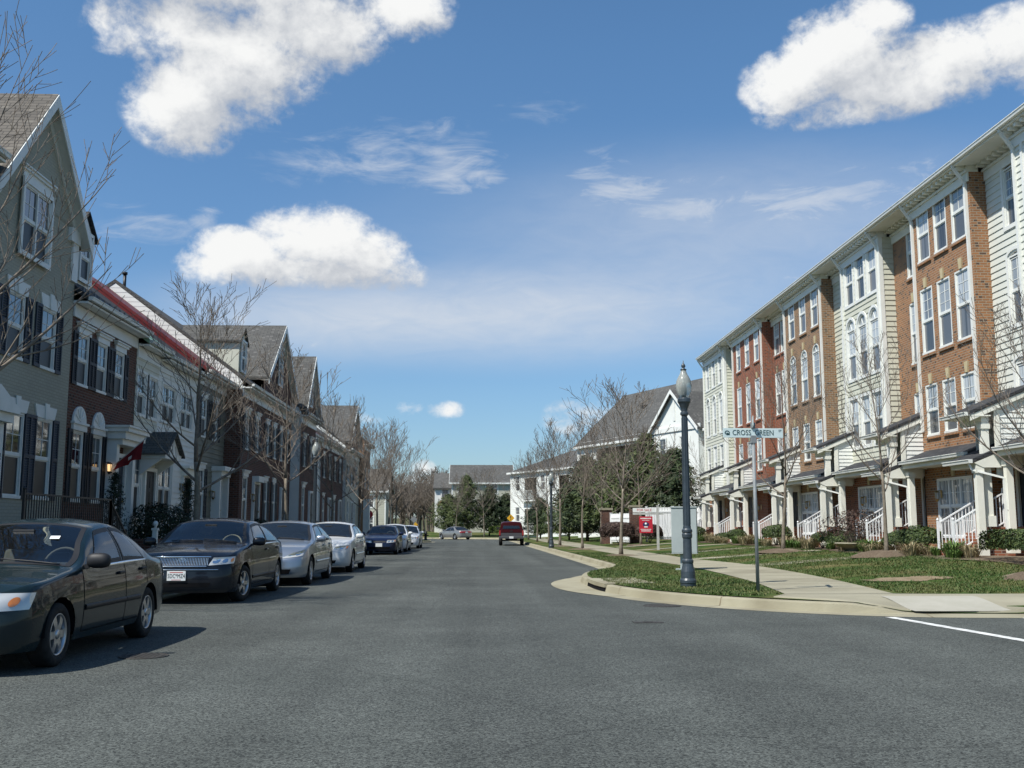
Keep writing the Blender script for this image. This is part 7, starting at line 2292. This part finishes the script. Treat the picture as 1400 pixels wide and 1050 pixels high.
S2 = sedan('paint_black', 4.87, 1.82, 1.465, nose=.74, hood=.80, cowlz=1.0, belt=.95, deck=1.05, rimkind='five', trimmat='chrome', mould=.40, mouldmat='black_plastic', seatmat='seat_beige', wheelmat='seat_beige', rw=.315, ra=.37,
           head=[(.46, .645), (.93, .675), (1.02, .79), (.54, .775)], steer=R(-12), plate='5DC*MZ4', plate_z=.475, badge=.715, ybt=-.80, ybb=-1.78, cb=.34, platex=.06)
S2['grilles'] = [('grille', .47, .635, .775, 'black_plastic', .14), ('intake', .50, .29, .36, 'dark', .05)]
S2['bars'] = [(.46, .645, .765, 34, .0065, 'chrome', 'grille_bars'), (.50, .785, .785, -1, .022, 'chrome', 'grille_frame'), (.43, .632, .632, -1, .018, 'chrome', 'grille_base'), (.62, .575, .575, -1, .012, 'chrome', 'bumper_strip')]
put(S2, -4.10, 18.6, 'blue black sedan with a chrome grille and white 5DC MZ4 plate', group=GC)
S3 = sedan('paint_silver', 4.81, 1.81, 1.45, nose=.66, hood=.76, cowlz=.98, belt=.945, deck=1.06, rimkind='five', rw=.318, ra=.37, mouldmat='paint_silver', glass='car_glass_dark',
           head=[(.34, .60), (.86, .66), (1.02, .80), (.62, .735)], headsub=[(.10, .45, .25, .75, 0), (.5, .8, .2, .8, 0)], ybt=-.85, ybb=-1.75)
S3['grilles'] = [('grille', .30, .60, .665, 'black_plastic', .1), ('intake', .56, .27, .37, 'dark', .06)]
S3['bars'] = [(.30, .655, .655, -1, .02, 'chrome', 'grille_frame')]
put(S3, -3.78, 23.9, 'silver blue sedan with slanted headlights, third in the left row', group=GC)
S4 = sedan('paint_pearl', 4.81, 1.82, 1.46, nose=.68, hood=.78, cowlz=.99, belt=.95, deck=1.07, rimkind='five', rw=.32, ra=.37, glass='car_glass_dark',
           head=[(.36, .60), (.86, .66), (1.04, .79), (.50, .745)], ybt=-.85, ybb=-1.75)
S4['grilles'] = [('grille', .32, .61, .69, 'black_plastic', .1), ('intake', .50, .27, .36, 'dark', .06)]
put(S4, -3.64, 30.6, 'white sedan between the silver blue sedan and the navy sedan', group=GC)
S5 = sedan('paint_navy', 4.4, 1.70, 1.40, rimkind='seven', plate='', plate_z=.46, glass='car_glass')
put(S5, -3.85, 50.0, 'small navy sedan with a plain white front plate, fifth in the left row', group=GC)
S6 = sedan('paint_white', 4.6, 1.78, 1.47, rimkind='five', glass='car_glass_dark')
put(S6, -3.78, 55.6, 'white sedan half hidden behind the navy sedan', group=GC)
S8 = sedan('paint_navy', 4.5, 1.75, 1.5, glass='car_glass_dark')
build_car(S8, (-9.2, 93.5 + 6.5, .0), R(80), 'dark blue car mostly hidden behind the navy sedan roof, out on the cross street')
S7 = sedan('paint_white', 4.5, 1.74, 1.42, rimkind='seven', glass='car_glass_dark')
put(S7, -3.62, 64.2, 'white sedan with dark bumper grille, last in the left row', group=GC)
S9 = sedan('paint_champagne', 4.7, 1.76, 1.40, rimkind='seven', glass='car_glass_dark', tail_off=(.10, .80))
build_car(S9, (-2.55, 112.2, 0), R(32), 'silver beige sedan seen from behind at the bend before the evergreens')

# pickup truck seen from behind
def pickup(loc, rz, label):
    t = empty('pickup_truck', loc, rz, label, 'pickup truck')
    pm = M['paint_maroon']; gm = M['sill_grey']
    W = .93
    def hull(sec, name, mat, parent=t, bw=.03):
        """sec: list of (y, [(x,z)...]) half outlines, lofted and mirrored"""
        mb = MB(); rows = []
        for y, pts in sec:
            full = [(x, y, z) for x, z in pts] + [(-x, y, z) for x, z in pts[::-1]]
            rows.append(full + [full[0]])
        mb.grid(rows, smooth=False); mb.poly(rows[0][:-1]); mb.poly(rows[-1][:-1][::-1])
        return bevel(fix_normals(mb.build(name, mat, parent)), bw)
    # bed side panels with wheel arches, floor, tailgate
    def side(sx, ya, yb, name, wy):
        mb = MB(); ra = .47; n = 60; top = 1.16; rows = []
        for i in range(n + 1):
            y = ya + (yb - ya) * i / n; d = abs(y - wy); zb = .62
            if d < ra: zb = max(zb, .42 + math.sqrt(ra * ra - d * d))
            rows.append([(sx * W * .94, y, zb), (sx * W, y, max(zb + .01, .72)), (sx * W * 1.01, y, .92), (sx * W * .985, y, 1.10), (sx * W * .95, y, top), (sx * W * .86, y, top), (sx * W * .86, y, zb)])
        mb.grid(rows, mfun=lambda i, j: 0)
        mb.poly(rows[0]); mb.poly(rows[-1][::-1])
        return fix_normals(mb.build(name, [pm], t))
    for sx in (1, -1): side(sx, -2.68, -.55, 'bed_side', -1.72)
    mb = MB(); mb.box(-W * .86, -2.6, .66, W * .86, -.6, .72); mb.box(-W * .95, -.62, .66, W * .95, -.56, 1.16); mb.build('bed', gm, t)
    tg = MB(); tg.box(-W * .845, -2.71, .93, W * .845, -2.64, 1.165); tg.box(-W * .845, -2.705, .64, W * .845, -2.65, .929, 1)
    tg.box(-.60, -2.716, .97, .60, -2.708, 1.09, 0); o = bevel(tg.build('tailgate', [pm, gm], t), .012)
    h = MB(); h.box(-.11, -2.73, 1.02, .11, -2.712, 1.09); h.build('handle', M['black_plastic'], o)
    bp = MB(); bp.box(-W * .98, -2.86, .50, W * .98, -2.70, .68); bp.box(-W * .98, -2.72, .5, -W * .90, -2.4, .66); bp.box(W * .90, -2.72, .5, W * .98, -2.4, .66); bevel(bp.build('rear_bumper', M['sill_grey'], t), .02)
    pl = MB(); pl.box(-.155, -2.875, .52, .155, -2.863, .67); pl.build('licence_plate', M['plate'], t)
    for sx in (1, -1):
        tl = MB(); tl.box(sx * W * .86, -2.725, .74, sx * W * .985, -2.60, 1.10); bevel(tl.build('tail_light', M['redlens'], t), .01)
    # cab
    cab = hull([(-.52, [(0, .6), (W * .94, .6), (W, .9), (W * .97, 1.17), (W * .80, 1.62), (W * .66, 1.70), (0, 1.73)]), (-.30, [(0, .6), (W * .94, .6), (W * 1.0, .9), (W * .97, 1.17), (W * .83, 1.66), (W * .68, 1.74), (0, 1.77)]), (.55, [(0, .6), (W * .94, .6), (W * 1.0, .9), (W * .97, 1.17), (W * .83, 1.66), (W * .68, 1.74), (0, 1.77)]), (1.25, [(0, .6), (W * .94, .6), (W * 1.0, .9), (W * .97, 1.13), (W * .93, 1.16), (W * .80, 1.19), (0, 1.22)])], 'cab', pm)
    fr = hull([(1.26, [(0, .5), (W * .94, .5), (W, .9), (W * .95, 1.12), (W * .8, 1.17), (0, 1.20)]), (2.35, [(0, .5), (W * .92, .5), (W * .98, .85), (W * .93, 1.04), (W * .8, 1.10), (0, 1.13)]), (2.6, [(0, .52), (W * .8, .52), (W * .9, .82), (W * .85, .95), (W * .7, .99), (0, 1.0)])], 'hood', pm)
    t.scale = (.95, 1, .97)
    g = MB(); g.prism([(-W * .70, -.545, 1.22), (W * .70, -.545, 1.22), (W * .62, -.50, 1.63), (-W * .62, -.50, 1.63)], (0, .012, 0)); g.build('rear_window', M['car_glass_dark'], t)
    for sx in (1, -1):
        g = MB(); g.poly([(sx * (W * .975), -.35, 1.20), (sx * W * .975, .85, 1.20), (sx * W * .855, .45, 1.62), (sx * W * .855, -.30, 1.62)]); fix_normals(g.build('side_window', M['car_glass_dark'], t))
        m_ = MB(); m_.box(sx * W * .99, .95, 1.14, sx * (W + .2), 1.05, 1.32); bevel(m_.build('wing_mirror', M['black_plastic'], t), .02)
    s_ = MB()
    for sx in (-.42, .42): s_.box(sx - .22, -.40, .7, sx + .22, -.28, 1.38); s_.box(sx - .11, -.40, 1.40, sx + .11, -.32, 1.58)
    s_.build('seats', M['seat'], t)
    f_ = MB(); f_.box(-.45, -2.6, .42, .45, 2.3, .60); f_.beam((-.7, -1.72, .38), (.7, -1.72, .38), .10, .10); f_.beam((-.55, -2.5, .36), (-.55, -2.0, .36), .07, .07); f_.build('chassis', M['dark'], t)
    ty, ri, hb_ = wheel_meshes(.385, .25, 'five')
    for sx in (1, -1):
        for wy in (-1.72, 1.75):
            o = inst('wheel', hb_, t, (sx * (W - .12), wy, .385), 0 if sx > 0 else math.pi); inst('tyre', ty, o); inst('rim', ri, o)
    return t
pickup((2.36, 76.6, 0), R(-1.6), 'maroon pickup truck with a grey rear bumper parked on the right')
# ---------------------------------------------------------------- camera
VX, VY, FPX = 655.0, 721.0, 1415.0
pitch = math.atan((VY - 525) / FPX); yaw = math.atan((700 - VX) / FPX * math.cos(pitch))
cam = bpy.data.cameras.new('camera'); co = bpy.data.objects.new('camera', cam); COL.objects.link(co)
co.location = (0, 0, 1.28); co.rotation_euler = (R(90) + pitch, 0, -yaw)
cam.sensor_width = 36; cam.lens = 36 * FPX / 1400; cam.clip_end = 6000; cam.clip_start = .05
scene.camera = co
# ---------------------------------------------------------------- light
EL = R(54); toward = Vector((-.79, -.61, 0)).normalized()   # horizontal direction to the sun
sd = Vector((toward.x * math.cos(EL), toward.y * math.cos(EL), math.sin(EL)))
sun = bpy.data.lights.new('sun', 'SUN'); so = bpy.data.objects.new('sun', sun); COL.objects.link(so)
sun.energy = 5.0; sun.angle = R(.53); sun.color = (1, .965, .90)
so.rotation_euler = sd.to_track_quat('Z', 'Y').to_euler()
# ---------------------------------------------------------------- sky with clouds (in sky directions: azimuth / elevation)
w = bpy.data.worlds.new('World'); scene.world = w; w.use_nodes = True
nt = w.node_tree; L = nt.links; bg = nt.nodes['Background']; bg.inputs['Strength'].default_value = .093
sky = N(nt, 'ShaderNodeTexSky'); sky.sky_type = 'NISHITA'; sky.sun_disc = False
sky.sun_elevation = EL; sky.sun_rotation = math.atan2(toward.x, toward.y)
sky.air_density = 1.0; sky.dust_density = .6; sky.ozone_density = 1.6; sky.altitude = 50
def px2dir(x, y):
    a = (x - 700) / FPX; b = -(y - 525) / FPX
    d = Vector((a, math.cos(pitch) - b * math.sin(pitch), math.sin(pitch) + b * math.cos(pitch)))
    c, s = math.cos(-yaw), math.sin(-yaw)
    d = Vector((d.x * c - d.y * s, d.x * s + d.y * c, d.z)); return d.normalized()
def math_(op, a, b=None, c=None, clamp=False):
    n = N(nt, 'ShaderNodeMath'); n.operation = op; n.use_clamp = clamp
    for i, v in enumerate((a, b, c)):
        if v is None: continue
        if isinstance(v, (int, float)): n.inputs[i].default_value = v
        else: L.new(v, n.inputs[i])
    return n.outputs[0]
tc = N(nt, 'ShaderNodeTexCoord'); sep = N(nt, 'ShaderNodeSeparateXYZ'); L.new(tc.outputs['Generated'], sep.inputs[0])
X, Y, Z = sep.outputs
az = math_('ARCTAN2', X, Y); hyp = math_('SQRT', math_('ADD', math_('MULTIPLY', X, X), math_('MULTIPLY', Y, Y))); el = math_('ARCTAN2', Z, hyp)
cmb = N(nt, 'ShaderNodeCombineXYZ'); L.new(az, cmb.inputs[0]); L.new(el, cmb.inputs[1])
AE = cmb.outputs[0]
def noise(scale, detail, rough, off=(0, 0, 0), stretch=(1, 1, 1), dist=0.0):
    mp = N(nt, 'ShaderNodeMapping'); mp.inputs['Location'].default_value = off; mp.inputs['Scale'].default_value = stretch
    L.new(AE, mp.inputs['Vector'])
    n = N(nt, 'ShaderNodeTexNoise'); n.inputs['Scale'].default_value = scale; n.inputs['Detail'].default_value = detail; n.inputs['Roughness'].default_value = rough; n.inputs['Distortion'].default_value = dist
    L.new(mp.outputs[0], n.inputs['Vector']); return n.outputs['Fac']
def aez(x, y):
    d = px2dir(x, y); return math.atan2(d.x, d.y), math.atan2(d.z, math.hypot(d.x, d.y))
# cumulus: sums of soft ellipses (pixel centre x,y, radii), eroded by noise.  (x, y, rx, ry, weight)
CU = [
 (255, 140, 85, 70, 1.05), (330, 90, 130, 75, 1.1), (240, 40, 120, 50, 1.0), (420, 35, 130, 60, 1.0), (560, 10, 70, 45, .95), (300, -40, 260, 60, 1.1), (185, 62, 60, 22, .7),
 (430, 325, 92, 48, 1.15), (330, 352, 82, 42, 1.1), (500, 350, 75, 40, 1.05), (420, 370, 160, 26, .95), (550, 372, 42, 28, .8), (285, 362, 48, 28, .9),
 (1150, 75, 95, 62, 1.15), (1080, 115, 70, 48, 1.0), (1210, 105, 95, 55, 1.0), (1300, 85, 100, 52, 1.0), (1390, 55, 80, 45, 1.0), (1190, 30, 55, 38, .95), (1160, 150, 130, 24, .75), (1480, 60, 110, 60, 1.0),
 (609, 561, 30, 14, .52), (560, 558, 24, 11, .44), (500, 572, 24, 12, .44),
 (578, 642, 20, 15, .55), (585, 662, 48, 17, .55), (805, 570, 66, 30, .56), (1010, 640, 60, 20, .5),
]
def field(dx, dy):
    """summed ellipse field at the direction shifted by (dx,dy) radians"""
    tot = None
    a_ = math_('ADD', az, dx) if dx else az; e_ = math_('ADD', el, dy) if dy else el
    for (x, y, rx, ry, wt) in CU:
        a0, e0 = aez(x, y); ra = rx / FPX * 1.10; re = ry / FPX * 1.10
        u = math_('MULTIPLY', math_('SUBTRACT', a_, a0), 1 / ra); v = math_('MULTIPLY', math_('SUBTRACT', e_, e0), 1 / re)
        d2 = math_('ADD', math_('MULTIPLY', u, u), math_('MULTIPLY', v, v))
        g = math_('MULTIPLY', math_('SUBTRACT', 1.0, d2, clamp=True), wt)
        tot = g if tot is None else math_('MAXIMUM', tot, g)
    return tot
def cdens(dx, dy, det):
    f = field(dx, dy)
    n1 = noise(13, det, .60, (dx + .3, dy + .1, 0), (1, 1.25, 1), .25)
    r = math_('ADD', math_('MULTIPLY', f, .75), math_('MULTIPLY', math_('SUBTRACT', n1, .5), 1.55))
    if det > 6:
        n2 = noise(46, 7, .62, (dx + .7, dy, 0), (1, 1.2, 1), .3); r = math_('ADD', r, math_('MULTIPLY', math_('SUBTRACT', n2, .5), .66))
        n3 = noise(120, 5, .6, (dx + .2, dy, 0), (1, 1.1, 1), .4); r = math_('ADD', r, math_('MULTIPLY', math_('SUBTRACT', n3, .5), .38))
    return r
d0 = cdens(0, 0, 9)
F0 = field(0, 0)
sm = N(nt, 'ShaderNodeMapRange'); sm.interpolation_type = 'SMOOTHSTEP'
sm.inputs['From Min'].default_value = .03; sm.inputs['From Max'].default_value = .66
L.new(d0, sm.inputs['Value'])
gate = N(nt, 'ShaderNodeMapRange'); gate.interpolation_type = 'SMOOTHSTEP'; gate.inputs['From Min'].default_value = .0; gate.inputs['From Max'].default_value = .25; L.new(F0, gate.inputs['Value'])
cum = math_('MULTIPLY', sm.outputs[0], gate.outputs[0])
# light comes from the upper left: compare with the density towards the light
d1 = cdens(-.022, .030, 5)
lit = math_('SUBTRACT', d0, d1)
shade = N(nt, 'ShaderNodeMapRange'); shade.interpolation_type = 'SMOOTHSTEP'; shade.inputs['From Min'].default_value = -.55; shade.inputs['From Max'].default_value = .62
L.new(lit, shade.inputs['Value'])
cc = N(nt, 'ShaderNodeMixRGB'); cc.inputs['Color1'].default_value = (4.6, 4.9, 5.4, 1); cc.inputs['Color2'].default_value = (8.5, 8.55, 8.5, 1)
L.new(shade.outputs[0], cc.inputs['Fac'])
# thin cirrus streaks
ci = noise(3.1, 8, .62, (1.7, .4, 0), (1, 4.2, 1), 1.1)
c2 = noise(15, 8, .62, (.2, .9, 0), (1, 3.2, 1), .9)
cr = N(nt, 'ShaderNodeMapRange'); cr.interpolation_type = 'SMOOTHSTEP'; cr.inputs['From Min'].default_value = .47; cr.inputs['From Max'].default_value = .80
L.new(math_('ADD', math_('MULTIPLY', ci, .75), math_('MULTIPLY', c2, .25)), cr.inputs['Value'])
band = None
for (x, y, rx, ry, wt) in [(740, 440, 520, 52, .62), (1080, 262, 240, 40, .95), (590, 205, 110, 50, .62), (640, 235, 60, 35, .6), (840, 235, 70, 40, .65), (1000, 350, 300, 70, .45), (350, 450, 250, 50, .35), (190, 305, 80, 28, .75), (290, 297, 26, 16, .8), (740, 148, 60, 24, .5), (430, 210, 120, 60, .4), (1150, 440, 200, 60, .3)]:
    a0, e0 = aez(x, y); u = math_('MULTIPLY', math_('SUBTRACT', az, a0), FPX / (rx * 1.3)); v = math_('MULTIPLY', math_('SUBTRACT', el, e0), FPX / (ry * 1.3))
    g = math_('MULTIPLY', math_('SUBTRACT', 1.0, math_('ADD', math_('MULTIPLY', u, u), math_('MULTIPLY', v, v)), clamp=True), wt)
    band = g if band is None else math_('ADD', band, g)
cv = math_('ADD', math_('MULTIPLY', band, .62), math_('MULTIPLY', math_('SUBTRACT', math_('ADD', math_('MULTIPLY', ci, .5), math_('MULTIPLY', c2, .5)), .53), 3.4))
cs = N(nt, 'ShaderNodeMapRange'); cs.interpolation_type = 'SMOOTHSTEP'; cs.inputs['From Min'].default_value = .05; cs.inputs['From Max'].default_value = 1.0; cs.inputs['To Max'].default_value = .72; L.new(cv, cs.inputs['Value'])
bs = N(nt, 'ShaderNodeMapRange'); bs.interpolation_type = 'SMOOTHSTEP'; bs.inputs['From Min'].default_value = 0; bs.inputs['From Max'].default_value = .5; L.new(band, bs.inputs['Value'])
veil = None
for (x, y, rx, ry, wt) in [(690, 432, 360, 62, .62), (1060, 300, 330, 90, .22), (900, 340, 420, 120, .20), (380, 440, 200, 60, .30)]:
    a0, e0 = aez(x, y); u = math_('MULTIPLY', math_('SUBTRACT', az, a0), FPX / (rx * 1.5)); v = math_('MULTIPLY', math_('SUBTRACT', el, e0), FPX / (ry * 1.5))
    g = math_('SUBTRACT', 1.0, math_('ADD', math_('MULTIPLY', u, u), math_('MULTIPLY', v, v)), clamp=True)
    g = math_('MULTIPLY', math_('MULTIPLY', g, g), wt); veil = g if veil is None else math_('ADD', veil, g)
veil = math_('MULTIPLY', veil, math_('ADD', .25, math_('MULTIPLY', math_('ADD', ci, c2), .75)))
cl = math_('MAXIMUM', math_('MULTIPLY', cs.outputs[0], bs.outputs[0], clamp=True), veil)
m1 = N(nt, 'ShaderNodeMixRGB'); m1.inputs['Color2'].default_value = (6.6, 6.9, 7.3, 1)
hs = N(nt, 'ShaderNodeHueSaturation'); hs.inputs['Saturation'].default_value = 1.0; hs.inputs['Value'].default_value = 1.0
te = N(nt, 'ShaderNodeMapRange'); te.inputs['From Min'].default_value = 0; te.inputs['From Max'].default_value = .45; L.new(el, te.inputs['Value'])
tint = N(nt, 'ShaderNodeMixRGB'); tint.inputs['Color1'].default_value = (.72, .89, 1.08, 1); tint.inputs['Color2'].default_value = (.78, 1.10, 1.28, 1); L.new(te.outputs[0], tint.inputs['Fac'])
tm = N(nt, 'ShaderNodeMixRGB'); tm.blend_type = 'MULTIPLY'; tm.inputs['Fac'].default_value = 1
L.new(sky.outputs[0], tm.inputs['Color1']); L.new(tint.outputs[0], tm.inputs['Color2']); L.new(tm.outputs[0], hs.inputs['Color'])
L.new(hs.outputs[0], m1.inputs['Color1']); L.new(math_('MULTIPLY', cl, .92), m1.inputs['Fac'])
m2 = N(nt, 'ShaderNodeMixRGB'); L.new(cum, m2.inputs['Fac']); L.new(m1.outputs[0], m2.inputs['Color1']); L.new(cc.outputs[0], m2.inputs['Color2'])
L.new(m2.outputs[0], bg.inputs['Color'])
scene.view_settings.view_transform = 'Standard'; scene.view_settings.look = 'None'; scene.view_settings.exposure = .24; scene.view_settings.gamma = 1
scene.cycles.max_bounces = 6; scene.cycles.transparent_max_bounces = 12
scene.cycles.caustics_reflective = False; scene.cycles.caustics_refractive = False
scene.cycles.sample_clamp_indirect = 6
